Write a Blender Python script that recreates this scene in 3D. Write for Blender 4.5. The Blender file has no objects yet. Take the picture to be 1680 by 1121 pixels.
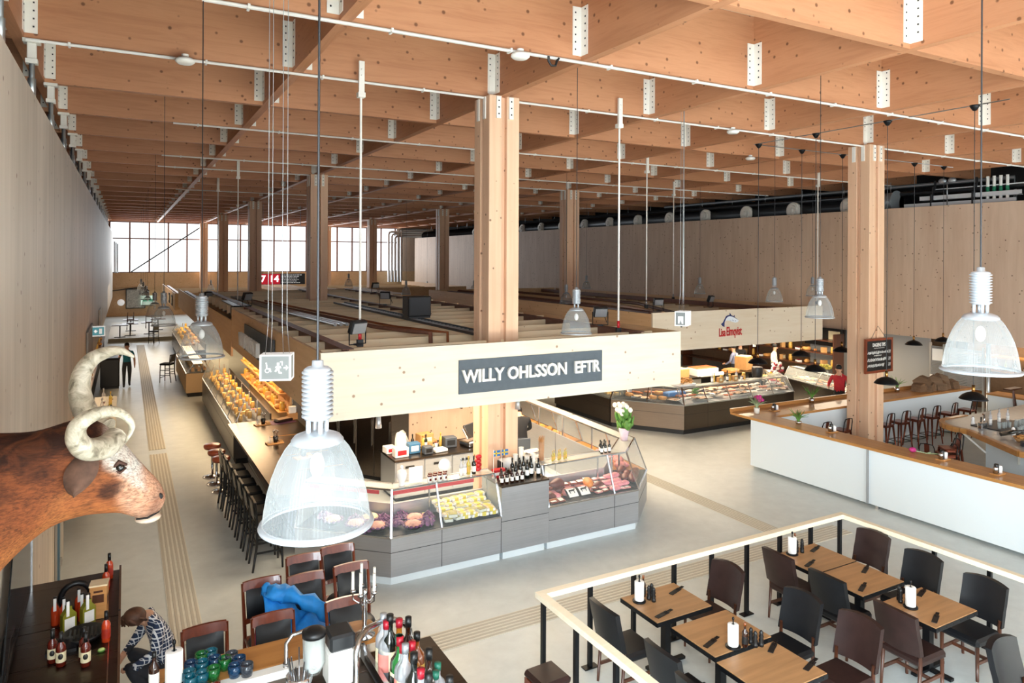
import bpy, math, random
from mathutils import Vector, Matrix
random.seed(7)
R=random.Random(11)
COL=bpy.context.scene.collection
PI=math.pi
sin,cos=math.sin,math.cos
ORD=['first','second','third','fourth','fifth','sixth','seventh','eighth','ninth','tenth','eleventh','twelfth','thirteenth','fourteenth','fifteenth','sixteenth','seventeenth','eighteenth','nineteenth','twentieth','twenty-first','twenty-second','twenty-third','twenty-fourth','twenty-fifth','twenty-sixth','twenty-seventh','twenty-eighth','twenty-ninth','thirtieth']
ORD+=['thirty-%s'%x for x in ORD[:9]]+['fortieth']
# ---------------------------------------------------------------- materials
def srgb(h):
    h=h.lstrip('#'); out=[]
    for i in (0,2,4):
        c=int(h[i:i+2],16)/255
        out.append(c/12.92 if c<=.04045 else ((c+.055)/1.055)**2.4)
    return (*out,1)
class NT:
    def __init__(s,name):
        s.m=bpy.data.materials.new(name); s.m.use_nodes=True
        s.t=s.m.node_tree; s.b=s.t.nodes['Principled BSDF']; s.out=s.t.nodes['Material Output']
    def n(s,t,**k):
        x=s.t.nodes.new(t)
        for a,b in k.items(): setattr(x,a,b)
        return x
    def l(s,a,b): s.t.links.new(a,b)
    def set(s,**k):
        names=dict(rough='Roughness',metal='Metallic',spec='Specular IOR Level',trans='Transmission Weight',coat='Coat Weight',emit='Emission Strength',sheen='Sheen Weight')
        for a,b in k.items(): s.b.inputs[names[a]].default_value=b
    def coord(s,scale=(1,1,1),rot=(0,0,0)):
        tc=s.n('ShaderNodeTexCoord'); mp=s.n('ShaderNodeMapping')
        mp.inputs['Scale'].default_value=scale; mp.inputs['Rotation'].default_value=rot
        s.l(tc.outputs['Object'],mp.inputs['Vector']); return mp.outputs['Vector']
    def noise(s,vec,scale,detail=4,rough=.55,dist=0):
        x=s.n('ShaderNodeTexNoise'); x.inputs['Scale'].default_value=scale; x.inputs['Detail'].default_value=detail
        x.inputs['Roughness'].default_value=rough; x.inputs['Distortion'].default_value=dist
        s.l(vec,x.inputs['Vector']); return x.outputs['Fac']
    def ramp(s,fac,stops):
        r=s.n('ShaderNodeValToRGB'); e=r.color_ramp.elements
        while len(e)<len(stops): e.new(.5)
        for i,(p,c) in enumerate(stops):
            e[i].position=p; e[i].color=srgb(c) if isinstance(c,str) else c
        s.l(fac,r.inputs['Fac']); return r.outputs['Color']
    def mix(s,fac,a,b,mode='MIX'):
        x=s.n('ShaderNodeMix',data_type='RGBA',blend_type=mode)
        for sock,v in ((0,fac),(6,a),(7,b)):
            if hasattr(v,'is_linked') or hasattr(v,'links'): s.l(v,x.inputs[sock])
            else: x.inputs[sock].default_value=v
        return x.outputs[2]
    def math(s,op,a,b=0.):
        x=s.n('ShaderNodeMath',operation=op)
        for i,v in enumerate((a,b)):
            if hasattr(v,'links'): s.l(v,x.inputs[i])
            else: x.inputs[i].default_value=v
        return x.outputs[0]
    def bump(s,h,st=.2,dist=.01):
        x=s.n('ShaderNodeBump'); x.inputs['Strength'].default_value=st; x.inputs['Distance'].default_value=dist
        s.l(h,x.inputs['Height']); s.l(x.outputs['Normal'],s.b.inputs['Normal'])
    def col(s,c): s.l(c,s.b.inputs['Base Color'])
MATS={}
def plain(name,hexc,rough=.5,metal=0,spec=.5,var=0.,coat=0,emit=0):
    if name in MATS: return MATS[name]
    N=NT(name); N.set(rough=rough,metal=metal,spec=spec,coat=coat)
    c=srgb(hexc); N.b.inputs['Base Color'].default_value=c
    if var:
        f=N.noise(N.coord(),9,3); 
        N.col(N.ramp(f,[(.3,tuple(x*(1-var) for x in c[:3])+(1,)),(.7,tuple(min(1,x*(1+var)) for x in c[:3])+(1,))]))
    if emit:
        N.b.inputs['Emission Color'].default_value=c; N.set(emit=emit)
    MATS[name]=N.m; return N.m
def wood(name,light,dark,axis='X',rough=.5,fine=14,knots=0.,kscale=2.2,kcol='#5a3216',stretch=.06,coat=0,ply=False,objvar=.12):
    N=NT(name); N.set(rough=rough,coat=coat)
    sc=[1,1,1]; sc['XYZ'.index(axis)]=stretch
    v=N.coord(tuple(sc))
    f=N.noise(v,fine,5,.6,.6 if ply else .25)
    f2=N.noise(N.coord(tuple(1 if x==1 else .3 for x in sc)),1.1,3)
    c=N.ramp(f,[(.28,dark),(.5,light),(.75,dark)] if ply else [(.3,dark),(.65,light)])
    c=N.mix(.45,c,N.ramp(f2,[(.3,dark),(.65,light)]))
    if knots:
        vo=N.n('ShaderNodeTexVoronoi'); vo.inputs['Scale'].default_value=kscale; N.l(N.coord((1,1,1)),vo.inputs['Vector'])
        k=N.ramp(vo.outputs['Distance'],[(knots*.55,(1,1,1,1)),(knots,(0,0,0,1))])
        k2=N.math('MULTIPLY',k,.8)
        c=N.mix(k2,c,srgb(kcol))
    if objvar:
        oi=N.n('ShaderNodeObjectInfo')
        hs=N.n('ShaderNodeHueSaturation'); N.l(c,hs.inputs['Color'])
        N.l(N.math('ADD',N.math('MULTIPLY',oi.outputs['Random'],objvar),1-objvar/2),hs.inputs['Value']); c=hs.outputs['Color']
    N.col(c); N.bump(f,.12,.004)
    MATS[name]=N.m; return N.m
def steel(name,hexc,axis='X',rough=.32,metal=1.):
    N=NT(name); N.set(rough=rough,metal=metal)
    sc=[60,60,60]; sc['XYZ'.index(axis)]=.8
    f=N.noise(N.coord(tuple(sc)),1,3)
    g=N.noise(N.coord(),1.7,3)
    c=srgb(hexc)
    N.col(N.mix(.3,N.ramp(f,[(.3,tuple(x*.8 for x in c[:3])+(1,)),(.7,c)]),N.ramp(g,[(.3,tuple(x*.75 for x in c[:3])+(1,)),(.7,c)])))
    N.l(N.ramp(f,[(.2,(rough*.8,)*3+(1,)),(.8,(rough*1.25,)*3+(1,))]),N.b.inputs['Roughness'])
    MATS[name]=N.m; return N.m
def glassy(name,hexc,alpha,rough=.05,edge=True):
    """thin sheet of clear material: transparent with a glossy coat"""
    N=NT(name); N.set(rough=rough,spec=.6); N.b.inputs['Base Color'].default_value=srgb(hexc)
    tr=N.n('ShaderNodeBsdfTransparent'); mx=N.n('ShaderNodeMixShader')
    lw=N.n('ShaderNodeLayerWeight'); lw.inputs['Blend'].default_value=.25
    fac=N.math('ADD',N.math('MULTIPLY',lw.outputs['Fresnel'],.6 if edge else .2),alpha)
    N.l(fac,mx.inputs[0]); N.l(tr.outputs[0],mx.inputs[1]); N.l(N.b.outputs[0],mx.inputs[2]); N.l(mx.outputs[0],N.out.inputs['Surface'])
    MATS[name]=N.m; return N.m
# ---------------------------------------------------------------- mesh builder
class MB:
    def __init__(s): s.v=[]; s.f=[]; s.sm=[]; s.mi=[]; s.cur=0
    def add(s,vs,fs,smooth=False):
        b=len(s.v); s.v+= [tuple(v) for v in vs]
        for f in fs: s.f.append(tuple(b+i for i in f)); s.sm.append(smooth); s.mi.append(s.cur)
        return s
    def box(s,x0,x1,y0,y1,z0,z1,M=None,b=0.):
        if x0>x1:x0,x1=x1,x0
        if y0>y1:y0,y1=y1,y0
        if z0>z1:z0,z1=z1,z0
        if b>0:
            b=min(b,(x1-x0)*.45,(y1-y0)*.45,(z1-z0)*.45)
            vs=[];fs=[]
            X=(x0,x1);Y=(y0,y1);Z=(z0,z1)
            def idx(i,j,k,a): return ((i*2+j)*2+k)*3+a
            for i in (0,1):
                for j in (0,1):
                    for k in (0,1):
                        ix,iy,iz=(b if i==0 else -b),(b if j==0 else -b),(b if k==0 else -b)
                        x,y,z=X[i],Y[j],Z[k]
                        vs+=[(x,y+iy,z+iz),(x+ix,y,z+iz),(x+ix,y+iy,z)]
            for i in (0,1): fs.append(tuple(idx(i,j,k,0) for j,k in (((0,0),(0,1),(1,1),(1,0)) if i==0 else ((0,0),(1,0),(1,1),(0,1)))))
            for j in (0,1): fs.append(tuple(idx(i,j,k,1) for i,k in (((0,0),(1,0),(1,1),(0,1)) if j==0 else ((0,0),(0,1),(1,1),(1,0)))))
            for k in (0,1): fs.append(tuple(idx(i,j,k,2) for i,j in (((0,0),(0,1),(1,1),(1,0)) if k==0 else ((0,0),(1,0),(1,1),(0,1)))))
            for i in (0,1):
                for j in (0,1): fs.append((idx(i,j,0,0),idx(i,j,1,0),idx(i,j,1,1),idx(i,j,0,1)))
                for k in (0,1): fs.append((idx(i,0,k,0),idx(i,1,k,0),idx(i,1,k,2),idx(i,0,k,2)))
            for j in (0,1):
                for k in (0,1): fs.append((idx(0,j,k,1),idx(1,j,k,1),idx(1,j,k,2),idx(0,j,k,2)))
            for i in (0,1):
                for j in (0,1):
                    for k in (0,1): fs.append((idx(i,j,k,0),idx(i,j,k,1),idx(i,j,k,2)))
        else:
            vs=[(x,y,z) for x in (x0,x1) for y in (y0,y1) for z in (z0,z1)]
            fs=[(0,1,3,2),(4,6,7,5),(0,4,5,1),(2,3,7,6),(0,2,6,4),(1,5,7,3)]
        if M is not None: vs=[M@Vector(v) for v in vs]
        return s.add(vs,fs)
    def cbox(s,c,size,rz=0,b=0.,rx=0,ry=0):
        M=Matrix.Translation(c)@Matrix.Rotation(rz,4,'Z')@Matrix.Rotation(ry,4,'Y')@Matrix.Rotation(rx,4,'X')
        a,d,e=[x/2 for x in size]
        return s.box(-a,a,-d,d,-e,e,M,b)
    def beam(s,p,q,w,h,up=(0,0,1)):
        p=Vector(p);q=Vector(q);d=(q-p);L=d.length;d.normalize();u=Vector(up)
        if abs(d.dot(u))>.98:u=Vector((1,0,0))
        r=d.cross(u).normalized();u=r.cross(d)
        vs=[];
        for t in (p,q):
            for a,c in ((-1,-1),(1,-1),(1,1),(-1,1)): vs.append(t+r*a*w/2+u*c*h/2)
        return s.add(vs,[(0,1,2,3),(7,6,5,4),(0,4,5,1),(1,5,6,2),(2,6,7,3),(3,7,4,0)])
    def tube(s,pts,r,n=8,caps=True,closed=False):
        pts=[Vector(p) for p in pts]; m=len(pts)
        rs=r if isinstance(r,(list,tuple)) else [r]*m
        vs=[];up=None
        for i,p in enumerate(pts):
            a=pts[(i-1)%m] if (i>0 or closed) else p; c=pts[(i+1)%m] if (i<m-1 or closed) else p
            d=(c-a).normalized()
            if up is None:
                up=Vector((0,0,1)) if abs(d.z)<.95 else Vector((1,0,0))
            x=d.cross(up)
            if x.length<1e-4: x=d.cross(Vector((1,.1,0)))
            x.normalize(); up=x.cross(d).normalized()
            for k in range(n):
                t=2*PI*k/n; vs.append(p+(x*cos(t)+up*sin(t))*rs[i])
        fs=[]
        for i in range(m if closed else m-1):
            j=(i+1)%m
            for k in range(n):
                l=(k+1)%n; fs.append((i*n+k,i*n+l,j*n+l,j*n+k))
        s.add(vs,fs,True)
        if caps and not closed:
            b=len(s.v)-len(vs)
            for base,rev in ((b,True),(b+(m-1)*n,False)):
                f=[base+k for k in range(n)]
                s.f.append(tuple(f[::-1] if not rev else f)); s.sm.append(False); s.mi.append(s.cur)
        return s
    def cyl(s,c,r,z0,z1,n=16,r2=None):
        return s.tube([(c[0],c[1],z0),(c[0],c[1],z1)],[r,r if r2 is None else r2],n)
    def lathe(s,prof,n=24,c=(0,0,0),rib=0.,cap=False,smooth=True,arc=None):
        vs=[]
        for r,z in prof:
            for k in range(n):
                t=2*PI*k/n; q=r+(rib if k%2 else -rib)*(1 if r>.02 else 0)
                vs.append((c[0]+q*cos(t),c[1]+q*sin(t),c[2]+z))
        fs=[]
        for i in range(len(prof)-1):
            for k in range(n):
                l=(k+1)%n; fs.append((i*n+k,i*n+l,(i+1)*n+l,(i+1)*n+k))
        if cap:
            fs.append(tuple(range(n))[::-1]); fs.append(tuple((len(prof)-1)*n+k for k in range(n)))
        return s.add(vs,fs,smooth)
    def ball(s,c,r,nu=12,nv=8,M=None):
        rx,ry,rz=(r,r,r) if not isinstance(r,(tuple,list)) else r
        vs=[(0,0,-rz)]
        for j in range(1,nv):
            p=PI*j/nv
            for i in range(nu):
                t=2*PI*i/nu; vs.append((rx*sin(p)*cos(t),ry*sin(p)*sin(t),-rz*cos(p)))
        vs.append((0,0,rz)); L=len(vs)-1
        fs=[(0,1+(i+1)%nu,1+i) for i in range(nu)]
        for j in range(nv-2):
            for i in range(nu):
                a=1+j*nu+i; b=1+j*nu+(i+1)%nu; fs.append((a,b,b+nu,a+nu))
        o=1+(nv-2)*nu
        fs+=[(o+i,o+(i+1)%nu,L) for i in range(nu)]
        vs=[(Vector(v) if M is None else M@Vector(v))+Vector(c) for v in vs]
        return s.add(vs,fs,True)
    def prism(s,poly,a,b,axis='Z'):
        """poly of 2-D points swept from a to b along an axis (the points fill the other two axes in order)"""
        def P(p,t): return {'Z':(p[0],p[1],t),'Y':(p[0],t,p[1]),'X':(t,p[0],p[1])}[axis]
        n=len(poly)
        vs=[P(p,a) for p in poly]+[P(p,b) for p in poly]
        fs=[tuple(range(n))[::-1],tuple(range(n,2*n))]+[(i,(i+1)%n,n+(i+1)%n,n+i) for i in range(n)]
        return s.add(vs,fs)
    def sheet(s,a,b,c,d,t=.006):
        a,b,c,d=map(Vector,(a,b,c,d)); nn=(b-a).cross(d-a).normalized()*t/2
        vs=[p+nn for p in (a,b,c,d)]+[p-nn for p in (a,b,c,d)]
        return s.add(vs,[(0,1,2,3),(7,6,5,4),(0,4,5,1),(1,5,6,2),(2,6,7,3),(3,7,4,0)])
    def grid(s,nx,ny,fn,smooth=True):
        vs=[fn(i/(nx-1),j/(ny-1)) for j in range(ny) for i in range(nx)]
        fs=[(j*nx+i,j*nx+i+1,(j+1)*nx+i+1,(j+1)*nx+i) for j in range(ny-1) for i in range(nx-1)]
        return s.add(vs,fs,smooth)
    def mesh(s,name,mats):
        me=bpy.data.meshes.new(name); me.from_pydata(s.v,[],s.f)
        for m in (mats if isinstance(mats,(list,tuple)) else [mats]): me.materials.append(m)
        me.polygons.foreach_set('use_smooth',s.sm); me.polygons.foreach_set('material_index',s.mi); me.update()
        return me
    def build(s,name,mats,parent=None,loc=None,rz=0):
        return place(name,s.mesh(name,mats),parent,loc,rz)
def place(name,me,parent=None,loc=None,rz=0,scale=None):
    o=bpy.data.objects.new(name,me); COL.objects.link(o)
    if parent is not None: o.parent=parent
    if loc is not None: o.location=loc
    o.rotation_euler.z=rz
    if scale is not None: o.scale=(scale,)*3 if isinstance(scale,(int,float)) else scale
    return o
def tag(o,label=None,cat=None,group=None,kind=None):
    if label:o['label']=label
    if cat:o['category']=cat
    if group:o['group']=group
    if kind:o['kind']=kind
    return o
def thing(name,label,cat,loc=(0,0,0),rz=0,group=None):
    o=bpy.data.objects.new(name,None); COL.objects.link(o); o.empty_display_size=.1
    o.location=loc; o.rotation_euler.z=rz
    return tag(o,label,cat,group)
KIDS={}
def dup(root,loc,rz=0,label=None,group=None,scale=None):
    r=root.copy(); COL.objects.link(r); r.location=loc; r.rotation_euler.z=rz
    if label:r['label']=label
    if group:r['group']=group
    if scale: r.scale=(scale,)*3 if isinstance(scale,(int,float)) else scale
    def kids(src,dst):
        for c in src.children:
            d=c.copy(); COL.objects.link(d); d.parent=dst; kids(c,d)
    kids(root,r)
    return r
def struct(mb,name,mat,parent=None,loc=None):
    o=mb.build(name,mat,parent,loc)
    if parent is None:o['kind']='structure'
    return o
class Proto:
    """first call moves the first thing built, later calls copy it with its parts"""
    def __init__(s,root): s.r=root; s.used=False
    def at(s,loc,rz=0,label=None,group=None,scale=None):
        if not s.used:
            s.used=True; s.r.location=loc; s.r.rotation_euler.z=rz
            if label:s.r['label']=label
            if group:s.r['group']=group
            if scale: s.r.scale=(scale,)*3 if isinstance(scale,(int,float)) else scale
            return s.r
        return dup(s.r,loc,rz,label,group,scale)
def text_mesh(body,size,depth=.0,align='CENTER',bold=0.):
    cu=bpy.data.curves.new('lettering','FONT'); cu.body=body; cu.size=size; cu.extrude=depth; cu.align_x=align; cu.align_y='CENTER'
    cu.offset=bold; cu.resolution_u=3
    o=bpy.data.objects.new('lettering',cu); COL.objects.link(o)
    dg=bpy.context.evaluated_depsgraph_get(); me=bpy.data.meshes.new_from_object(o.evaluated_get(dg))
    bpy.data.objects.remove(o); bpy.data.curves.remove(cu)
    return me
def lettering(body,size,mat,parent,loc,rot=(PI/2,0,0),depth=.004,bold=0.,sx=1.,name='lettering',align='CENTER'):
    me=text_mesh(body,size,depth,align,bold); me.materials.clear(); me.materials.append(mat)
    o=place(name,me,parent,loc); o.rotation_euler=rot; o.scale.x=sx; return o
# ---------------------------------------------------------------- the materials
m_beamx=wood('glulam_along_hall_width','#c88f68','#ae7450','X',.55,10,knots=.15,kscale=4.6,stretch=.08,ply=True)
m_beamy=wood('glulam_along_hall_length','#c58c65','#ab714d','Y',.55,10,knots=.15,kscale=4.6,stretch=.08,ply=True)
m_col=wood('glulam_column','#e8c3a2','#d8ab88','Z',.5,9,knots=.12,kscale=4.5,stretch=.04)
m_deck=wood('roof_deck_board','#bdb3a2','#a39a8a','Y',.7,8)
m_wallL=wood('weathered_wall_board','#d6cabb','#b0a596','Z',.65,4,knots=.1,kscale=3.2,stretch=.025,objvar=0)
m_wallR=wood('pine_wall_board','#d6bca4','#c0a28a','Z',.6,5,knots=.15,kscale=5.2,kcol='#4a2a14',stretch=.1,objvar=0)
m_spruce=wood('pale_spruce_board','#e8dcc8','#dccbb0','X',.5,12,knots=.13,kscale=4.2,kcol='#8a5c34',stretch=.07,objvar=.04)
m_sprucey=wood('tan_spruce_board','#e2bd92','#cfa577','Y',.55,12,knots=.13,kscale=4.5,kcol='#8a5c34',stretch=.07,objvar=.06)
m_joist=wood('joist_timber','#f2dfbf','#e0c69c','X',.6,12,knots=.05,kscale=3,stretch=.07)
m_rail=wood('rail_timber','#f6ead2','#e8d6b4','X',.45,16,stretch=.05)
m_oak=wood('oiled_oak','#c98f52','#9c6430','X',.32,12,stretch=.05,coat=.2)
m_oaky=wood('oiled_oak_lengthwise','#c08a4c','#94602d','Y',.32,12,stretch=.05,coat=.2)
m_table=wood('worn_table_plank','#bd8e60','#83603f','X',.42,9,stretch=.07,knots=.03,kscale=3,kcol='#2a1408')
m_reddish=wood('mahogany','#8a3f22','#5a2212','Z',.28,14,stretch=.08,coat=.4)
m_darkwood=wood('dark_walnut','#5a3320','#3b2015','Z',.35,14,stretch=.08,coat=.2)
m_boardwood=wood('cutting_board','#d39a5c','#b0753c','X',.5,14,stretch=.06)
m_white=plain('white_paint','#eeeae2',.45)
m_whiteplate=plain('white_bracket_paint','#f0ebe0',.4)
m_offwhite=plain('offwhite_panel','#dfe8ec',.35,var=.0)
m_black=plain('black_paint','#161617',.4)
m_blackmetal=plain('black_metal','#1b1c1f',.38,.6)
m_dark=plain('dark_void','#1d1b1a',.9)
m_darkgrey=plain('dark_grey_metal','#3a3b3d',.4,.6)
m_grey=plain('grey_wall_paint','#8f8f8e',.5)
m_signgrey=plain('slate_signboard','#4a545c',.5,var=.08)
m_leatherb=plain('black_leather','#141518',.42,spec=.4,var=.15)
m_leatherbr=plain('dark_brown_leather','#2c1b18',.42,spec=.4,var=.2)
m_steel=steel('brushed_steel','#bcbfc4','X',.4,.75)
m_steely=steel('brushed_steel_lengthwise','#a9a49c','Y',.33)
m_steeldk=steel('dark_brushed_steel','#6c625a','Y',.3)
m_steeltop=steel('stainless_worktop','#5f544a','X',.3)
m_steelplain=plain('polished_steel','#c9ccd0',.18,1)
m_alu=plain('lamp_housing_aluminium','#aeb2b6',.35,.5)
m_galv=plain('galvanised_pipe','#b8bbbd',.32,.8)
m_rust=plain('primer_brown_steel','#7d5546',.5,.1,var=.1)
m_copper=plain('copper_lacquered_steel','#7d4230',.3,.75)
m_brass=plain('brass','#b5854c',.3,1)
m_red=plain('red_plastic','#c0222a',.4)
m_white_ceramic=plain('white_ceramic','#f4f2ee',.2)
m_paper=plain('white_paper','#f3f1ec',.8)
m_plum=plain('plum_paper','#7a4a6a',.7)
m_kraft=plain('kraft_card','#b78a55',.8,var=.08)
m_yellow=plain('lemon_skin','#e9c21c',.45)
m_orange=plain('orange_skin','#d9822b',.5,var=.1)
m_green=plain('leaf_green','#5d8a3a',.55,var=.3)
m_paleleaf=plain('pale_leaf','#9aa982',.6,var=.25)
m_pink=plain('pink_petals','#c0357e',.6,var=.2)
m_petal=plain('white_petals','#efeae0',.6,var=.06)
m_dirtwhite=plain('soft_white_linen','#e8e4da',.8,var=.06)
m_bluebox=plain('blue_plastic_crate','#3f6f93',.45)
m_bluefilm=plain('blue_film','#2f6fb0',.4)
m_slate=plain('slate_plastic','#4a5058',.45)
m_lettuce=plain('purple_lettuce','#6a3f66',.55,var=.4)
m_salad=plain('pink_salad','#d9a08e',.55,var=.3)
m_paste=plain('potato_salad','#e2c9a2',.55,var=.2)
m_meat=plain('dark_cured_meat','#6a2f22',.4,var=.4)
m_ham=plain('pink_ham','#c9837c',.4,var=.25)
m_sausage=plain('smoked_sausage','#a8612d',.35,var=.3)
m_bread=plain('bread_crust','#c08a4a',.7,var=.3)
m_fish=plain('silver_fish','#b9b6ae',.3,.1,var=.3)
m_salmon=plain('salmon_flesh','#e2825a',.4,var=.2)
m_cheese=plain('yellow_cheese','#e0be6a',.5,var=.15)
m_jar=plain('preserve_jar','#c89a44',.25,var=.3)
m_berry=plain('berry_red','#8c2533',.45,var=.3)
m_ice=plain('crushed_ice','#e9eef0',.35,var=.08)
m_skin=plain('skin','#c99a7e',.55,var=.05)
m_hair=plain('brown_hair','#5a3a28',.6,var=.5)
m_hairdk=plain('black_hair','#141110',.6,var=.3)
m_teal=plain('teal_cotton','#1f7285',.8,var=.1)
m_bluesh=plain('pale_blue_cotton','#8289a6',.8,var=.08)
m_blackcl=plain('black_cotton','#17171a',.85,var=.2)
m_redcl=plain('red_fleece','#b0202a',.8,var=.1)
m_denim=plain('dark_trousers','#2b2d33',.85,var=.2)
m_jacket=plain('bright_blue_jacket','#2493e6',.6,var=.15)
m_navy=plain('navy_lining','#22345e',.6,var=.1)
m_candle=plain('candle_wax','#f2ece0',.5)
m_glass=glassy('clear_glass','#e8f0ee',.07,.03)
m_glassdk=glassy('tinted_glass','#2a2f33',.55,.05)
m_case=glassy('display_glass','#dfe9e6',.045,.05,False)
m_skyglass=glassy('window_glass','#f4f8ff',.04,.02)
m_teal_glass=glassy('teal_glass','#0b5c6e',.72,.06)
m_blue_glass=glassy('deep_blue_glass','#10395a',.72,.06)
m_green_glass=glassy('bottle_green_glass','#1a6a30',.7,.06)
m_smoke_glass=glassy('smoky_glass','#3d434b',.72,.06)
m_clear_bottle=glassy('clear_bottle_glass','#dcdde0',.35,.04)
m_amber=plain('amber_bottle_glass','#7a3c12',.08,coat=.6)
m_brownb=plain('brown_bottle_glass','#2e1409',.06,coat=.6)
m_darkb=plain('dark_wine_glass','#141814',.08,coat=.6)
m_greenb=plain('green_bottle_glass','#1d6a2c',.08,coat=.6)
m_whisky=plain('golden_spirit','#a8651c',.08,coat=.6)
m_hotred=plain('red_chilli_sauce','#c4411c',.15,coat=.6)
m_hotgreen=plain('green_chilli_sauce','#83802a',.15,coat=.6)
m_hotdark=plain('dark_chilli_sauce','#5c1a10',.12,coat=.6)
m_cream=plain('cream_label','#e4d9b4',.6,var=.1)
m_pinklabel=plain('salmon_pink_label','#e2867a',.6,var=.1)
m_whitelabel=plain('white_label','#eeece6',.6,var=.08)
m_goldlabel=plain('gold_label','#c9a24c',.5)
m_redcap=plain('red_foil_cap','#a3182a',.35)
m_blackcap=plain('black_cap','#141414',.4)
m_greencap=plain('green_foil_cap','#1f6a55',.4)
m_exit=plain('lit_exit_sign','#c9e6d6',.4,emit=.3)
m_exitgreen=plain('exit_green','#2d8f70',.4,emit=.5)
m_lightbox=plain('lit_white_box','#e8e8e6',.4,emit=.18)
m_signpane=plain('grey_sign_pane','#8d9291',.4,emit=.02)
m_led=plain('red_led_panel','#b01224',.4,emit=.35)
m_ledw=plain('white_led','#ffffff',.4,emit=.8)
m_logored=plain('logo_red','#c4161c',.5)
m_logoblue=plain('logo_blue','#20306a',.5)
m_logopale=plain('logo_pale','#e4ecf4',.5)
m_deepred=plain('dark_red_leatherette','#9a4a30',.3,var=.1)
m_doorblue=plain('door_blue','#5a7a8a',.45)
m_ribbed=None
def _dome():
    N=NT('ribbed_clear_acrylic'); N.set(rough=.16,spec=.8); N.b.inputs['Base Color'].default_value=srgb('#b4b8b8')
    tr=N.n('ShaderNodeBsdfTransparent'); tr.inputs[0].default_value=(.96,.96,.95,1)
    tl=N.n('ShaderNodeBsdfTranslucent'); tl.inputs[0].default_value=(.6,.6,.6,1)
    gl=N.n('ShaderNodeMixShader'); gl.inputs[0].default_value=.2; N.l(N.b.outputs[0],gl.inputs[1]); N.l(tl.outputs[0],gl.inputs[2])
    mx=N.n('ShaderNodeMixShader'); lw=N.n('ShaderNodeLayerWeight'); lw.inputs['Blend'].default_value=.35
    N.l(N.math('ADD',N.math('MULTIPLY',lw.outputs['Facing'],.5),.2),mx.inputs[0]); N.l(tr.outputs[0],mx.inputs[1]); N.l(gl.outputs[0],mx.inputs[2]); N.l(mx.outputs[0],N.out.inputs['Surface'])
    return N.m
m_ribbed=_dome()
def _floor():
    N=NT('polished_concrete'); N.set(spec=.5)
    v=N.coord()
    a=N.noise(v,.35,5,.6,.6); b=N.noise(v,3.2,6,.65,.3); c=N.noise(v,40,2)
    col=N.ramp(a,[(.3,'#bfc6c4'),(.7,'#d6dcda')])
    col=N.mix(.35,col,N.ramp(b,[(.3,'#b4bab8'),(.7,'#dce2e0')]))
    vo=N.n('ShaderNodeTexVoronoi',feature='DISTANCE_TO_EDGE'); vo.inputs['Scale'].default_value=.28
    d=N.n('ShaderNodeVectorMath',operation='ADD'); nz=N.n('ShaderNodeTexNoise'); nz.inputs['Scale'].default_value=1.3; N.l(v,nz.inputs['Vector']); N.l(v,d.inputs[0]); N.l(nz.outputs['Color'],d.inputs[1]); N.l(d.outputs[0],vo.inputs['Vector'])
    cr=N.ramp(vo.outputs['Distance'],[(.0,(.0,)*3+(1,)),(.004,(0,0,0,1))])
    col=N.mix(N.math('MULTIPLY',cr,N.ramp(a,[(.56,(0,0,0,1)),(.62,(1,1,1,1))])),col,srgb('#6c665c'))
    N.col(col); N.l(N.ramp(b,[(.3,(.36,)*3+(1,)),(.75,(.41,)*3+(1,))]),N.b.inputs['Roughness']); N.bump(c,.03,.002)
    return N.m
m_floor=_floor()
m_strip=plain('tactile_concrete','#d6d3c6',.5,var=.06)
m_stripdk=plain('tactile_groove','#b9b4a6',.6)
def _plaid():
    N=NT('plaid_flannel'); N.set(rough=.85)
    tc=N.n('ShaderNodeTexCoord'); sp=N.n('ShaderNodeSeparateXYZ'); N.l(tc.outputs['Object'],sp.inputs[0])
    def band(s,w,off=0.):
        f=N.math('FRACT',N.math('MULTIPLY',N.math('ADD',s,off),1/.085)); return N.math('LESS_THAN',f,w)
    g=band(sp.outputs['Z'],.16); h=band(N.math('ADD',N.math('MULTIPLY',sp.outputs['X'],.8),N.math('MULTIPLY',sp.outputs['Y'],.6)),.16)
    g2=band(sp.outputs['Z'],.07,.03); h2=band(N.math('ADD',N.math('MULTIPLY',sp.outputs['X'],.8),N.math('MULTIPLY',sp.outputs['Y'],.6)),.07,.03)
    f=N.math('MAXIMUM',N.math('MAXIMUM',g,h),N.math('MAXIMUM',g2,h2))
    N.col(N.mix(f,srgb('#2c3a56'),srgb('#e6e8ea'))); return N.m
m_plaid=_plaid()
LIGHT_S=14500; LIGHT_N=800; LIGHT_STALL=110; LIGHT_W=1250
# ---------------------------------------------------------------- camera, sky, lights
CAMZ=5.15
cd=bpy.data.cameras.new('camera'); cam=bpy.data.objects.new('camera',cd); COL.objects.link(cam); bpy.context.scene.camera=cam
yaw,roll=.5034,.0047265
w=Vector((sin(yaw),cos(yaw),0)); r=Vector((cos(yaw),-sin(yaw),0)); u=Vector((0,0,1))
r2=r*cos(roll)+u*sin(roll); u2=u*cos(roll)-r*sin(roll)
Mx=Matrix((( r2.x,u2.x,-w.x,0),(r2.y,u2.y,-w.y,0),(r2.z,u2.z,-w.z,CAMZ),(0,0,0,1)))
cam.matrix_world=Mx
cd.sensor_fit='HORIZONTAL'; cd.sensor_width=36; cd.lens=1150.3/1680*36; cd.shift_y=-(560.5-423.4)/1680; cd.clip_end=300; cd.clip_start=.05
sc=bpy.context.scene
vs=sc.view_settings; vs.view_transform='Standard'; vs.look='None'; vs.gamma=1; vs.use_curve_mapping=False; vs.exposure=1.35
W=bpy.data.worlds.new('daylight'); sc.world=W; W.use_nodes=True
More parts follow.
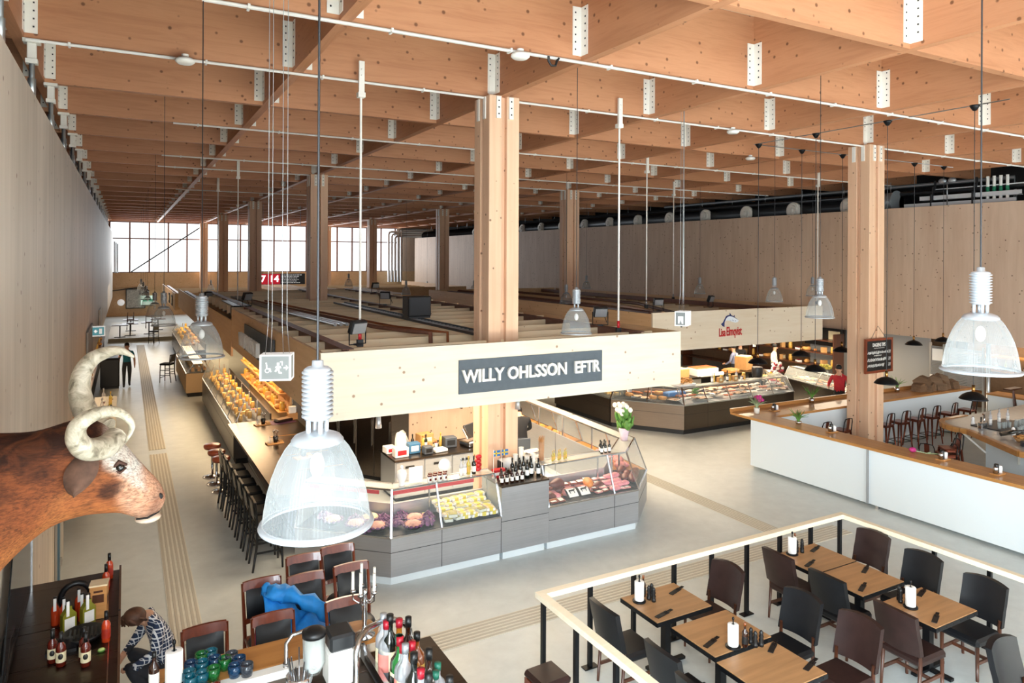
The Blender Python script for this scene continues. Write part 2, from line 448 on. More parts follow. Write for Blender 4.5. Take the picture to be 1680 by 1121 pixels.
bg=W.node_tree.nodes['Background']; bg.inputs[0].default_value=(.93,.97,1,1); bg.inputs[1].default_value=.85
def area(name,loc,rot,sx,sy,power,col=(1,1,1),spread=PI):
    l=bpy.data.lights.new(name,'AREA'); l.shape='RECTANGLE'; l.size=sx; l.size_y=sy; l.energy=power; l.color=col; l.spread=spread
    o=bpy.data.objects.new(name,l); COL.objects.link(o); o.location=loc; o.rotation_euler=rot; return o
def spot(name,loc,rot,power,col,ang=1.5,blend=.6,rad=.08):
    l=bpy.data.lights.new(name,'SPOT'); l.energy=power; l.color=col; l.spot_size=ang; l.spot_blend=blend; l.shadow_soft_size=rad
    o=bpy.data.objects.new(name,l); COL.objects.link(o); o.location=loc; o.rotation_euler=rot; return o
area('south_window_daylight',(11,-4.6,5.2),(PI/2-.42,0,PI),26,7.6,LIGHT_S,(.84,.94,1.0))
area('west_fill_light',(-.85,-1.4,4.2),(0,-PI/2+.5,0),6.4,6.0,LIGHT_W,(.8,.92,1.0))  # unseen source added to brighten the floor and the bar panels
area('north_window_daylight',(11.8,68.2,5.9),(-PI/2+.1,0,0),25,4.2,LIGHT_N,(.82,.92,1))
# ---------------------------------------------------------------- the hall
ZB,ZT=8.11,9.4
BX=[11.6+2.8*k for k in range(-4,21)]           # beams across the hall stand at these y
BY=[-1.3,2.4,6.05,9.7,13.3,16.95,20.6,24.2]     # beams along the hall stand at these x
struct(MB().box(-3.3,28.5,-5,69.2,-.3,0),'floor',m_floor)
struct(MB().box(-3.3,28.5,-5,69.2,ZT,ZT+.15),'ceiling',m_deck)
# tactile guide strips let into the floor
def strip(x0,x1,y0,y1,along):
    a=MB(); b=MB(); a.box(x0,x1,y0,y1,-.01,.006)
    n=6
    for i in range(n):
        if along=='Y':
            c=x0+(x1-x0)*(i+.5)/n; b.box(c-.018,c+.018,y0,y1,.004,.0105)
        else:
            c=y0+(y1-y0)*(i+.5)/n; b.box(x0,x1,c-.018,c+.018,.004,.0105)
    o=struct(a,'floor_strip',m_strip); struct(b,'floor_marking_line',m_stripdk,o)
strip(.55,.96,10.2,20.4,'Y'); strip(.55,.96,20.9,46,'Y'); strip(.96,12,8.45,8.9,'X'); strip(10.55,10.95,9,16.5,'Y')
struct(MB().box(-1.05,-.95,14.4,66,1.78,7.05).box(-1.05,-.95,2.2,14.4,0,7.05).box(-1.05,-.95,-5,2.2,0,.9),'wall_left',m_wallL)
struct(MB().box(-2.65,-2.55,14.4,68.5,0,1.9).box(-2.65,-1.05,14.3,14.4,0,1.78).box(-2.6,-1.05,14.4,68,1.86,1.9),'wall_left_recess',m_wallR)
struct(MB().box(-3.3,-3.2,-5,69,0,ZT),'wall_left_outer',m_dark)
struct(MB().box(24.5,24.62,4,64,2.42,7.02),'wall_right',m_wallR)
struct(MB().box(28.3,28.4,-5,69,0,ZT).box(24.62,28.3,2,65,2.5,2.56),'wall_right_outer',m_dark)
struct(MB().box(26.2,26.3,-2,64,0,2.5),'wall_right_recess',plain('brown_recess_wall','#8a6a4c',.7,var=.1))
struct(MB().box(24.5,24.6,14.35,19.2,0,2.42),'wall_right_partition',m_grey)
struct(MB().box(24.47,24.5,16.3,16.34,0,2.3),'trim_1',m_darkgrey)
struct(MB().box(-3.2,28.4,-5.1,-5,0,1.4).box(-3.2,-2.2,-5.1,-5,1.4,9.4).box(24.2,28.4,-5.1,-5,1.4,9.4).box(-2.2,24.2,-5.1,-5,9,9.4),'wall_south',m_wallL)
NY=68.6
w2=MB().box(-1.05,-.95,-5,2.2,7.05,7.2)
for k in range(6): w2.box(-1.06,-.94,-5+1.42*k,-4.9+1.42*k,.9,7.05)
struct(w2,'window_added_west',m_darkgrey)  # unseen window frame, added with the west fill light
struct(MB().box(-3.2,28.4,NY,NY+.1,0,3.72),'wall_north',m_sprucey)
struct(MB().box(-1,24.4,NY-.25,NY-.002,2.45,3.72),'trim_2',m_sprucey)
struct(MB().box(24.3,28.4,NY,NY+.1,3.72,ZT).box(-3.2,24.3,NY,NY+.1,8.2,ZT).box(-3.2,-1.2,NY,NY+.1,3.72,8.2),'wall_north_upper',m_wallR)
wn=MB().box(-1.2,24.3,NY,NY+.08,3.72,3.8).box(-1.2,24.3,NY,NY+.08,8.05,8.2).box(-1.2,24.3,NY,NY+.08,6.62,6.72)
k=-1.2
while k<24.4:
    wn.box(k-.06,k+.06,NY-.06,NY+.1,3.8,8.05); k+=1.49
win=struct(wn,'window_1',m_rust)
struct(MB().box(-1.2,24.3,NY+.09,NY+.1,3.8,8.05),'window_pane',m_skyglass,win)
br=MB().beam((.4,NY-.3,3.8),(6.3,NY-.3,8.1),.1,.1); struct(br,'trim_3',m_darkgrey)
struct(MB().beam((-1,NY-.35,2.2),(1.2,NY-.35,.1+2.4),.08,.08).beam((3.2,NY-.35,2.5),(6,NY-.35,.2),.08,.08),'trim_4',m_darkgrey)
# roof beams
for i,y in enumerate(BX):
    o=struct(MB().box(-3.2,28.3,-.07,.07,ZB,ZT),'roof_beam',m_beamx,None,(0,y,0))
    o['i']=i
brm=[]
for s in (-1,1):
    b=MB().box(s*.072,s*.072+s*.16,-.085,-.072,ZB+.07,ZB+.8).box(s*.072,s*.084,-.25,-.072,ZB+.07,ZB+.8)
    b.cur=1
    for k in range(6):
        z=ZB+.16+k*.11
        b.box(s*.072+s*.105,s*.072+s*.125,-.092,-.085,z-.011,z+.011).box(s*.084,s*.091,-.2,-.18,z+.03,z+.052)
    brm.append(b.mesh('bracket',[m_whiteplate,m_darkgrey]))
ybeams=[]
for j,x in enumerate(BY):
    ybeams.append(struct(MB().box(-.075,.075,-5,68.6,ZB-.002,ZT),'roof_beam',m_beamy,None,(x,0,0)))
for o in [o for o in bpy.data.objects if o.name.startswith('roof_beam') and 'i' in o]:
    i=o['i']; del o['i']
    if i>=2:
        for x in BY:
            for s,me in zip((-1,1),brm): place('bracket',me,o,(x,0,0))
# timber columns
def column_proto():
    t=thing('timber_column','timber column','column')
    w2,g=.26,.05
    for sx in (-1,1):
        for sy in (-1,1):
            MB().box(sx*g,sx*(g+w2),sy*g,sy*(g+w2),0,ZB-.0,b=.008).build('post',m_col,t)
    MB().box(-g+.0005,g-.0005,-.22,.22,0,ZB-.01).box(-.22,-g-.0,-g+.0005,g-.0005,0,ZB-.01).box(g,.22,-g+.0005,g-.0005,0,ZB-.01).build('core',m_col,t)
    for sx in (-1,1):
        MB().box(sx*.17-.045,sx*.17+.045,-.1,-.078,ZB+.01,ZB+.38).build('beam_bracket',m_whiteplate,t)
        b=MB().box(sx*.13-.045,sx*.13+.045,-.335,-.312,ZB-.42,ZB-.02)
        b.cur=1
        for z in (-.34,-.22,-.1): b.box(sx*.13-.012,sx*.13+.012,-.342,-.335,ZB+z-.012,ZB+z+.012)
        b.build('bracket',[m_whiteplate,m_darkgrey],t)
        MB().box(-.335,-.312,sx*.13-.045,sx*.13+.045,ZB-.42,ZB-.02).build('bracket',m_whiteplate,t)
    return Proto(t)
cp=column_proto()
CL={(0,0):'timber column rising behind the slate sign board',(0,1):'timber column standing through the stall roof behind the floodlights',
(0,2):'timber column just beyond the red number display',(0,3):'timber column between the number display and the end glazing',(0,4):'timber column against the far end glazing, beside the long side wall',
(1,0):'timber column with a framed chalkboard hung on its face',(1,1):'timber column standing before the long pine wall, behind the fish stall',(1,2):'timber column before the far end of the pine wall',
(1,3):'timber column in front of the pale pipes at the far glazing',(1,4):'far timber column framed by the middle of the end glazing'}
for j,x in enumerate((6.05,16.95)):
    for k in range(5):
        cp.at((x,11.6+14*k,0),0,CL[(j,k)],'timber columns')
# white conduits under the cross beams
def conduit(y,x0,x1,label,n):
    t=tag(MB().tube([(x0,y-.11,ZB-.03),(x1,y-.11,ZB-.03)],.022,6).tube([(x0,y-.05,ZB-.028),(x1,y-.05,ZB-.028)],.012,5).build('conduit_pipe',m_white),label,'pipe','white conduit pipes under the roof beams')
    x=x0+.5
    while x<x1: MB().box(x-.015,x+.015,y-.14,y-.02,ZB-.056,ZB).build('clip',m_white,t); x+=1.75
conduit(BX[3],.75,27,'white conduit pipe under the second roof beam from the camera',0)
conduit(BX[4],-1.2,27,'white conduit pipe under the roof beam that meets the chalkboard column',1)
conduit(BX[6],.9,27,'white conduit pipe two beams beyond the front column',2)
conduit(BX[8],.9,26,'white conduit pipe four beams beyond the front column',3)
conduit(BX[9],.9,24,'white conduit pipe on the beam of the second column',4)
conduit(BX[12],1.9,24,'white conduit pipe seen far down the hall roof',5)
# smoke detectors
sd=thing('smoke_detector','detector','smoke detector')
MB().lathe([(.0,0),(.1,0),(.135,.03),(.135,.06),(.1,.085),(0,.085)],20).build('body',m_white,sd); MB().cyl((0,0),.05,.085,.14,10).build('mount',m_white,sd)
SD=Proto(sd)
for p,l in (((.75,11.35,ZB-.13),'white smoke detector hung below the conduit over the corridor'),((4.9,8.68,ZB-.13),'white smoke detector under the second beam, beside a looped black cable'),((12,11.47,ZB-.13),'white smoke detector under the beam between the two front columns'),((15.6,14.25,ZB-.13),'white smoke detector one beam beyond the chalkboard column')):
    SD.at(p,0,l,'smoke detectors')
tag(MB().tube([(5.36,8.66,ZB-.03),(5.36,8.66,ZB-.1),(5.41,8.66,ZB-.16),(5.48,8.66,ZB-.15),(5.5,8.66,ZB-.08),(5.55,8.68,ZB-.03)],.018,6).build('cable_loop',m_black),'short looped black cable hanging from the conduit beside a smoke detector','cable')
# the struts that hold the long side wall
st=thing('wall_strut','strut','strut')
MB().tube([(0,0,0),(0,0,1.0)],.035,8).tube([(0,0,.34),(0,0,.8)],.05,8).build('rod',m_galv,st)
MB().box(-.07,.07,-.07,.07,1.0,1.06).box(-.055,.055,-.05,.05,1.06,1.28,b=.01).box(-.1,.1,-.09,.09,1.28,1.33).build('head',m_whiteplate,st)
SP=Proto(st)
for k in range(18):
    y=9.0+2.8*(k)-.2
    SP.at((-1.14,y,7.06-.28),0,'white steel strut above the long side wall, %s along from the bull end'%ORD[k],'wall struts')
# ---------------------------------------------------------------- large ribbed pendants
def big_pendant():
    t=thing('pendant_lamp','lamp','pendant lamp')
    prof=[(.252,0),(.246,.02),(.238,.08),(.226,.15),(.207,.22),(.18,.29),(.147,.35),(.118,.385)]
    MB().lathe(prof,192,rib=.0011,smooth=False).build('dome',m_ribbed,t)
    MB().lathe([(.244,.012),(.262,.008),(.266,-.004),(.262,-.012),(.25,-.012),(.244,.0)],64).build('rim',m_alu,t)
    MB().lathe([(0,.372),(.1,.372),(.121,.38),(.121,.392),(.105,.412),(.07,.425),(0,.43)],40).build('top_plate',m_alu,t)
    for a in (.5,2.1,3.6,5.2): MB().cyl((.042*cos(a),.042*sin(a)),.0125,.42,.5,10).build('stem',m_alu,t)
    pr=[(0,.49),(.06,.49)]
    for k in range(11):
        z=.497+k*.0205; pr+=[(.058,z),(.073,z+.004),(.073,z+.011),(.058,z+.015)]
    pr+=[(.066,.722),(.05,.735),(.028,.738),(.026,.765),(.012,.768),(0,.768)]
    MB().lathe(pr,40).build('housing',m_alu,t)
    MB().ball((0,0,.27),(.035,.035,.06),12,8).build('bulb',m_white_ceramic,t)
    MB().tube([(0,0,0),(0,0,1)],.006,6).build('cable',m_darkgrey,t,(0,0,.76))
    return t
PP=Proto(big_pendant())
BP=[((.75,3.15,3.94),'largest ribbed clear pendant lamp, hanging over the mahogany chairs'),
((5.25,2.72,4.35),'big ribbed pendant lamp hanging before the curved inner bar'),
((.76,8.7,3.98),'ribbed pendant lamp glowing pale beside the side letters of the front stall'),
((6.23,9.2,3.94),'ribbed pendant lamp hanging just in front of the slate sign board, above its end'),
((10.84,8.3,4.09),'ribbed pendant lamp beside the column with the chalkboard'),
((.71,16.57,3.66),'ribbed pendant lamp over the corridor, second beyond the bull head'),
((.76,23.46,3.34),'ribbed pendant lamp over the corridor, third beyond the bull head'),
((.84,34.65,2.95),'ribbed pendant lamp over the corridor, fourth beyond the bull head')]
for i,(y,z) in enumerate(((40.5,2.9),(46.5,2.9),(53,2.9))): BP.append(((.9,y,z),'small distant ribbed pendant over the corridor end, %s of three in the overlapping row'%ORD[i]))
BP+=[((16.55,14.2,3.89),'ribbed pendant lamp hanging off the end of the fish stall fascia, before the pine wall'),
((21.71,22.6,3.62),'small ribbed pendant lamp before the pine wall above the fish stall roof'),
((14.39,21.92,3.44),'ribbed pendant lamp half hidden behind the one in front of the sign board'),
((22.07,31.62,3.48),'tiny ribbed pendant lamp before the pine wall, beyond the second column of the side row'),
((22.43,17.49,3.76),'ribbed pendant lamp before the pine wall, just behind the one by the chalkboard column'),
((14.86,30.44,3.18),'ribbed pendant lamp peeking out beside the front column'),
((20.83,43.24,2.86),'little ribbed pendant lamp above and behind the one peeking past the front column'),
((11.44,40.6,3.44),'little ribbed pendant lamp between two columns before the far frieze'),
((5.56,56.63,2.65),'tiny ribbed pendant lamp in front of the far tan wall over the corridor stalls'),
((12.59,34.11,3.23),'ribbed pendant lamp hanging over the far stall roofs'),
((24.05,59.67,2.25),'tiny ribbed pendant lamp at the far end of the pine wall')]
for p,l in BP:
    p=(p[0],p[1],p[2]+.03); o=PP.at(p,R.random()*6,l,'ribbed pendant lamps',.94)
    for c in o.children:
        if c.name.startswith('cable'): c.scale.z=(9.38-p[2])/.94-.76
# ---------------------------------------------------------------- small black pendants over the bar
t=thing('bar_pendant','lamp','pendant lamp')
MB().lathe([(0,.13),(.03,.128),(.09,.11),(.16,.07),(.205,.02),(.215,0),(.21,0),(.155,.06),(.09,.098),(0,.115)],32).build('shade',m_blackmetal,t)
MB().cyl((0,0),.026,.12,.24,14).build('socket',m_brass,t)
MB().tube([(0,0,0),(0,0,1)],.0065,6).build('cord',m_black,t,(0,0,.24))
MB().lathe([(0,-.1),(.03,-.09),(.075,-.02),(.08,0),(0,0)],16).build('canopy',m_blackmetal,t,(0,0,5.5))
BPD=Proto(t)
ZC=8.05
for (x,y,z),l in (((14.05,7.4,2.52),'black saucer pendant lowest of its row, just below the big ribbed lamp'),((14.05,9.13,2.54),'black saucer pendant hanging just under the framed chalkboard'),
((14.05,10.88,2.56),'black saucer pendant in front of the fish counter with a clear brass neck'),((14.1,12.61,2.5),'black saucer pendant over the bar corner, in front of the person in pale blue'),
((15.84,12.7,2.57),'black saucer pendant between the bar corner and the column, beside yellow flowers'),((17.52,12.7,2.58),'black saucer pendant partly behind the column, above the person in red'),
((20.87,12.7,2.58),'black saucer pendant against the grey partition'),((22.4,12.7,2.6),'black saucer pendant half hidden by the big ribbed lamp, over the firewood')):
    o=BPD.at((x,y,z),0,l,'black pendants over the bar',1.12)
    for c in o.children:
        if c.name.startswith('cord'): c.scale.z=(ZC-z)/1.12-.24
        if c.name.startswith('canopy'): c.location.z=(ZC-z+.03)/1.12
tag(MB().tube([(14.05,6.8,ZC+.03),(14.05,9,ZC+.03),(14.05,12.7,ZC+.03),(15.5,12.7,ZC+.03),(22.9,12.7,ZC+.03)],.012,5).build('wire_run',m_galv),'thin galvanised wire run carrying the black pendants','wire')
# ---------------------------------------------------------------- hung direction signs
def picto(t,W,H,y,parts,m):
    b=MB()
    for kind,a in parts:
        if kind=='poly': b.prism([(x*W,z*H) for x,z in a],y-.004,y,'Y')
        if kind=='ring':
            cx,cz,r0,r1=a
            for k in range(14):
                t0,t1=2*PI*k/14,2*PI*(k+1)/14
                if k in (2,3,4): continue
                b.prism([((cx+r0*cos(t0))*W,cz*H+r0*W*sin(t0)),((cx+r1*cos(t0))*W,cz*H+r1*W*sin(t0)),((cx+r1*cos(t1))*W,cz*H+r1*W*sin(t1)),((cx+r0*cos(t1))*W,cz*H+r0*W*sin(t1))],y-.004,y,'Y')
    b.build('pictogram',m,t)
ARROW=[('poly',[(.62,.05),(.8,.05),(.8,.22),(.98,0),(.8,-.22),(.8,-.06),(.62,-.06)])]
MAN=[('poly',[(.12,.4),(.3,.4),(.3,.2),(.12,.2)]),('poly',[(.05,.14),(.4,.14),(.45,-.02),(.3,-.02),(.34,-.3),(.5,-.36),(.48,-.46),(.26,-.44),(.2,-.16),(.05,-.32),(-.05,-.26),(.1,0),(-.02,0)]),('poly',[(.36,.5),(.56,.5),(.56,.18),(.48,.18),(.48,.42),(.36,.42)])]
CHAIRP=[('ring',(-.6,-.2,.13,.18)),('poly',[(-.72,.42),(-.62,.42),(-.62,.3),(-.72,.3)]),('poly',[(-.7,.26),(-.6,.26),(-.58,-.02),(-.36,-.02),(-.28,-.3),(-.36,-.34),(-.44,-.1),(-.68,-.1)])]
def hung_sign(loc,rz,label,sc,pane,arts,face2,hang):
    t=thing('direction_sign',label,'sign',loc,rz,None)
    W,H,D=.175,.15,.12
    f=MB()
    f.box(-W,W,-D,D,H-.015,H).box(-W,W,-D,D,-H,-H+.02)
    for sx in (-1,1):
        for sy in (-1,1): f.box(sx*W,sx*(W-.022),sy*D,sy*(D-.022),-H,H)
    f.build('frame',m_lightbox,t)
    MB().box(-W+.004,W-.004,-D+.004,D-.004,-H+.004,H-.004).build('pane',pane if arts else m_lightbox,t)
    if not arts: MB().box(-W+.001,-W+.004,-D+.02,D-.02,-H+.02,H-.02).build('side_pane',m_signpane,t)
    picto(t,W*.85,H,-D+.003,arts,m_lightbox)
    g=MB()
    g.prism([(-.06,.05),(.05,.05),(.05,-.1),(.02,-.1),(.0,-.02),(-.03,-.1),(-.06,-.1)],-W-.002,-W+.004,'X'); g.build('side_pictogram',m_lightbox,t)
    MB().cyl((-.1,0),.02,-H-.03,-H,10).build('sensor',m_black,t)
    c=MB()
    for x,y in ((-.12,-.06),(-.08,.06),(.07,.0),(.13,.06)): c.tube([(x,y,H),(x*.8,y*.6,H+.35),(x*.8,y*.6,hang)],.004,4)
    c.build('cord',m_galv,t)
    t.scale=(sc,)*3; return t
hung_sign((1.48,8.1,3.93),-.35,'hung grey light box sign with arrow, beside the side letters of the front stall',.95,m_signpane,CHAIRP+MAN+ARROW,1,4.5)
hung_sign((10.1,11.0,3.92),.55,'hung light box sign with a bright blank face, beside the fish logo',1.0,m_signpane,[],1,4.4)
t=thing('exit_sign','small lit exit sign fixed on the long side wall over the corridor','sign',(-.75,25.0,2.84))
MB().box(-.2,.2,-.03,.03,-.16,.16).build('frame',m_lightbox,t); MB().box(-.17,.17,-.036,-.03,-.12,.12).build('face',plain('exit_teal','#3a6d74',.4,emit=.5),t)
MB().box(-.08,-.03,-.042,-.036,-.05,.05).box(-.1,.0,-.042,-.036,-.015,.015).box(.04,.12,-.042,-.036,-.08,.08).build('pictogram',m_lightbox,t)
MB().box(-.2,-.17,-.02,.02,.16,.2).box(-.35,-.17,-.02,.02,.19,.21).build('arm',m_galv,t)
t=thing('exit_sign','pale green lit exit sign on the far tan wall','sign',(1.7,68.3,1.35))
MB().box(-.55,.55,-.05,.05,-.4,.4).build('frame',m_exit,t); MB().box(-.4,-.05,-.056,-.05,-.1,.1).box(.05,.4,-.056,-.05,-.1,.1).build('pictogram',m_exitgreen,t)
t=thing('exit_sign','lit white exit sign on the far frieze between two columns','sign',(9.9,68.2,1.5))
MB().box(-.9,.9,-.05,.05,-.25,.25).build('frame',m_lightbox,t); MB().box(-.3,0,-.056,-.05,-.12,.12).box(.1,.3,-.056,-.05,-.03,.03).build('pictogram',m_exitgreen,t)
# ---------------------------------------------------------------- rods that hang the stall roofs
def rod(x,y,z0,label,red):
    t=thing('hanger_rod',label,'hanger rod',(x,y,z0),0,'hanger rods of the stall roofs')
    MB().tube([(0,0,.18),(0,0,ZB-z0-.25)],.02,8).build('rod',m_white,t)
    MB().box(-.05,.05,-.04,.04,0,.12,b=.006).build('base_clamp',m_darkgrey,t)
    MB().cyl((0,0),.03,.12,.26,10).build('turnbuckle',m_red if red else m_galv,t)
    b=MB().box(-.045,.045,-.05,.0,ZB-z0-.25,ZB-z0+.3).box(-.06,.06,-.06,.06,ZB-z0-.3,ZB-z0-.22)
    for k in (0,.1): b.cyl((0,-.05),.016,ZB-z0+.05+k,ZB-z0+.07+k,8)
    b.build('top_plate',m_whiteplate,t)
rod(3.42,11.45,3.66,'white hanger rod with red turnbuckle standing on the front stall roof above the sign lamp',True)
rod(8.8,11.47,3.62,'white hanger rod with red turnbuckle behind the end of the front fascia',True)
rod(14.2,17.1,3.6,'white hanger rod at the corner of the fish stall roof',False)
rod(3.35,25.5,3.3,'thin white hanger rod on the stall roof near the dark cabinet at the corridor side',False)
rod(3.3,31,3.2,'thin white hanger rod over the far corridor stall',False)
rod(12.3,25.4,3.0,'thin white hanger rod in front of the second side column',False)
rod(22.2,17.1,3.5,'thin white hanger rod by the chalkboard column before the black duct',False)
rod(20.3,22.7,3.4,'thin white hanger rod before the pine wall, above the fish logo board',False)
# ---------------------------------------------------------------- air duct and pipes above the pine wall
t=thing('air_duct','long black air duct with round jet nozzles above the pine wall','duct',(25.6,0,7.25))
MB().tube([(0,15.9,0),(0,64,0)],.42,16).build('duct_tube',m_blackmetal,t)
for k in range(14):
    y=18.0+k*2.62
    b=MB(); 
    M=Matrix.Translation((-.34,y,.0))@Matrix.Rotation(-PI/2,4,'Y')
    for r0,r1,z0,z1 in ((.36,.36,0,.1),(.36,.3,.1,.14),(.3,.24,.14,.14),(.24,.22,.14,.22),(.22,.12,.22,.22),(.12,.1,.22,.28)):
        n=20; vs=[M@Vector((rr*cos(2*PI*i/n),rr*sin(2*PI*i/n),z)) for rr,z in ((r0,z0),(r1,z1)) for i in range(n)]
        b.add(vs,[(i,(i+1)%n,n+(i+1)%n,n+i) for i in range(n)],True)
    n=20; b.add([M@Vector((.1*cos(2*PI*i/n),.1*sin(2*PI*i/n),.28)) for i in range(n)],[tuple(range(n))])
    b.build('nozzle',plain('nozzle_cream','#f2eadc',.5),t)
b=MB()
for k in range(24): b.tube([(.0,16.5+k*2,.36),(.0,16.5+k*2,.85)],.012,5); 
b.build('hanger',m_galv,t)
t=thing('duct_end','grey flared duct end above the pine wall beside the chalkboard column','duct',(25.05,15.9,7.3))
M=Matrix.Rotation(PI/2,4,'X')
b=MB(); n=24
vs=[M@Vector((rr*cos(2*PI*i/n),rr*sin(2*PI*i/n),z)) for rr,z in ((.42,0),(.36,-.05),(.32,-.5)) for i in range(n)]
b.add(vs,[(j*n+i,j*n+(i+1)%n,(j+1)*n+(i+1)%n,(j+1)*n+i) for j in range(2) for i in range(n)],True); b.add([M@Vector((.42*cos(2*PI*i/n),.42*sin(2*PI*i/n),0)) for i in range(n)],[tuple(range(n))])
b.build('flare',plain('duct_grey','#8f9598',.4,.3),t)
for k,(z,l) in enumerate(((7.05,'lowest white cable tray above the pine wall by the green-banded pipes'),(7.3,'middle white cable tray above the pine wall by the green-banded pipes'),(7.62,'uppermost slim white cable tray above the pine wall by the green-banded pipes'))):
    t=thing('cable_tray',l,'cable tray',(25.0+.12*k,13.6,z),0,'cable trays above the pine wall')
    h=.13 if k<2 else .05
    MB().box(0,.03,-1.7-.1*k,2.0-.5*k,0,h).box(0,.3,-1.7,2-.5*k,-.02,0).build('rail',plain('tray_white','#e4e6e6',.3,.2),t)
    MB().box(-.01,.05,-.4,-.34,-.05,h+.3).build('bracket',m_darkgrey,t); MB().box(-.01,.05,1,1.05,-.05,h+.3).build('bracket',m_darkgrey,t)
for k in range(4):
    t=thing('riser_pipe','white riser pipe with a green band, %s of four above the pine wall'%ORD[k],'pipe',(25.2,12.85-.2*k,6.8),0,'riser pipes with green bands')
    MB().tube([(0,0,0),(0,0,1.15)],.05,8).build('tube',m_white,t); MB().tube([(0,0,.6),(0,0,.8)],.056,8).build('band',plain('band_green','#1f7a55',.5),t)
tag(MB().tube([(25.3,10,7.55),(25.3,40,7.75)],.09,8).build('service_pipe',m_darkgrey),'dark service pipe running high behind the pine wall','pipe')
tag(MB().tube([(26.2,12.5,6.9),(26.2,12.5,7.95),(26.2,30,8.0)],.07,8).build('service_pipe',m_galv),'galvanised service pipe behind the green-banded risers','pipe')
t=thing('emergency_light','twin-headed emergency light on a stem above the pine wall','light',(24.9,14.0,7.05))
MB().tube([(0,0,0),(0,0,.75)],.018,6).build('stem',m_galv,t); 
for s in (-1,1): MB().ball((0,s*.16,.85),(.09,.14,.09),12,8).build('head',m_alu,t)
for k in range(5):
    x=23.0+.33*k; z=7.7-.2*k if k<3 else 8.0
    tag(MB().tube([(x,67.3,2.7),(x,67.3,z-.25),(x+.08,67.3,z-.06),(x+.3,67.3,z),(27,67.3,z)],.11,10).build('bent_pipe',m_galv),'pale bent pipe rising by the far glazing, %s of five'%ORD[k],'pipe','bent pipes at the far glazing')
for k in range(3):
    tag(MB().tube([(-.85+.12*k,68.45,3.72),(-.85+.12*k,68.45,6.4-.1*k)],.05,8).build('standing_pipe',m_galv),'thin galvanised pipe standing in the far corner by the glazing, %s of three'%ORD[k],'pipe','standing pipes in the far corner')
# ---------------------------------------------------------------- number display
t=thing('number_display','red lit number display beside a black text panel, hung over the stalls','display',(7.55,40,3.93))
MB().box(-1.22,1.25,0,.1,-.3,.3).build('case',m_black,t)
MB().box(-1.2,-.1,-.012,0,-.28,.28).build('red_panel',m_led,t)
lettering('7',.5,m_ledw,t,(-1.0,-.02,0),bold=.012); lettering('14',.5,m_ledw,t,(-.42,-.02,0),bold=.012)
b=MB()
for k in range(6):
    z=.22-k*.085; b.box(-.05,-.02,-.012,0,z-.02,z+.02); x=.02
    while x<.75+.25*R.random(): q=.04+R.random()*.09; b.box(x,x+q,-.012,0,z-.017,z+.017); x+=q+.03
b.build('text_line',m_lightbox,t)
MB().tube([(-1,.05,.3),(-1,.05,4.1)],.01,4).tube([(1,.05,.3),(1,.05,4.1)],.01,4).build('cord',m_galv,t)
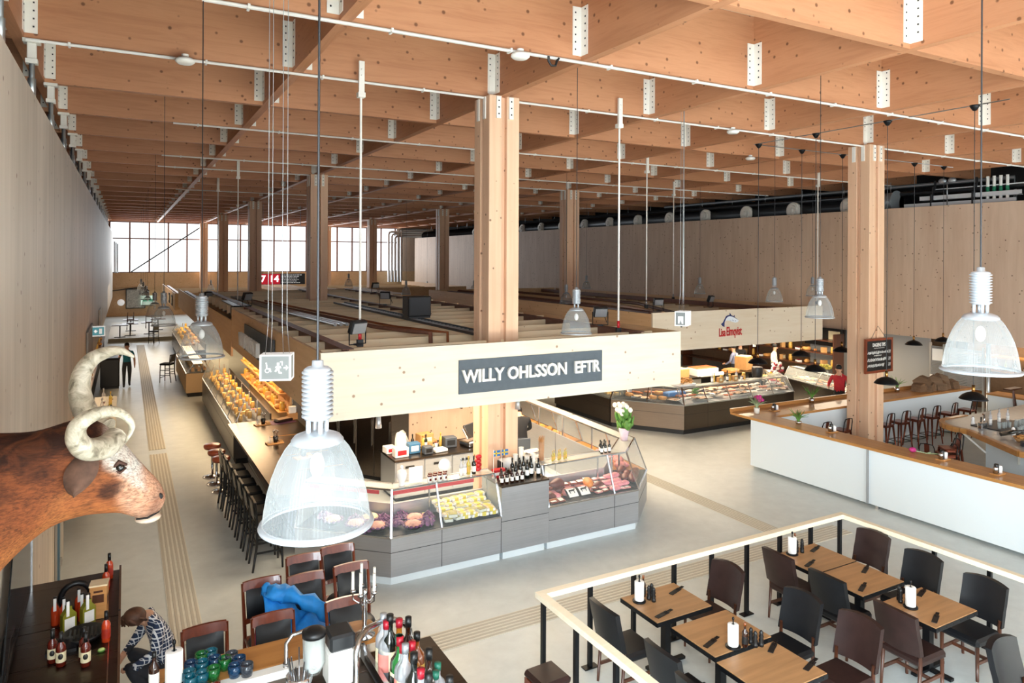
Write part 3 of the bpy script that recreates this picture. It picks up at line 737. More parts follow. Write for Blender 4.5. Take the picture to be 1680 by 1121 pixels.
# ---------------------------------------------------------------- display cases
def case(name,label,p,q,D=.75,zb=.75,zt=1.43,lean=.25,ml=0.,mr=0.,posts=(0.,1.),panel=m_steel,seams=(),ends=(1,1),plinth=True,rail=None,back=True,pl=m_offwhite,deck=m_darkgrey,shelf=True):
    """a refrigerated counter whose front foot runs from p to q; D deep behind it"""
    dx,dy=q[0]-p[0],q[1]-p[1]; L=math.hypot(dx,dy); rz=math.atan2(dy,dx)
    t=thing(name,label,'display case',(p[0],p[1],0),rz)
    a,b=ml*D,mr*D
    foot=lambda i:[(i*ml+(i if ml==0 else 0)*0,i),(L-i*mr,i),(L-b,D),(a,D)]
    if plinth: MB().prism([(.06*ml,.06),(L-.06*mr,.06),(L-b,D-.04),(a,D-.04)],0,.13,'Z').build('plinth',pl,t)
    m=MB(); m.prism([(0,0),(L,0),(L-b,D),(a,D)],.14,zb,'Z')
    m.build('base_panel',panel,t)
    s=MB(); s.box(.0,L,-.003,.0,.14+(zb-.14)*.62,.14+(zb-.14)*.62+.008)
    for x in seams: s.box(x*L-.004,x*L+.004,-.003,0,.14,zb)
    s.build('seam',m_darkgrey,t)
    MB().prism([(.02,.03),(L-.02,.03),(L-b,D-.05),(a,D-.05)],zb,zb+.02,'Z').build('deck',deck,t)
    g=lambda x,z: (x,lean*(z-zb)/(zt-zb),z)
    lm,rm=ml*lean,mr*lean
    MB().sheet((0,.0,zb),(L,.0,zb),(L-rm,lean,zt),(lm,lean,zt),.008).build('front_glass',m_case,t)
    if ends[0]: MB().sheet((0.01,0.01,zb),(.01+a,D-.05,zb),(.01+a,D-.05,zt),(.01+lm,lean,zt),.008).build('end_glass',m_case,t)
    if ends[1]: MB().sheet((L-.01,0.01,zb),(L-.01-b,D-.05,zb),(L-.01-b,D-.05,zt),(L-.01-rm,lean,zt),.008).build('end_glass',m_case,t)
    if shelf:
        MB().prism([(lm,lean),(L-rm,lean),(L-rm-mr*.3,lean+.3),(lm+ml*.3,lean+.3)],zt-.012,zt,'Z').build('top_glass',m_glass,t)
        e=MB().box(lm,L-rm,lean-.012,lean+.014,zt-.02,zt+.006).box(lm+ml*.3,L-rm-mr*.3,lean+.29,lean+.31,zt-.02,zt+.006); e.build('top_edge',m_steelplain,t)
    MB().box(0,L,-.012,.012,zb-.01,zb+.018).build('sill_edge',m_steelplain,t)
    for x in posts:
        xx=x*L; tl=xx+(lm if x<.02 else (-rm if x>.98 else 0))
        MB().beam((xx,0,zb),(tl,lean,zt),.03,.022).build('post',m_steelplain,t); pb=MB()
        yb=min(D-.06,lean+.3); xb=tl+(ml*.3 if x<.02 else (-mr*.3 if x>.98 else 0))
        pb.beam((xb,yb,zb),(xb,yb,zt),.025,.025); pb.build('post',m_steelplain,t)
    if rail: MB().box(.1,L*.8,lean+.02,lean+.03,zt-.1,zt-.04).build('price_rail',rail,t)
    if back: MB().prism([(a,D-.04),(L-b,D-.04),(L-b,D),(a,D)],zb,zb+.28,'Z').build('back_panel',panel,t)
    W=lambda x,y,z: (p[0]+cos(rz)*x-sin(rz)*y, p[1]+sin(rz)*x+cos(rz)*y, z)
    return t,W,rz,L
# ---------------------------------------------------------------- small goods (each kind is built once and copied)
def proto(name,cat,parts):
    """parts: (part name, mesh builder, material); a first name of None makes the thing a single mesh"""
    if len(parts)==1 and parts[0][0] is None:
        o=parts[0][1].build(name,parts[0][2]); o['category']=cat; return Proto(o)
    t=thing(name,name,cat)
    for n,b,m in parts: b.build(n,m,t)
    return Proto(t)
def bottle_parts(h,r,m,capm,lab,neck=.32,capz=.14,square=False):
    rn=r*.36
    prof=[(0,0),(r*.92,0),(r,h*.02),(r,h*.55),(r*.9,h*.62),(rn*1.2,h*(1-neck*.9)),(rn,h*(1-neck*.75)),(rn,h*.985),(rn*1.15,h*.985),(rn*1.15,h),(0,h)]
    out=[('glass_body',MB().lathe(prof,16),m),('cap',MB().lathe([(rn*1.12,h*(1-capz)),(rn*1.18,h*(1-capz)),(rn*1.2,h*1.004),(0,h*1.004)],14),capm)]
    if lab is not None: out.append(('label',MB().lathe([(r*1.012,h*.14),(r*1.012,h*.45)],16),lab))
    return out
pk_wine=proto('wine_bottle','bottle',bottle_parts(.31,.038,m_darkb,m_blackcap,m_whitelabel))
pk_beer=proto('beer_bottle','bottle',bottle_parts(.23,.031,m_brownb,m_blackcap,m_whitelabel))
pk_oil=proto('oil_bottle','bottle',bottle_parts(.27,.03,plain('pale_oil','#b9a54a',.1,coat=.5),m_goldlabel,m_goldlabel))
pk_clear=proto('spirit_bottle','bottle',bottle_parts(.3,.034,m_clear_bottle,m_alu,m_whitelabel))
pk_jar=proto('preserve_jar','jar',[('glass_body',MB().lathe([(0,0),(.036,0),(.04,.01),(.04,.08),(.034,.09)],14),m_whitelabel),('lid',MB().lathe([(.037,.09),(.037,.112),(0,.113)],14),m_hotdark),('emblem',MB().box(-.018,.018,-.042,-.039,.025,.065),m_hotdark)])
pk_pack=proto('food_tub','tub',[('tub',MB().box(-.075,.075,-.055,.055,0,.05,b=.008),m_whitelabel),('lid',MB().box(-.079,.079,-.059,.059,.05,.058),m_glass),('filling',MB().box(-.068,.068,-.05,.05,.0505,.0585),m_paste),('paper_band',MB().box(-.03,.03,-.0605,.0605,-.001+.002,.0595),plain('yellow_band','#d9c64a',.5))])
pk_pack2=proto('food_tub','tub',[('tub',MB().box(-.075,.075,-.055,.055,0,.05,b=.008),plain('pale_tub','#d8dcd0',.3)),('lid',MB().box(-.079,.079,-.059,.059,.05,.058),m_glass),('filling',MB().box(-.068,.068,-.05,.05,.0505,.0585),plain('green_salad','#a9a45c',.6,var=.3))])
def bowl(n,rr,mf,heap):
    b=MB(); b.lathe([(0,0),(rr*.6,0),(rr*.95,.05),(rr,.085),(rr*.95,.085),(rr*.6,.015),(0,.015)],20)
    f=MB(); R2=random.Random(n)
    f.lathe([(rr*.9,.07),(rr*.7,.1+heap*.4),(rr*.3,.1+heap),(0,.1+heap)],14)
    for k in range(26):
        a=R2.random()*6.28; q=rr*.85*math.sqrt(R2.random()); f.ball((q*cos(a),q*sin(a),.09+heap*(1-q/rr)),(.022,.018,.014),6,4)
    l=MB()
    for k in range(12):
        a=k*.524; l.ball((rr*.98*cos(a),rr*.98*sin(a),.085),(.035,.035,.018),6,4)
    return proto('salad_bowl','bowl',[('bowl',b,m_black),('salad',f,mf),('leaf_garnish',l,m_lettuce)])
pk_bowl=bowl(1,.16,m_salad,.04); pk_bowl2=bowl(2,.15,m_paste,.05)
pk_lemon=proto('lemon','fruit',[(None,MB().ball((0,0,.035),(.034,.034,.042),10,8),m_yellow)])
def lump(n,rx,ry,rz,m,seed,name,cat):
    b=MB(); R2=random.Random(seed); ph=[R2.random()*6 for _ in range(6)]
    b.ball((0,0,rz*.8),(rx,ry,rz),14,10)
    b.v=[(x*(1+.12*sin(3*y/ry+ph[0])*cos(2*x/rx+ph[1])),y*(1+.14*sin(3*x/rx+ph[2])),max(0,z*(1+.1*sin(4*x/rx+ph[3])))) for x,y,z in b.v]
    return proto(name,cat,[(None,b,m)])
pk_ham=lump(0,.17,.1,.08,m_ham,3,'cured_ham','meat')
pk_meat=lump(0,.15,.08,.07,m_meat,4,'smoked_joint','meat')
pk_pork=lump(0,.12,.09,.05,plain('raw_pink_meat','#d98a92',.35,var=.25),5,'pink_meat_cut','meat')
pk_saus=proto('sausage','sausage',[(None,MB().tube([(-.13,.02,.03),(-.05,-.01,.035),(.05,-.01,.035),(.13,.02,.03)],[.018,.028,.028,.016],10),m_sausage)])
pk_roundp=proto('roast_loaf','meat',[(None,MB().ball((0,0,.06),(.15,.075,.065),14,10),m_orange)])
pk_vac=proto('vacuum_pack','pack',[('pack',MB().box(-.08,.08,-.055,.055,0,.03,b=.012),plain('pack_meat','#c58a86',.25,var=.35)),('label',MB().box(-.05,.05,-.035,.035,.03,.032),m_whitelabel)])
pk_vac2=proto('vacuum_pack','pack',[('pack',MB().box(-.08,.08,-.055,.055,0,.03,b=.012),plain('pack_dark','#7a3c2c',.25,var=.35)),('label',MB().box(-.05,.05,-.035,.035,.03,.032),m_whitelabel)])
pk_loaf=lump(0,.13,.07,.06,m_bread,8,'bread_loaf','bread')
pk_cheese=proto('cheese_wedge','cheese',[(None,MB().prism([(-.1,-.02),(.1,-.08),(.1,.08)],0,.07,'Z'),m_cheese)])
def fishm(m,L,seed):
    b=MB(); pr=[(-.5,.02,.05),(-.35,.07,.1),(-.1,.1,.13),(.15,.07,.1),(.33,.025,.05),(.4,.02,.04)]
    vs=[];n=10
    for x,ry,rz in pr:
        for k in range(n):
            a=2*PI*k/n; vs.append((x*L,ry*L*cos(a)*1.2,.08*L+rz*L*.6*sin(a)))
    b.add(vs,[(i*n+k,i*n+(k+1)%n,(i+1)*n+(k+1)%n,(i+1)*n+k) for i in range(len(pr)-1) for k in range(n)],True)
    t=MB().prism([(.38*L,-.02*L),(.52*L,-.13*L),(.48*L,0),(.52*L,.13*L),(.38*L,.02*L)],.06*L,.09*L,'Z')
    return proto('whole_fish','fish',[('body',b,m),('tail',t,m)])
pk_fish=fishm(m_fish,.34,1); pk_fillet=lump(0,.14,.05,.025,m_salmon,9,'salmon_fillet','fish')
pk_white=lump(0,.13,.055,.025,plain('white_fish_flesh','#e6d9c8',.4,var=.15),10,'white_fish_fillet','fish')
pk_tray=proto('steel_tray','tray',[('tray',MB().box(-.16,.16,-.12,.12,0,.03,b=.01),m_steelplain),('filling',MB().grid(8,6,lambda u,v:(-.15+.3*u,-.11+.22*v,.035+.02*sin(9*u)*cos(8*v))),plain('seafood_mix','#c9a07a',.5,var=.4))])
pk_gold=proto('golden_jar','jar',[('glass_body',MB().lathe([(0,0),(.05,0),(.055,.02),(.055,.13),(.045,.15)],12),m_jar),('lid',MB().lathe([(.048,.15),(.048,.18),(0,.18)],12),m_goldlabel)])
pk_cardb=proto('small_carton','carton',[('box',MB().box(-.08,.08,-.05,.05,0,.14),m_kraft),('label',MB().box(-.05,.05,-.052,-.05,.03,.11),m_cream)])
pk_berry=proto('berry_punnet','punnet',[('punnet',MB().box(-.08,.08,-.06,.06,0,.04),m_paper),('berries',MB().grid(9,7,lambda u,v:(-.075+.15*u,-.055+.11*v,.045+.015*abs(sin(14*u)*sin(12*v)))),m_berry)])
pk_orange=proto('orange','fruit',[(None,MB().ball((0,0,.04),.04,10,8),m_orange)])
pk_pear=proto('dark_tin','tin',[('tin',MB().cyl((0,0),.04,0,.1,14),m_black),('label',MB().lathe([(.0405,.02),(.0405,.08)],14),m_cream)])
def fill(W,rz,kinds,x0,x1,y0,y1,z,nx,ny,label,group,jit=.3,zf=None,skip=0.,big=1.,end='its end'):
    """rows of goods; every one its own thing, alike ones share the label of their group"""
    for j in range(ny):
        for i in range(nx):
            if R.random()<skip: continue
            x=x0+(x1-x0)*(i+.5+jit*(R.random()-.5))/nx; y=y0+(y1-y0)*(j+.5+jit*(R.random()-.5))/ny
            k=kinds[(i*3+j*5+int(R.random()*2))%len(kinds)] if len(kinds)>1 else kinds[0]
            zz=z if zf is None else z+zf(y)
            nm=k.r.name.split('.')[0].replace('_',' ')
            row='' if ny==1 else (', front row' if j==0 else ', back row' if j==ny-1 else ', %s row'%ORD[j])
            k.at(W(x,y,zz),rz+(R.random()-.5)*jit*2,'%s %s%s, %s from %s'%(nm,label,row,ORD[i],end),'%ss %s'%(nm,group),(.9+.2*R.random())*big)
# ================================================================ the slate sign stall
t=thing('stall_fascia','pale spruce fascia of the slate sign stall, carrying the long slate sign board','fascia',(2.6,10.75,2.63))
MB().box(0,7.19,-.03,.03,0,1.06).build('front_board',m_spruce,t)
MB().box(-.0,.05,.03,10.25,0,1.06).build('side_board',m_sprucey,t)
MB().box(7.14,7.19,.03,9,0,1.06).build('side_board',m_sprucey,t)
s=thing('sign_board','long slate sign board with raised white lettering on the front fascia','sign',(6.36,10.71,3.16))
MB().box(-1.47,1.47,-.015,.012,-.3,.27).build('panel',m_signgrey,s)
for bd,wd,cx in (('WILLY OHLSSON',2.08,-.38),('EFTR',.56,1.1)):
    o=lettering(bd,.3,m_white,s,(cx,-.045,-.015),bold=.008,depth=.025); xs_=[v.co.x for v in o.data.vertices]; o.scale.x=wd/(max(xs_)-min(xs_))
s=thing('sign_board','dark sign board with raised white letters on the corridor side of the front fascia','sign',(2.58,16.4,3.2))
MB().box(-.02,.0,-2.0,1.9,-.33,.3).build('panel',m_signgrey,s)
l2=lettering('WILLY OHLSSON',.42,m_white,s,(-.2,.0,0),rot=(PI/2,0,-PI/2),bold=.004,depth=.04,sx=.8)
t=thing('stall_roof','timber joist roof frame behind the front fascia with brown steel beams','roof frame',(0,0,3.15))
for k in range(20):
    y=11.4+1.08*k
    MB().box(2.75,9.6,y-.03,y+.03,.24,.5).build('joist',m_joist,t)
MB().box(2.7,9.62,10.8,32.5,0,.018).build('ceiling_board',m_joist,t)
for x in (3.1,9.0,6.9):
    b=MB(); b.box(x-.09,x+.09,11 if x!=6.9 else 17,32.5,.3,.315).box(x-.012,x+.012,11 if x!=6.9 else 17,32.5,.315,.53).box(x-.09,x+.09,11 if x!=6.9 else 17,32.5,.53,.545); b.build('steel_beam',m_rust,t)
MB().box(2.7,9.7,32.5,32.56,-.1,.5).build('rear_board',m_sprucey,t)
t=thing('cable_ladder','dark cable ladder lying along the front stall roof','cable ladder',(5.9,0,3.69))
b=MB().box(-.18,-.16,11.9,22,0,.05).box(.16,.18,11.9,22,0,.05); b.build('rail',m_darkgrey,t); b=MB()
for k in range(50): b.box(-.16,.16,12+.2*k,12.03+.2*k,0,.02)
b.build('rung',m_galv,t)
for k,(x,l) in enumerate(((4.9,'copper coloured pipe bundle lying on the front stall roof'),(4.55,'brown lagged pipe lying on the front stall roof beside the copper one'))):
    tag(MB().tube([(x+.5,12.3,3.2),(x+.5,12.35,3.72),(x+.3,12.8,3.72),(x,14,3.71),(x-.6,20,3.71),(x-.9,24,3.71)],.045 if k else .03,8).build('roof_pipe',m_rust if k else plain('copper_pipe_metal','#a86a48',.35,.6)),l,'pipe')
for k in range(3):
    tag(MB().tube([(4.2-.13*k,15,3.7),(3.9-.13*k,19,3.7),(3.6-.13*k,27,3.7)],.04,8).build('roof_pipe',m_galv),'grey pipe running along the front stall roof, %s from the sign side'%ORD[k],'pipe','grey roof pipes')
t=thing('speaker_box','black box standing on the front stall roof by the cable ladder','box',(5.95,15.4,3.75))
MB().box(-.28,.28,-.2,.2,.04,.5,b=.015).build('body',m_black,t); MB().box(-.26,.26,-.2,.2,0,.04).build('foot',m_darkgrey,t); MB().box(-.24,.24,-.206,-.2,.08,.46).build('grille',m_darkgrey,t)
fl=thing('floodlight','light','floodlight')
b=MB().cbox((0,0,.3),(.3,.1,.22),0,.01,.35); b.build('housing',m_darkgrey,fl); MB().cbox((0,-.06,.28),(.26,.012,.18),0,0,.35).build('lens',m_alu,fl)
MB().tube([(-.17,0,.3),(-.17,0,.02),(.17,0,.02),(.17,0,.3)],.012,6).build('yoke',m_black,fl); MB().box(-.05,.05,-.04,.04,0,.03).build('foot',m_darkgrey,fl); MB().tube([(.05,.05,.2),(.12,.15,.25),(.2,.15,.05)],.008,5).build('flex',m_black,fl)
FL=Proto(fl)
for p,rz,l in (((3.35,11.35,3.7),.4,'small floodlight on the front stall roof beside the hanger rod with the red turnbuckle'),((8.95,12.3,3.7),-.3,'small floodlight behind the end of the front fascia, by the fish stall'),((3.1,21.6,3.7),.6,'small dark floodlight on the roof near the cabinet at the corridor side'),((6.9,20.5,3.7),-.5,'small floodlight with trailing flex on the roof steel beyond the black box'),((14.6,17.0,3.5),-.4,'small floodlight on the fish stall roof near the hanger rod'),((17.4,17.6,3.5),.3,'small floodlight above the fish logo board'),((2.75,29,3.4),.5,'dark floodlight on the far corridor stall roof'),((9,28,3.7),.2,'dark floodlight hanging at the roof steel behind the front column')):
    FL.at(p,rz,l,'floodlights on the stall roofs')
# counters
cA,WA,rA,LA=case('display_case','angled steel display case of salad bowls at the dark counter end',(2.42,11.65),(3.65,10.5),ml=0,mr=.38,rail=m_red,ends=(1,0),posts=(0,),panel=m_steel)
cB,WB,rB,LB=case('display_case','glass fronted steel display case of stacked food tubs beneath the slate sign',(3.65,10.5),(5.6,10.5),ml=.38,mr=0,rail=m_red,seams=(.44,.999),posts=(0,.44,1),ends=(0,1))
t=thing('counter_unit','plain brushed steel counter unit with bottles on top, before the front column','counter',(5.602,10.5,0))
MB().box(.06,.89,.06,.7,0,.13).build('plinth',m_offwhite,t); MB().box(0,.946,0,.75,.14,1.24).build('base_panel',m_steel,t); MB().box(-.0,.946,-.012,.76,1.24,1.27).build('worktop',m_steeltop,t); MB().box(0,.946,-.003,0,.66,.668).build('seam',m_darkgrey,t)
cC,WC,rC,LC=case('display_case','glass fronted steel display case of hams and sausages with two animal picture cards',(6.55,10.5),(8.55,10.5),ml=0,mr=.4,seams=(.72,),posts=(0,.72,1),ends=(1,0))
cD,WD,rD,LD=case('display_case','angled steel display case at the corner of the slate sign stall facing the fish stall',(8.55,10.5),(9.5,11.4),ml=.4,mr=.4,posts=(0,1),ends=(0,0))
cE,WE,rE,LE=case('display_case','steel display case with wooden deck beside the scales, facing the fish stall',(9.5,11.4),(9.62,13.9),ml=.38,mr=0,posts=(0,.5,1),ends=(0,1),deck=m_boardwood)
cF,WF,rF,LF=case('display_case','long steel side case with wooden deck beyond the scales, facing the fish stall',(9.63,13.95),(9.75,17.4),ml=0,mr=0,posts=(0,.33,.66,1),ends=(1,1),deck=m_boardwood)
fill(WB,rB,[pk_pack,pk_pack2],.95,1.9,.06,.66,.772,6,5,'in the tub case under the slate sign','in the case of tubs',.25,lambda y:.3*y,end='corner post')
fill(WB,rB,[pk_pack2,pk_pack],1.0,1.9,.06,.3,.86,5,2,'stacked on top in the tub case','stacked in the case of tubs',.25,end='corner post')
fill(WB,rB,[pk_pack],.6,.84,.3,.65,.772,2,2,'behind the bowls in the tub case','behind the bowls',end='corner post')
for i,(x,y,k,l) in enumerate(((.42,.16,pk_bowl,'bowl of pink salad on purple leaves at the tub case front'),(.55,.42,pk_bowl,'bowl of pink salad behind another in the case under the slate sign'))): k.at(WB(x,y,.772),rB,l,'salad bowls')
for i,(x,y,k,l) in enumerate(((1.35,.2,pk_bowl,'bowl of pink salad in the angled case, touching the corner post'),(.98,.2,pk_bowl,'bowl of mixed salad in the angled case, partly under the largest lamp'),(1.1,.5,pk_bowl2,'dish of potato salad at the back of the angled case'),(.55,.25,pk_bowl2,'dish of potato salad in the angled case behind the largest lamp'))): k.at(WA(x,y,.772),rA,l,'salad bowls')
pk_lemon.at(WA(1.42,.38,.772),0,'yellow lemon beside the salad bowls in the angled case')
pk_lemon.at(WA(1.24,.36,.772),1,'yellow lemon tucked between two salad bowls in the angled case')
fill(WC,rC,[pk_ham,pk_meat,pk_saus,pk_pork,pk_vac2],.1,1.38,.26,.68,.772,8,3,'heaped in the animal card case','in the case with animal cards',.5,end='the bottles')
fill(WC,rC,[pk_meat,pk_vac2,pk_roundp],.2,1.3,.42,.6,.9,6,1,'on top of the animal card case heap','on the heap in the case with animal cards',.4,None,0,1.3,end='the bottles')
fill(WC,rC,[pk_vac2,pk_saus],.08,.42,.06,.3,.772,2,3,'low before the animal card case heap','at the low front corner',.4,end='the bottles')
fill(WC,rC,[pk_vac,pk_pork],1.48,1.9,.08,.6,.772,3,5,'in the narrow bay past animal cards','in the narrow end bay',.3,lambda y:.22*max(0,y-.1),end='the cards')
fill(WC,rC,[pk_vac2,pk_vac],1.1,1.42,.1,.6,.772,2,4,'between animal cards and narrow bay','by the narrow end bay',.3,lambda y:.25*max(0,y-.1),end='the cards')
pk_roundp.at(WC(1.08,.35,.86),1.2,'orange brown roast leaning up beside the second animal card',None,1.25)
for i,(x,l) in enumerate(((.62,'white animal picture card in a dark curved frame, nearer the bottles'),(.88,'white animal picture card in a dark curved frame, nearer the orange roast'))):
    t=thing('picture_card',l,'card',WC(x,.14,.775),0,'animal picture cards')
    MB().grid(8,6,lambda u,v:(-.13+.26*u,.16*v-.02+.02*sin(PI*v),.02+.12*v+.025*sin(PI*v))).build('frame',m_black,t)
    MB().grid(6,6,lambda u,v:(-.1+.2*u,.15*v-.022+.018*sin(PI*v),.032+.105*v+.028*sin(PI*v))).build('card',m_paper,t)
    b=MB(); q=lambda x,z:(x,.15*z-.03+.018*sin(PI*z),.036+.105*z+.03*sin(PI*z))
    for a0,a1,z0,z1 in ((-.06,.05,.45,.68),(-.06,-.045,.25,.45),(.03,.045,.25,.45),(.045,.08,.58,.78),(-.07,-.06,.4,.6)): b.add([q(a0,z0),q(a1,z0),q(a1,z1),q(a0,z1)],[(0,1,2,3)])
    b.build('animal_silhouette',m_black,t)
fill(WE,rE,[pk_pork,pk_ham],.2,1.6,.15,.6,.772,5,2,'on the wooden deck by the scales','on the wooden deck by the scales',.4,end='the vase')
fill(WF,rF,[pk_cheese,pk_loaf,pk_meat],.2,3.2,.15,.6,.772,8,2,'on the long wooden side deck','on the long wooden deck',.4,end='the scales')
fill(WD,rD,[pk_vac,pk_meat],.35,1.0,.1,.55,.772,3,3,'in the vase corner case','in the corner case',.3,end='the pink packs')
b=MB(); R9=random.Random(8)
for k in range(34): a=R9.random()*6.28; q=.11*math.sqrt(R9.random()); b.ball((q*cos(a),q*sin(a),.05+.1*R9.random()*(1-q/.13)),(.045,.04,.012),6,4,Matrix.Rotation(R9.random()*2-1,4,'X')@Matrix.Rotation(R9.random()*2-1,4,'Y'))
pk_let=proto('lettuce_head','lettuce',[(None,b,plain('purple_leaf','#7c4f78',.55,var=.4))])
for Wf,x,y,l in ((WB,.2,.4,'purple lettuce head behind the corner post of the tub case'),(WB,.78,.42,'purple lettuce head beside the last salad bowl, touching the tubs'),(WB,.4,.64,'purple lettuce head at the back of the tub case bowls'),(WB,.68,.2,'purple lettuce head before the tubs at the case joint'),(WA,1.2,.08,'purple lettuce head between the front bowls of the angled case'),(WA,.85,.42,'purple lettuce head behind the mixed salad bowl of the angled case'),(WA,1.3,.55,'purple lettuce head at the back of the angled case'),(WA,.3,.4,'purple lettuce head at the dark counter end of the angled case')): pk_let.at(Wf(x,y,.772),x*7,l,'purple lettuce heads')
# ---------------------------------------------------------------- things on the counters of the nearest stall
ZS=1.432
t=thing('bust_bottle','white figurine shaped like a bust, standing at the corner of the glass shelf','figurine',(3.95,10.86,ZS))
MB().lathe([(0,0),(.05,0),(.055,.02),(.045,.04),(.05,.07),(.075,.12),(.085,.2),(.07,.245),(.03,.26),(.022,.275),(0,.28)],18).build('body',m_white_ceramic,t); MB().ball((0,0,.3),(.03,.03,.035),10,8).build('head',m_white_ceramic,t)
t=thing('menu_holder','white menu sheet in a clear upright holder beside the white bust','menu',(4.2,10.88,ZS)); M=None
MB().box(-.12,.12,-.004,.004,.01,.27).build('sheet',m_paper,t); MB().box(-.125,.125,-.05,.05,0,.01).build('foot',m_glass,t)
for k in range(8):
    pk_jar.at((4.42+.09*(k%4)+(.05 if k>3 else 0),10.82+.1*(k//4),ZS),.1*k,'white labelled preserve jar beside the menu sheet, %s row, %s from it'%(('front','back')[k//4],ORD[k%4]),'preserve jars by the menu sheet')
for k,l in enumerate(('clear spirit bottle on the glass shelf, first of the pair','clear spirit bottle on the glass shelf, second of the pair')): pk_clear.at((5.02+.07*k,10.88,ZS),0,l,'clear bottles')
pk_oil.at((5.17,10.9,ZS),0,'yellow oil bottle beside the clear spirit bottles',None,1.15); pk_wine.at((5.26,10.88,ZS),0,'dark bottle between the oil bottle and the red stack')
t=thing('red_tin_stack','column of crinkled red paper bags hung by the front column','bags',(5.4,11.0,ZS)); 
for k in range(4): MB().ball((0.01*(k%2),0,.035+.07*k),(.06,.05,.042),10,6).build('bag',m_red,t)
t=thing('plate','white plate standing on edge behind the glass shelf','plate',(4.85,11.2,ZS+.12)); b=MB(); M=Matrix.Rotation(PI/2-.2,4,'X'); b.lathe([(0,0),(.07,0),(.12,.015),(.12,.02),(.07,.008),(0,.008)],24); b.v=[tuple(M@Vector(v)) for v in b.v]; b.build('dish',m_white_ceramic,t)
for k in range(9):
    pk_beer.at((5.66+.1*(k%5)+(.05 if k>4 else 0),10.6+.13*(k//5),1.272),0,'small dark beer bottle on the steel counter, %s row, %s from the tubs'%(('front','second')[k//5],ORD[k%5]),'small beer bottles on the steel counter')
for k in range(9):
    pk_wine.at((6.0+.115*(k%5)+(.05 if k>4 else 0),10.72+.17*(k//5)+(.05 if k%2 else 0),1.272),0,'dark wine bottle on the steel counter, %s row, %s from the flags'%(('front','back')[k//5],ORD[k%5]),'wine bottles on the steel counter')
for k in range(2):
    t=thing('table_flag','small blue and yellow cross flag on a stick, %s of the pair'%ORD[k],'flag',(5.68+.16*k,10.95,1.272),0,'small table flags')
    MB().tube([(0,0,0),(0,0,.5)],.005,5).build('stick',m_white,t); MB().cyl((0,0),.03,0,.02,10).build('foot',m_white,t)
    MB().box(.005,.13,-.003,.003,.38,.48).build('cloth',plain('flag_blue','#2c6aa8',.7),t); MB().box(.04,.06,-.005,.005,.38,.48).box(.005,.13,-.005,.005,.42,.44).build('cross',plain('flag_yellow','#e9c52e',.7),t)
t=thing('sweet_box','red and white sweet box behind the small beer bottles','box',(5.8,10.98,1.272)); MB().box(-.11,.11,-.06,.06,0,.14).build('carton',m_red,t); MB().box(-.09,.09,-.064,-.06,.05,.1).build('label',m_white,t)
t=thing('paper_roll','white paper roll on a stand behind the wine bottles','roll',(6.05,11.2,1.272)); b=MB(); b.tube([(-.1,0,.14),(.12,0,.14)],.11,18); b.build('roll',m_paper,t); MB().box(-.12,-.1,-.1,.1,0,.2).build('stand',m_darkgrey,t)
for k in range(4):
    t=thing('cup_stack','stack of pale plastic cups by the front column, %s in the row'%ORD[k],'cups',(6.2+.1*k,11.1-.04*k,1.272),0,'plastic cup stacks')
    MB().lathe([(.03,0),(.042,.12+.1*(k%3)),(.045,.2+.12*((k+1)%3)),(0,.2+.12*((k+1)%3))],14).build('cups',m_dirtwhite,t); MB().lathe([(.047,.2+.12*((k+1)%3)-.01),(.049,.2+.12*((k+1)%3)+.002)],14).build('rim',m_white,t)
t=thing('pasta_jar','tall glass jar of long pasta beside the glass shelf','jar',(6.68,10.98,ZS)); MB().lathe([(0,0),(.055,0),(.055,.34),(.05,.36)],18).build('jar',m_glass,t)
b=MB()
for k in range(30): a=k*2.4; q=.045*math.sqrt(k/30); b.tube([(q*cos(a),q*sin(a),.01),(q*1.3*cos(a+.3),q*1.3*sin(a+.3),.4+.03*(k%3))],.004,4)
b.build('pasta',plain('pasta','#d9a066',.6),t)
for k in range(6): pk_oil.at((6.86+.065*(k%6),10.88+.05*(k%2),ZS),0,'small gold labelled oil bottle behind the pasta jar, %s from it'%ORD[k],'gold labelled bottles',.7)
for k in range(5): pk_wine.at((7.95+.09*(k%3)+(.04 if k>2 else 0),10.86+.1*(k//3),ZS),0,'small dark bottle above the pink packs, %s row, %s from the oils'%(('front','back')[k//3],ORD[k%3]),'dark bottles above the pink packs',.75)
t=thing('weighing_scale','white and grey weighing scale behind the pasta jar','scale',(6.9,11.7,1.2),.2); MB().box(-.2,.2,-.18,.18,-.3,.05,b=.02).build('body',m_slate,t); MB().cbox((0,-.05,.14),(.36,.26,.12),0,.02,.4).build('display_head',m_white,t); MB().box(-.17,.17,-.12,.12,.2,.22).build('pan',m_steelplain,t); MB().box(-.25,.25,-.22,.22,-1.2,-.3).build('stand',m_steel,t)
t=thing('flower_vase','white and green bouquet in a pale wrapped vase on the corner case','bouquet',WD(.95,.42,ZS))
MB().lathe([(0,0),(.07,0),(.085,.1),(.11,.22),(.12,.26),(.105,.22),(0,.2)],18).build('vase',plain('vase_wrap','#d9c2cc',.5,var=.1),t)
b=MB();c=MB();R3=random.Random(5)
for k in range(26):
    a=R3.random()*6.28;q=.05+.13*R3.random();z=.3+.3*R3.random()
    M=Matrix.Rotation(a,4,'Z')@Matrix.Rotation(.8*R3.random(),4,'Y'); b.ball((q*cos(a),q*sin(a),z),(.03,.055,.1),6,5,M)
for k in range(14):
    a=R3.random()*6.28;q=.04+.12*R3.random(); c.ball((q*cos(a)-.04,q*sin(a),.56+.16*R3.random()),(.05,.05,.055),8,6)
b.build('foliage',m_green,t); c.build('blossom',m_petal,t)
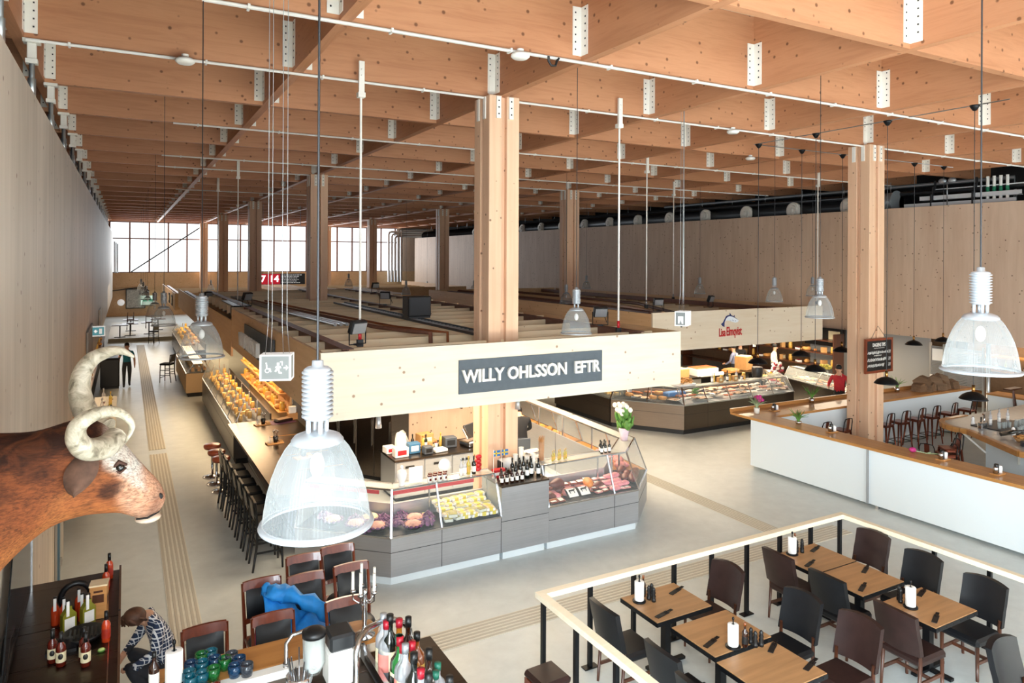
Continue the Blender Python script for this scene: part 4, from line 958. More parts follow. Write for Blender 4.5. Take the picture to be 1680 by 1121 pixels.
# kitchen behind
t=thing('prep_counter','steel kitchen counter with square doors behind the glass shelf of jars','counter',(4.95,14.0,0))
MB().box(0,2.6,.02,.95,.1,.86).build('carcass',m_steel,t); MB().box(-.02,2.62,-.02,1.0,.86,.9).build('worktop',m_steeltop,t); MB().box(.05,2.5,.1,.9,0,.1).build('plinth',m_dark,t)
for k in range(4):
    d=MB().box(.02+.645*k,.635+.645*k,-.005,.02,.14,.84,b=.004).build('door',m_steel,t); MB().box(.22+.645*k,.42+.645*k,-.014,-.005,.7,.75).build('handle',m_black,d)
cl=[('carton','white carton with a red printed panel on the kitchen counter','box',(5.15,14.25),(.3,.22,.2),m_paper,m_red),('carton','blue carton lying behind the red printed one','box',(5.5,14.4),(.26,.2,.22),m_bluebox,m_paper),('tub','dark blue grey tub at the front of the kitchen counter','tub',(5.75,14.2),(.2,.18,.16),m_slate,m_black),('tub','grey plastic tub beside the kitchen till','tub',(6.4,14.5),(.28,.24,.22),m_slate,m_darkgrey),
('tray','white tray on the kitchen counter between the two tubs','tray',(6.05,14.25),(.3,.24,.06),m_white,m_paper),('carton','brown carton at the back of the kitchen counter','box',(5.9,14.75),(.34,.25,.3),m_kraft,m_cream),('carton','white carton at the very end of the kitchen counter','box',(5.05,14.65),(.24,.24,.14),m_paper,m_red)]
for n,l,c,(x,y),(a,b_,h),m,m2 in cl:
    t=thing(n,l,c,(x,y,.902),R.random()*.3-.15); MB().box(-a/2,a/2,-b_/2,b_/2,0,h,b=.01).build('body',m,t); MB().box(-a/3,a/3,-b_/2-.004,-b_/2,h*.25,h*.75).build('panel',m2,t)
t=thing('plastic_bag','crumpled white plastic bag on the kitchen counter','bag',(5.3,14.62,.902)); MB().grid(10,9,lambda u,v:(.2*cos(2*PI*u)*(1-.5*v)*(1+.2*sin(9*u+4*v)),.16*sin(2*PI*u)*(1-.5*v)*(1+.2*cos(7*u)),.42*v+.03*sin(12*u))).build('bag',m_dirtwhite,t)
pk=[pk_pear,pk_jar,pk_oil,pk_wine,pk_cardb]
for k in range(16): 
    q=pk[k%5]; nm=q.r.name.split('.')[0].replace('_',' ')
    q.at((5.6+.085*(k%8)+.03*R.random(),14.6+.14*(k//8),.902),R.random()*3,'%s in the kitchen counter clutter, %s line, %s along'%(nm,('front','back')[k//8],ORD[k%8]),'%ss in the kitchen clutter'%nm)
t=thing('slicing_machine','steel slicing machine with raised arm on the kitchen counter','machine',(6.95,14.4,.902),.3); MB().box(-.28,.28,-.18,.18,0,.12,b=.02).build('base',m_steelplain,t); MB().cbox((.05,.1,.3),(.5,.06,.32),.2,.02,-.5).build('carriage',m_darkgrey,t); MB().cbox((-.12,.05,.28),(.3,.04,.26),.3,.01,-.6).build('plate',m_steelplain,t); MB().cyl((.2,-.19),.03,.04,.08,10).build('knob',m_black,t)
t=thing('tall_cabinet','tall dark steel cabinet row behind the dark bar counter','cabinet',(4.15,16.9,0),-.95)
for k in range(4): MB().box(.5*k+.006,.5*k+.494,0,.7,.1,2.1,b=.008).build('door',m_steeldk,t); MB().box(.5*k+.43,.5*k+.45,-.03,0,.8,1.4).build('handle',m_steelplain,t)
MB().box(0,2,.05,.7,0,.1).build('plinth',m_dark,t)
t=thing('back_wall_board','tan board wall closing the kitchen behind the front column','partition',(0,0,0)); MB().box(4.4,9.0,17.6,17.66,0,3.15).build('board',m_wallR,t); 
sh=MB()
t=thing('wall_shelf','dark wall shelf of kitchen goods behind the front column','shelf',(6.4,17.45,1.35)); MB().box(-1.4,1.6,-.15,.15,0,.03).build('board',m_darkwood,t); MB().box(-1.4,1.6,-.15,.15,.45,.48).build('board',m_darkwood,t); MB().box(-1.42,-1.38,-.15,.15,-.3,.9).box(1.58,1.62,-.15,.15,-.3,.9).build('upright',m_darkwood,t)
for k in range(22):
    q=[pk_jar,pk_cardb,pk_pear,pk_clear,pk_berry][k%5]; nm=q.r.name.split('.')[0].replace('_',' ')
    q.at((5.15+.25*(k%11),17.42,1.382+.45*(k//11)),R.random(),'%s on the %s dark kitchen wall shelf, %s along'%(nm,('lower','upper')[k//11],ORD[k%11]),'%ss on the dark kitchen shelf'%nm,1.3)
t=thing('tool_rail','rail of hung kitchen tools behind the front column','rail',(6.6,17.5,2.5)); MB().tube([(-.8,0,0),(1.2,0,0)],.012,6).build('bar',m_galv,t)
for k in range(9): MB().cbox((-.7+.22*k,0,-.25-.04*(k%3)),(.05+.03*(k%2),.02,.4),0).build('tool',[m_pinklabel,m_black,m_redcap,m_white][k%4],t)
# ---------------------------------------------------------------- dark bar counter on the corridor side
t=thing('bar_counter','long dark steel bar counter with black stools, running beside the corridor','counter',(0,0,0))
MB().prism([(2.28,12.5),(2.75,12.3),(3.8,12.3),(3.8,18.4),(2.2,18.4)],.99,1.05,'Z').build('worktop',m_steeltop,t)
MB().prism([(2.72,12.4),(3.7,12.4),(3.7,18.4),(2.68,18.4)],.0,.99,'Z').build('base_panel',m_steeldk,t)
MB().box(2.6,2.66,12.5,18.3,.2,.24).build('foot_rail',m_steelplain,t)
for y in (13.75,14.9,16.6): MB().box(2.9,3.78,y-.012,y+.012,1.05,1.058).build('joint_strip',m_brass,t)
t=thing('black_bar_stool','stool','bar stool')
def bar_stool(t):
    for sx,sy in ((-1,-1),(-1,1),(1,-1),(1,1)):
        b=MB()
        if sx<0: b.tube([(-.27,.2*sy,0),(-.21,.19*sy,.4),(-.2,.19*sy,.75),(-.23,.19*sy,1.12)],[.018,.021,.021,.015],8)
        else: b.tube([(.2,.2*sy,0),(.18,.18*sy,.72)],[.016,.022],8)
        b.build('leg',m_black,t)
    MB().box(-.22,.22,-.21,.21,.7,.78,b=.025).build('seat',plain('stool_black','#0d0d0e',.65,spec=.15),t)
    MB().grid(4,8,lambda u,v:(-.2-.012-.04*v+.02*abs(u-.5)*0,(-.17+.34*u),.83+.3*v)).grid(4,8,lambda u,v:(-.23-.012-.04*v,(.17-.34*u),.83+.3*v)).build('back_panel',plain('stool_back_reflection','#75726a',.35),t)  # grey of the panel is a reflection on the black back, put into its colour
    MB().beam((-.235,-.2,1.12),(-.235,.2,1.12),.035,.03).build('top_rail',m_black,t)
    for z,(a,c) in ((.3,((-.22,-.2),(.19,-.2))),(.3,((-.22,.2),(.19,.2))),(.2,((.19,-.2),(.19,.2))),(.5,((-.2,-.19),(.18,-.19))),(.5,((-.2,.19),(.18,.19))),(.42,((-.2,-.19),(-.2,.19)))):
        MB().beam((a[0],a[1],z),(c[0],c[1],z),.02,.028).build('stretcher',m_black,t)
bar_stool(t); BS=Proto(t)
for k in range(7): BS.at((2.1-.02*k,12.22+.56*k,0),.05*(R.random()-.5),'black bar stool with reflection-grey back panel at the dark counter, %s from the salad case'%ORD[k],'black bar stools')
t=thing('round_stool','stool','stool'); MB().lathe([(0,.66),(.17,.66),(.19,.7),(.19,.74),(.16,.76),(0,.765)],24).build('seat',m_deepred,t); MB().cyl((0,0),.028,.03,.66,12).build('post',m_steelplain,t); MB().lathe([(0,0),(.2,0),(.2,.015),(.04,.04),(0,.04)],24).build('foot',m_steelplain,t); RS=Proto(t)
for k in range(3): RS.at((1.85-.03*k,16.55+.6*k,0),0,'round brown stool beyond the black stools, %s in its row'%ORD[k],'round brown stools')
def cutlery(x,y,rz,label):
    t=thing('cutlery_cup',label,'cutlery',(x,y,1.052),rz,'cutlery cups on the dark counter')
    MB().box(-.2,.16,-.09,.1,0,.025).build('board',m_boardwood,t); MB().lathe([(0,.025),(.045,.025),(.06,.15),(.055,.15),(.04,.03)],16).build('cup',m_black,t)
    b=MB()
    for k in range(8): a=k*.8; b.tube([(.02*cos(a),.02*sin(a),.05),(.05*cos(a),.05*sin(a),.24+.02*(k%3))],.006,5); b.ball((.052*cos(a),.052*sin(a),.25+.02*(k%3)),(.012,.012,.02),6,5)
    b.build('cutlery',m_steelplain,t)
    b=MB()
    for k in range(2): b.lathe([(0,0),(.025,0),(.025,.09),(.012,.12),(.012,.14),(0,.14)],10,c=(-.13,-.04+.08*k,.025))
    b.build('cruet',m_glass,t); MB().box(.07,.15,-.06,.07,.025,.05).build('napkin_block',m_kraft,t)
cutlery(2.95,17.9,.2,'cutlery cup on a small board at the far end of the dark counter'); cutlery(2.9,16.0,.1,'cutlery cup on a small board in the middle of the dark counter'); cutlery(3.2,14.6,.3,'cutlery cup beside the brass joint, half hidden by the largest lamp')
t=thing('place_mat','plum coloured paper mat on the dark counter','mat',(3.4,18.0,1.052),.2); MB().box(-.3,.3,-.2,.2,0,.004).build('sheet',m_plum,t)
t=thing('leather_case','brown leather case lying on the plum mat','case',(3.45,18.02,1.057),.4); MB().box(-.22,.22,-.12,.12,0,.07,b=.03).build('body',m_leatherbr,t); MB().box(-.18,.18,-.1,.1,.07,.08).build('flap',plain('tan_leather','#a9825a',.6),t)
pk_clear.at((3.45,14.2,1.052),0,'clear bottle on the dark counter beside the largest lamp',None,.8); pk_oil.at((3.25,15.2,1.052),0,'little sauce bottle with red cap on the dark counter',None,.7)
t=thing('menu_box','pale wooden menu box on the dark counter end','box',(3.7,18.2,1.052)); MB().box(-.12,.12,-.1,.1,0,.16).build('box',m_boardwood,t); MB().box(-.08,.08,-.07,.07,.1,.32).build('menu',m_paper,t)
# ================================================================ the fish stall
t=thing('stall_fascia','pale spruce fascia of the fish stall with the leaping fish emblem','fascia',(13.5,16,2.4))
MB().box(0,7.5,-.03,.03,0,1.16).build('front_board',m_spruce,t); MB().box(0,.05,.03,17.2,.05,1.12).build('side_board',m_sprucey,t); MB().box(7.45,7.5,.03,17,0,1.12).build('side_board',m_sprucey,t)
MB().box(0,7.5,17.2,17.26,0,1.1).build('rear_board',m_sprucey,t)
s=thing('fish_emblem','blue leaping fish emblem over red hand lettering on the fish stall fascia','sign',(16.62,15.965,2.95))
k=.0196/14
q=lambda pts,dx=0: [((x-815)*k*1.06,(560-z)*k*1.02+.02*0) for x,z in pts]
b=MB(); b.prism(q([(545,440),(600,410),(640,350),(690,275),(740,255),(800,250),(870,262),(930,297),(1000,335),(1065,382),(1030,360),(960,325),(880,290),(800,275),(740,285),(690,325),(650,400),(645,510),(590,480)]),-.006,0,'Y').prism(q([(795,255),(800,200),(850,258)]),-.006,0,'Y').prism(q([(770,365),(835,385),(830,375)]),-.012,0,'Y').prism(q([(870,350),(910,385),(890,385)]),-.012,0,'Y').prism(q([(900,290),(935,250),(945,320)]),-.006,0,'Y').prism(q([(950,375),(968,375),(968,392),(950,392)]),-.012,0,'Y')
b.build('dark_back',m_logoblue,s)
MB().prism(q([(690,325),(740,285),(800,275),(880,290),(960,325),(1030,360),(1065,382),(1025,415),(960,425),(890,405),(810,385),(740,362),(680,375),(655,400)]),-.009,0,'Y').build('pale_belly',m_logopale,s)
for bd,sz,wd,cx,cz in (('Lisa',.36,.27,-.35,-.1),('Elmqvist',.38,.66,.16,-.08)):
    o=lettering(bd,sz,m_logored,s,(cx,-.012,cz),bold=.007,depth=.004); xs_=[v.co.x for v in o.data.vertices]; o.scale.x=wd/(max(xs_)-min(xs_))
t=thing('stall_roof','timber roof frame with brown pipes behind the fish stall fascia','roof frame',(13.5,16,3.0))
for i in range(20): MB().box(.06,7.44,.5+.85*i-.024,.5+.85*i+.024,.0,.2).build('joist',m_joist,t)
MB().box(.05,7.45,.03,17.2,-.03,0).build('ceiling_board',m_joist,t)
for x in (1.0,6.6): MB().box(x-.09,x+.09,.3,17,.3,.46).build('steel_beam',m_rust,t)
for i in range(3): tag(MB().tube([(14.3+.5*i,17,3.42),(14.6+1.2*i,21,3.45),(14.6+1.2*i,32,3.45)],.1-.02*i,8).build('roof_pipe',m_rust if i!=1 else m_sprucey),'brown pipe on the fish stall roof, %s from the corner'%ORD[i],'pipe','brown pipes on the fish stall roof')
cg,WG,rG,LG=case('display_case','angled end of the fish counter with a pale front, below the corner of its fascia',(13.0,17.3),(14.3,15.5),D=.9,zb=.85,zt=1.32,ml=.2,mr=.45,posts=(0,.5,1),ends=(1,0),panel=steel('taupe_steel','#9a8a7c','X',.35,.7),pl=m_darkgrey)
ch,WH,rH,LH=case('display_case','long front of the fish counter in dark brown steel, heaped with fish and seafood',(14.3,15.5),(19.0,15.5),D=.95,zb=.85,zt=1.32,ml=.45,mr=.3,posts=(0,.2,.4,.6,.8,1),ends=(0,0),panel=m_steeldk,pl=m_darkgrey,seams=(.2,.6),deck=m_ice)
ci,WI,rI,LI=case('display_case','angled far end of the fish counter towards the bar corner',(19.0,15.5),(19.9,16.8),D=.9,zb=.85,zt=1.32,ml=.3,mr=0,posts=(.4,1),ends=(0,1),panel=m_steeldk,pl=m_darkgrey)
cj,WJ,rJ,LJ=case('display_case','side run of the fish counter going back behind the flower vase',(13.0,20.5),(13.0,17.35),D=.9,zb=.85,zt=1.32,posts=(0,.33,.66,1),ends=(1,1),panel=m_steeldk,pl=m_darkgrey)
fill(WH,rH,[pk_fish,pk_fillet,pk_white,pk_tray],.25,4.4,.1,.8,.872,11,3,'on the fish counter ice','on the ice of the fish counter',.4,lambda y:.28*y,0,1.3,end='the pale corner')
fill(WH,rH,[pk_white,pk_vac,pk_fillet],.6,4.4,.4,.8,.98,9,1,'heaped high on the fish counter','in the upper row of the fish counter',.4,None,0,1.3,end='the pale corner')
fill(WG,rG,[pk_loaf,pk_tray,pk_saus],.3,2.0,.1,.75,.872,6,2,'in the pale angled fish counter','in the angled end of the fish counter',.4,lambda y:.2*y,0,1.2,end='the vase side')
fill(WI,rI,[pk_vac,pk_cheese,pk_berry],.2,1.4,.1,.7,.872,5,3,'heaped at the fish counter end','at the far end of the fish counter',.4,lambda y:.35*y,0,1.4,end='the long front')
fill(WJ,rJ,[pk_cheese,pk_loaf],.2,3,.15,.7,.872,8,2,'in the fish counter side run','in the side run of the fish counter',.4,end='its rear')
t=thing('parsley_bunch','bunch of green parsley standing among the fish','herbs',WH(.9,.5,.95)); b=MB()
for i in range(30): a=i*2.4; b.ball((.12*sin(a)*(i/30),.1*cos(a)*(i/30),.06+.2*((i*7)%10)/10),(.04,.04,.03),6,4)
b.build('foliage',m_green,t)
b=MB(); b.box(-.35,.35,-.15,.15,0,.12,b=.03); tag(b.build('blue_film_roll',m_bluefilm,None,WH(.3,.75,1.0)),'blue film covered roll at the near end of the fish counter','roll')
t=thing('bread_heap_tray','white tray heaped with brown sticks of bread on the fish counter shelf','tray',WH(.45,.5,1.34)); MB().box(-.3,.3,-.2,.2,0,.06).build('tray',m_paper,t)
b=MB(); R4=random.Random(3)
for i in range(60): a=R4.random()*3.1; x=-.25+.5*R4.random(); y=-.15+.3*R4.random(); z=.08+.16*R4.random()*(1-abs(x)*2.5); b.tube([(x-.07*cos(a),y-.05*sin(a),z),(x+.07*cos(a),y+.05*sin(a),z+.02)],.018,5)
o=b.build('bread_sticks',m_bread,t); o['kind']='stuff'
fs=[pk_clear,pk_oil,pk_cardb,pk_gold,pk_wine,pk_gold,pk_cardb,pk_clear,pk_jar,pk_gold]
for i in range(10): nm=fs[i].r.name.split('.')[0].replace('_',' '); fs[i].at(WH(1.55+.16*i,.45+.08*(i%2),1.325),0,'%s in the bottle row on the fish counter shelf, %s from the bread'%(nm,ORD[i]),'%ss in the bottle row on the fish counter'%nm,1.1)
t=thing('lemon_basket','clear bowl of lemons on the fish counter shelf','bowl',WH(4.2,.5,1.325)); MB().lathe([(0,0),(.1,0),(.17,.12),(.165,.12),(.1,.01),(0,.01)],18).build('bowl',m_glass,t)
for i in range(7): pk_lemon.at(WH(4.2+.08*cos(i*1.05)*(i>0),.5+.08*sin(i*1.05)*(i>0),1.345+.05*(i==0)),i,'lemon in the clear fish counter bowl, %s'%('topmost in the middle' if i==0 else '%s around the rim'%ORD[i-1]),'lemons in the clear bowl')
t=thing('dark_jug','tall dark pot behind the clear bowl of lemons','pot',WH(3.7,.62,1.325)); MB().lathe([(0,0),(.15,0),(.17,.05),(.17,.3),(.16,.32),(0,.31)],20).build('pot',m_black,t); MB().tube([(.17,0,.25),(.25,0,.22),(.25,0,.1),(.17,0,.08)],.015,6).build('handle',m_black,t)
t=thing('garlic_string','red and white string of onions hung at the end of the fish counter','onions',WI(.6,.4,1.34)); b=MB(); c=MB()
for i in range(24): (b if i%2 else c).ball((.18*cos(i*1.9),.12*sin(i*2.3),.06+.3*((i*5)%12)/12),(.05,.05,.05),8,6)
b.build('white_bulbs',m_petal,t); c.build('red_bulbs',m_berry,t)
# behind the fish counter
t=thing('prep_table','dark preparation table behind the fish counter','table',(16.2,18.6,0)); MB().box(0,5.2,0,.9,.88,.95).build('worktop',m_steeltop,t); MB().box(.05,5.1,.05,.85,.1,.5).build('under_shelf',m_steeldk,t)
for x in (.1,2.6,5.1): MB().box(x-.03,x+.03,.05,.85,0,.88).build('leg',m_darkgrey,t)
for i,(x,y,a,b_,h,m,m2,n,l,c) in enumerate(((18.3,18.9,1.0,.6,.26,m_paper,m_salmon,'fish_crate','white polystyrene crate of pink fish behind the fish counter','crate'),(17.2,18.9,.5,.5,.3,m_kraft,m_cream,'carton','brown carton behind the fish counter, near the white crate','carton'),(19.7,18.9,.6,.4,.1,m_boardwood,m_kraft,'chopping_board','propped wooden board behind the fish counter','board'),(20.6,19.1,.5,.5,.5,m_kraft,m_cream,'carton','tall brown carton beside the person in pale blue','carton'))):
    t=thing(n,l,c,(x,y,.952),.1*i); MB().box(-a/2,a/2,-b_/2,b_/2,0,h,b=.015).build('body',m,t); MB().box(-a/2+.04,a/2-.04,-b_/2+.04,b_/2-.04,h-.02,h+.03,b=.01).build('content',m2,t)
tag(MB().tube([(17.9,18.55,1.02),(18.9,18.5,1.02)],.07,12).build('paper_roll',m_paper),'long white paper roll at the edge of the preparation table','roll')
cK,WK,rK,LK=case('display_case','dark side counter of seafood in front of which the person in red stands',(21.0,17.6),(20.1,14.2),D=1.0,zb=.85,zt=1.25,posts=(0,.5,1),ends=(1,1),panel=m_steeldk,pl=m_darkgrey)
fill(WK,rK,[pk_fillet,pk_tray,pk_white,pk_saus],.2,3.3,.1,.85,.872,9,3,'in the dark side counter','in the dark side counter',.4,end='the wall')
t=thing('back_shelf','tall shelf of goods on the recess wall behind the fish stall','shelf',(23.9,19.6,0),.0)
for z in (.5,1.0,1.5,2.0): MB().box(-.4,.2,-2.2,6,z,z+.04).build('board',m_darkwood,t)
for y in (-2.2,1.9,5.98): MB().box(-.4,.2,y-.02,y+.02,0,2.3).build('upright',m_darkwood,t)
for i in range(40): 
    q=[pk_gold,pk_cardb,pk_orange,pk_loaf,pk_berry][i%5]; nm=q.r.name.split('.')[0].replace('_',' ')
    q.at((23.75,17.6+.39*(i%20),(1.042,1.542)[i//20]),R.random()*3,'%s on the %s board of the tall shelf behind the fish stall, %s along'%(nm,('lower','upper')[i//20],ORD[i%20]),'%ss on the tall shelf'%nm,1.4)
t=thing('wall_screen','small lit screen on the dark board under the pine wall','screen',(24.2,18.3,2.15)); MB().box(-.03,.03,-.9,.9,-.4,.3).build('board',m_dark,t); MB().box(-.05,-.03,.1,.45,-.15,.12).build('screen',m_signpane,t); MB().box(-.045,-.03,-.7,-.2,-.25,.2).build('poster',m_cream,t)
t=thing('yellow_bouquet','yellow flower bunch at the side counter beside the person in red','flowers',(20.3,15.3,1.27)); MB().lathe([(0,0),(.06,0),(.08,.2),(0,.2)],12).build('vase',m_glass,t); b=MB()
for i in range(24): a=i*2.4; b.ball((.16*math.sqrt(i/24)*cos(a),.16*math.sqrt(i/24)*sin(a),.3+.1*((i*7)%5)/5),(.05,.05,.05),6,5)
b.build('blossom',plain('yellow_flower','#cdbb4f',.6,var=.3),t)
# ================================================================ further stalls
def far_roof(label,x0,x1,y0,y1,z0,z1,front=True):
    t=thing('stall_fascia',label,'fascia',(x0,y0,z0)); w_,d_,h=x1-x0,y1-y0,z1-z0
    MB().box(0,w_,-.03,.03,0,h).build('front_board',m_sprucey,t); MB().box(0,.05,.03,d_,0,h).build('side_board',m_sprucey,t); MB().box(w_-.05,w_,.03,d_,0,h).build('side_board',m_sprucey,t)
    MB().box(.05,w_-.05,.03,d_,h-.55,h-.52).build('roof_board',m_joist,t)
    b=MB()
    for i in range(int(d_/1.1)): b.box(.06,w_-.06,.6+1.1*i,.65+1.1*i,h-.52,h-.32)
    b.build('roof_slat',m_joist,t)
    MB().box(.3,.48,.3,d_,h-.3,h-.12).build('steel_beam',m_rust,t)
far_roof('tan fascia of the second corridor stall, stepping down behind the front stall',2.62,9.7,33.4,44,2.3,3.3)
far_roof('tan fascia of the third corridor stall with small dark picture boards',2.55,9.6,46,62,1.95,2.95)
far_roof('tan fascia of the middle stall before the far columns',11.2,13.3,35.5,46,2.2,3.2)
far_roof('tan fascia of the far middle stall beneath the end frieze',11.0,22.5,48,62,2.0,3.0)
t=thing('second_side_board','tan side board of the front stall row carrying on along the corridor','fascia',(2.6,21.05,2.35)); MB().box(0,.05,0,12,0,1.0).build('side_board',m_sprucey,t); MB().box(.05,1.9,0,.05,.2,.95).build('return_board',m_spruce,t)
t=thing('roof_cabinet','dark open cabinet on the roof edge of the corridor stalls','cabinet',(2.8,22.2,3.36)); MB().box(0,.5,0,3,0,.05).box(0,.5,0,3,.3,.33).box(.45,.5,0,3,0,.33).build('body',m_blackmetal,t)
for i in range(4): MB().box(.05,.35,.2+.7*i,.5+.7*i,.06,.25).build('unit',m_darkgrey,t)
for i,y in enumerate((48,51)):
    t=thing('picture_board','small dark picture board on the third corridor stall, %s'%('nearer' if i==0 else 'farther'),'picture',(2.53,y,2.4),0,'picture boards'); MB().box(-.03,0,0,1.2,-.3,.35).build('panel',m_black,t); MB().box(-.035,-.03,.3,.9,-.15,.2).build('image',m_cream,t)
# corridor counters
cL,WL,rL,LLn=case('display_case','long brown steel corridor case of golden jars beyond the dark counter',(2.35,26.6),(2.35,18.5),D=.9,zb=.9,zt=1.55,posts=(0,.17,.34,.5,.67,.84,1),ends=(1,1),panel=m_steeldk,pl=m_dark,shelf=False)
fill(WL,rL,[pk_gold,pk_gold,pk_loaf,pk_berry,pk_cheese],.2,7.9,.12,.75,.922,24,3,'in the long brown corridor case','in the long brown corridor case',.3,lambda y:.25*y,end='its far end')
t=thing('back_shelf','warm lit wooden shelf of goods behind the corridor case','shelf',(3.55,19.2,0))
MB().box(.3,.35,0,7,0,2.3).build('back_panel',m_sprucey,t)
for z in (1.0,1.5,1.95): MB().box(0,.3,0,7,z,z+.03).build('board',m_boardwood,t)
for i in range(42):
    q=[pk_gold,pk_loaf,pk_cardb,pk_gold][i%4]; nm=q.r.name.split('.')[0].replace('_',' ')
    q.at((3.68,19.4+.32*(i%21),1.032+.5*(i//21)),R.random()*3,'%s on the %s warm wooden shelf board behind the corridor case, %s along'%(nm,('lower','upper')[i//21],ORD[i%21]),'%ss on the warm wooden shelf'%nm,1.3)
cM,WM,rM,LM=case('display_case','farther corridor case of yellow fruit and cheese under the tan fascias',(2.3,44),(2.3,34.5),D=.9,zb=.9,zt=1.35,posts=(0,.25,.5,.75,1),ends=(1,1),panel=m_steeldk,pl=m_dark,shelf=False)
fill(WM,rM,[pk_orange,pk_cheese,pk_gold,pk_loaf],.2,9.2,.12,.75,.922,20,3,'in the farther corridor case','in the farther corridor case',.3,lambda y:.4*y,end='its far end')
cN,WN,rN,LN=case('display_case','pale linen covered corridor table by the tall dark stool',(1.95,34.0),(1.95,28.2),D=.9,zb=.85,zt=1.2,posts=(0,.5,1),ends=(1,1),panel=plain('tan_panel','#a98d68',.6),pl=m_dark,back=False)
fill(WN,rN,[pk_cardb,pk_gold,pk_loaf],.2,5.6,.15,.75,.872,10,3,'on the linen corridor table','on the corridor table',.3,end='its far end')
BS.at((1.5,32.0,0),2.6,'tall dark stool alone beside the corridor table, far from the counter row','black bar stools')
BS.at((1.45,46.5,0),2.2,'dark stool at the end of the corridor before the platform','black bar stools',.95)
t=thing('platform','low grey platform at the end of the corridor','platform',(-.9,48.0,0)); MB().box(0,4.2,0,12,0,.22).build('deck',m_strip,t); MB().box(0,4.2,-.02,0,0,.2).build('riser',plain('riser_grey','#8d8778',.6),t)
# stacked cafe furniture
tb=thing('cafe_table','table','table'); MB().box(-.45,.45,-.4,.4,.72,.76).build('table_top',m_darkwood,tb); MB().cyl((0,0),.035,.04,.72,8).build('post',m_black,tb); MB().box(-.3,.3,-.03,.03,0,.04).box(-.03,.03,-.3,.3,0,.04).build('foot',m_black,tb); TB=Proto(tb)
cc=thing('cafe_chair','chair','chair')
MB().box(-.2,.2,-.2,.2,.42,.46).build('seat',m_darkwood,cc); MB().box(-.2,-.17,-.2,.2,.7,.85).build('back_slat',m_darkwood,cc)
for sx in(-1,1):
    for sy in(-1,1): MB().box(sx*.17-.018,sx*.17+.018,sy*.18-.018,sy*.18+.018,0,.42 if sx>0 else .85).build('leg',m_darkwood,cc)
CC=Proto(cc)
for i,(x,y) in enumerate(((.25,49.5),(1.3,50),(.3,52.5),(1.9,52.5),(-.3,47.9+.8))): TB.at((x,y,.222),0,'small dark cafe table on the corridor platform, %s'%('with a chair upturned on it, number-display side' if i==1 else 'with a chair upturned on it, wall side' if i==0 else 'behind the front pair, wall side' if i==2 else 'behind the front pair, stall side' if i==3 else 'touching the long side wall'),'cafe tables')
for i,(x,y) in enumerate(((.25,49.5),(1.3,50),(.3,52.5),(1.9,52.5))):
    o=CC.at((x,y,.985+.46),0,'dark cafe chair upturned on a cafe table, %s'%('wall side front' if i==0 else 'stall side front' if i==1 else 'wall side behind' if i==2 else 'stall side behind'),'upturned cafe chairs'); o.rotation_euler.x=PI
for i,(x,y) in enumerate(((.85,48.8),(2.0,49.5),(-.3,51))): CC.at((x,y,.222),i*1.4,'dark cafe chair standing on the platform, %s'%('between the front tables' if i==0 else 'beside the stall side table' if i==1 else 'against the long side wall'),'standing cafe chairs')
t=thing('framed_picture','framed pale picture on the far tan wall at the corridor end','picture',(.75,68.45,.9-.15)); MB().box(-.75,.75,-.04,.05,-.1,1.6).build('frame',m_black,t); MB().box(-.68,.68,-.05,-.04,-.03,1.53).build('image',plain('print_grey','#b9b9b2',.6,var=.3),t)
tag(MB().ball((-.35,68.32,1.2),(.28,.28,.28),12,8).build('globe_lamp',m_lightbox),'small white globe lamp beside the framed picture at the corridor end','lamp')
for i,(y,z,w_,h,l) in enumerate(((24,2.45,3.2,1.0,'tall grey framed poster board on the long side wall'),(33.5,2.5,1.8,.8,'white edged poster board on the long side wall near the exit sign'))):
    t=thing('poster_board',l,'poster',(-.94,y,z)); MB().box(0,.05,-w_/2,w_/2,-h*.8,h*.6).build('frame',m_grey if i==0 else m_white,t); MB().box(.05,.055,-w_/2+.12,w_/2-.12,-h*.75,h*.55).build('sheet',plain('poster_grey' if i==0 else 'poster_pale','#77716c' if i==0 else '#c9c8c2',.6,var=.15),t)
# shelf of goods under the long side wall
t=thing('goods_shelf','long dark shelf of goods tucked under the long side wall','shelf',(-1.5,15.5,0))
MB().box(-.9,.55,0,28,.85,.9).build('worktop',m_darkwood,t); MB().box(-.9,.5,0,28,.1,.85).build('base_panel',m_dark,t); MB().box(-.95,-.5,0,28,1.3,1.33).build('board',m_darkwood,t)
for i in range(60):
    q=[pk_gold,pk_cardb,pk_pear,pk_orange,pk_loaf,pk_wine][i%6]; nm=q.r.name.split('.')[0].replace('_',' ')
    q.at((-1.15-.28*(i%2),17.2+.42*i*.98,.902),R.random()*3,'%s on the long shelf under the side wall, %s of its kind along'%(nm,ORD[i//6]),'%ss on the long shelf under the side wall'%nm,1.35)
t=thing('white_bench','white slatted cart beside the side wall below the horn tip','cart',(-.5,21.0,0)); MB().box(-.3,.28,-.2,3.6,.82,.88).build('top',m_dirtwhite,t); MB().box(-.28,.25,-.1,3.5,.3,.34).build('shelf',m_dirtwhite,t)
for y in (-.15,1.7,3.5): 
    for x in (-.27,.24): MB().box(x-.03,x+.03,y-.03,y+.03,0,.82).build('leg',m_dirtwhite,t)
MB().beam((.25,0,.36),(.25,1.6,.8),.03,.03).beam((.25,1.6,.36),(.25,0,.8),.03,.03).beam((-.25,-.18,.36),(.22,-.18,.8),.03,.03).build('cross_brace',m_dirtwhite,t)
for i in range(8): q=[pk_jar,pk_oil,pk_clear,pk_pear][i%4]; nm=q.r.name.split('.')[0].replace('_',' '); q.at((-.55+.18*(i%2),21.2+.4*i,.882),i,'%s on the white cart by the side wall, %s from the easel'%(nm,ORD[i]),'%ss on the white cart'%nm,1.4)
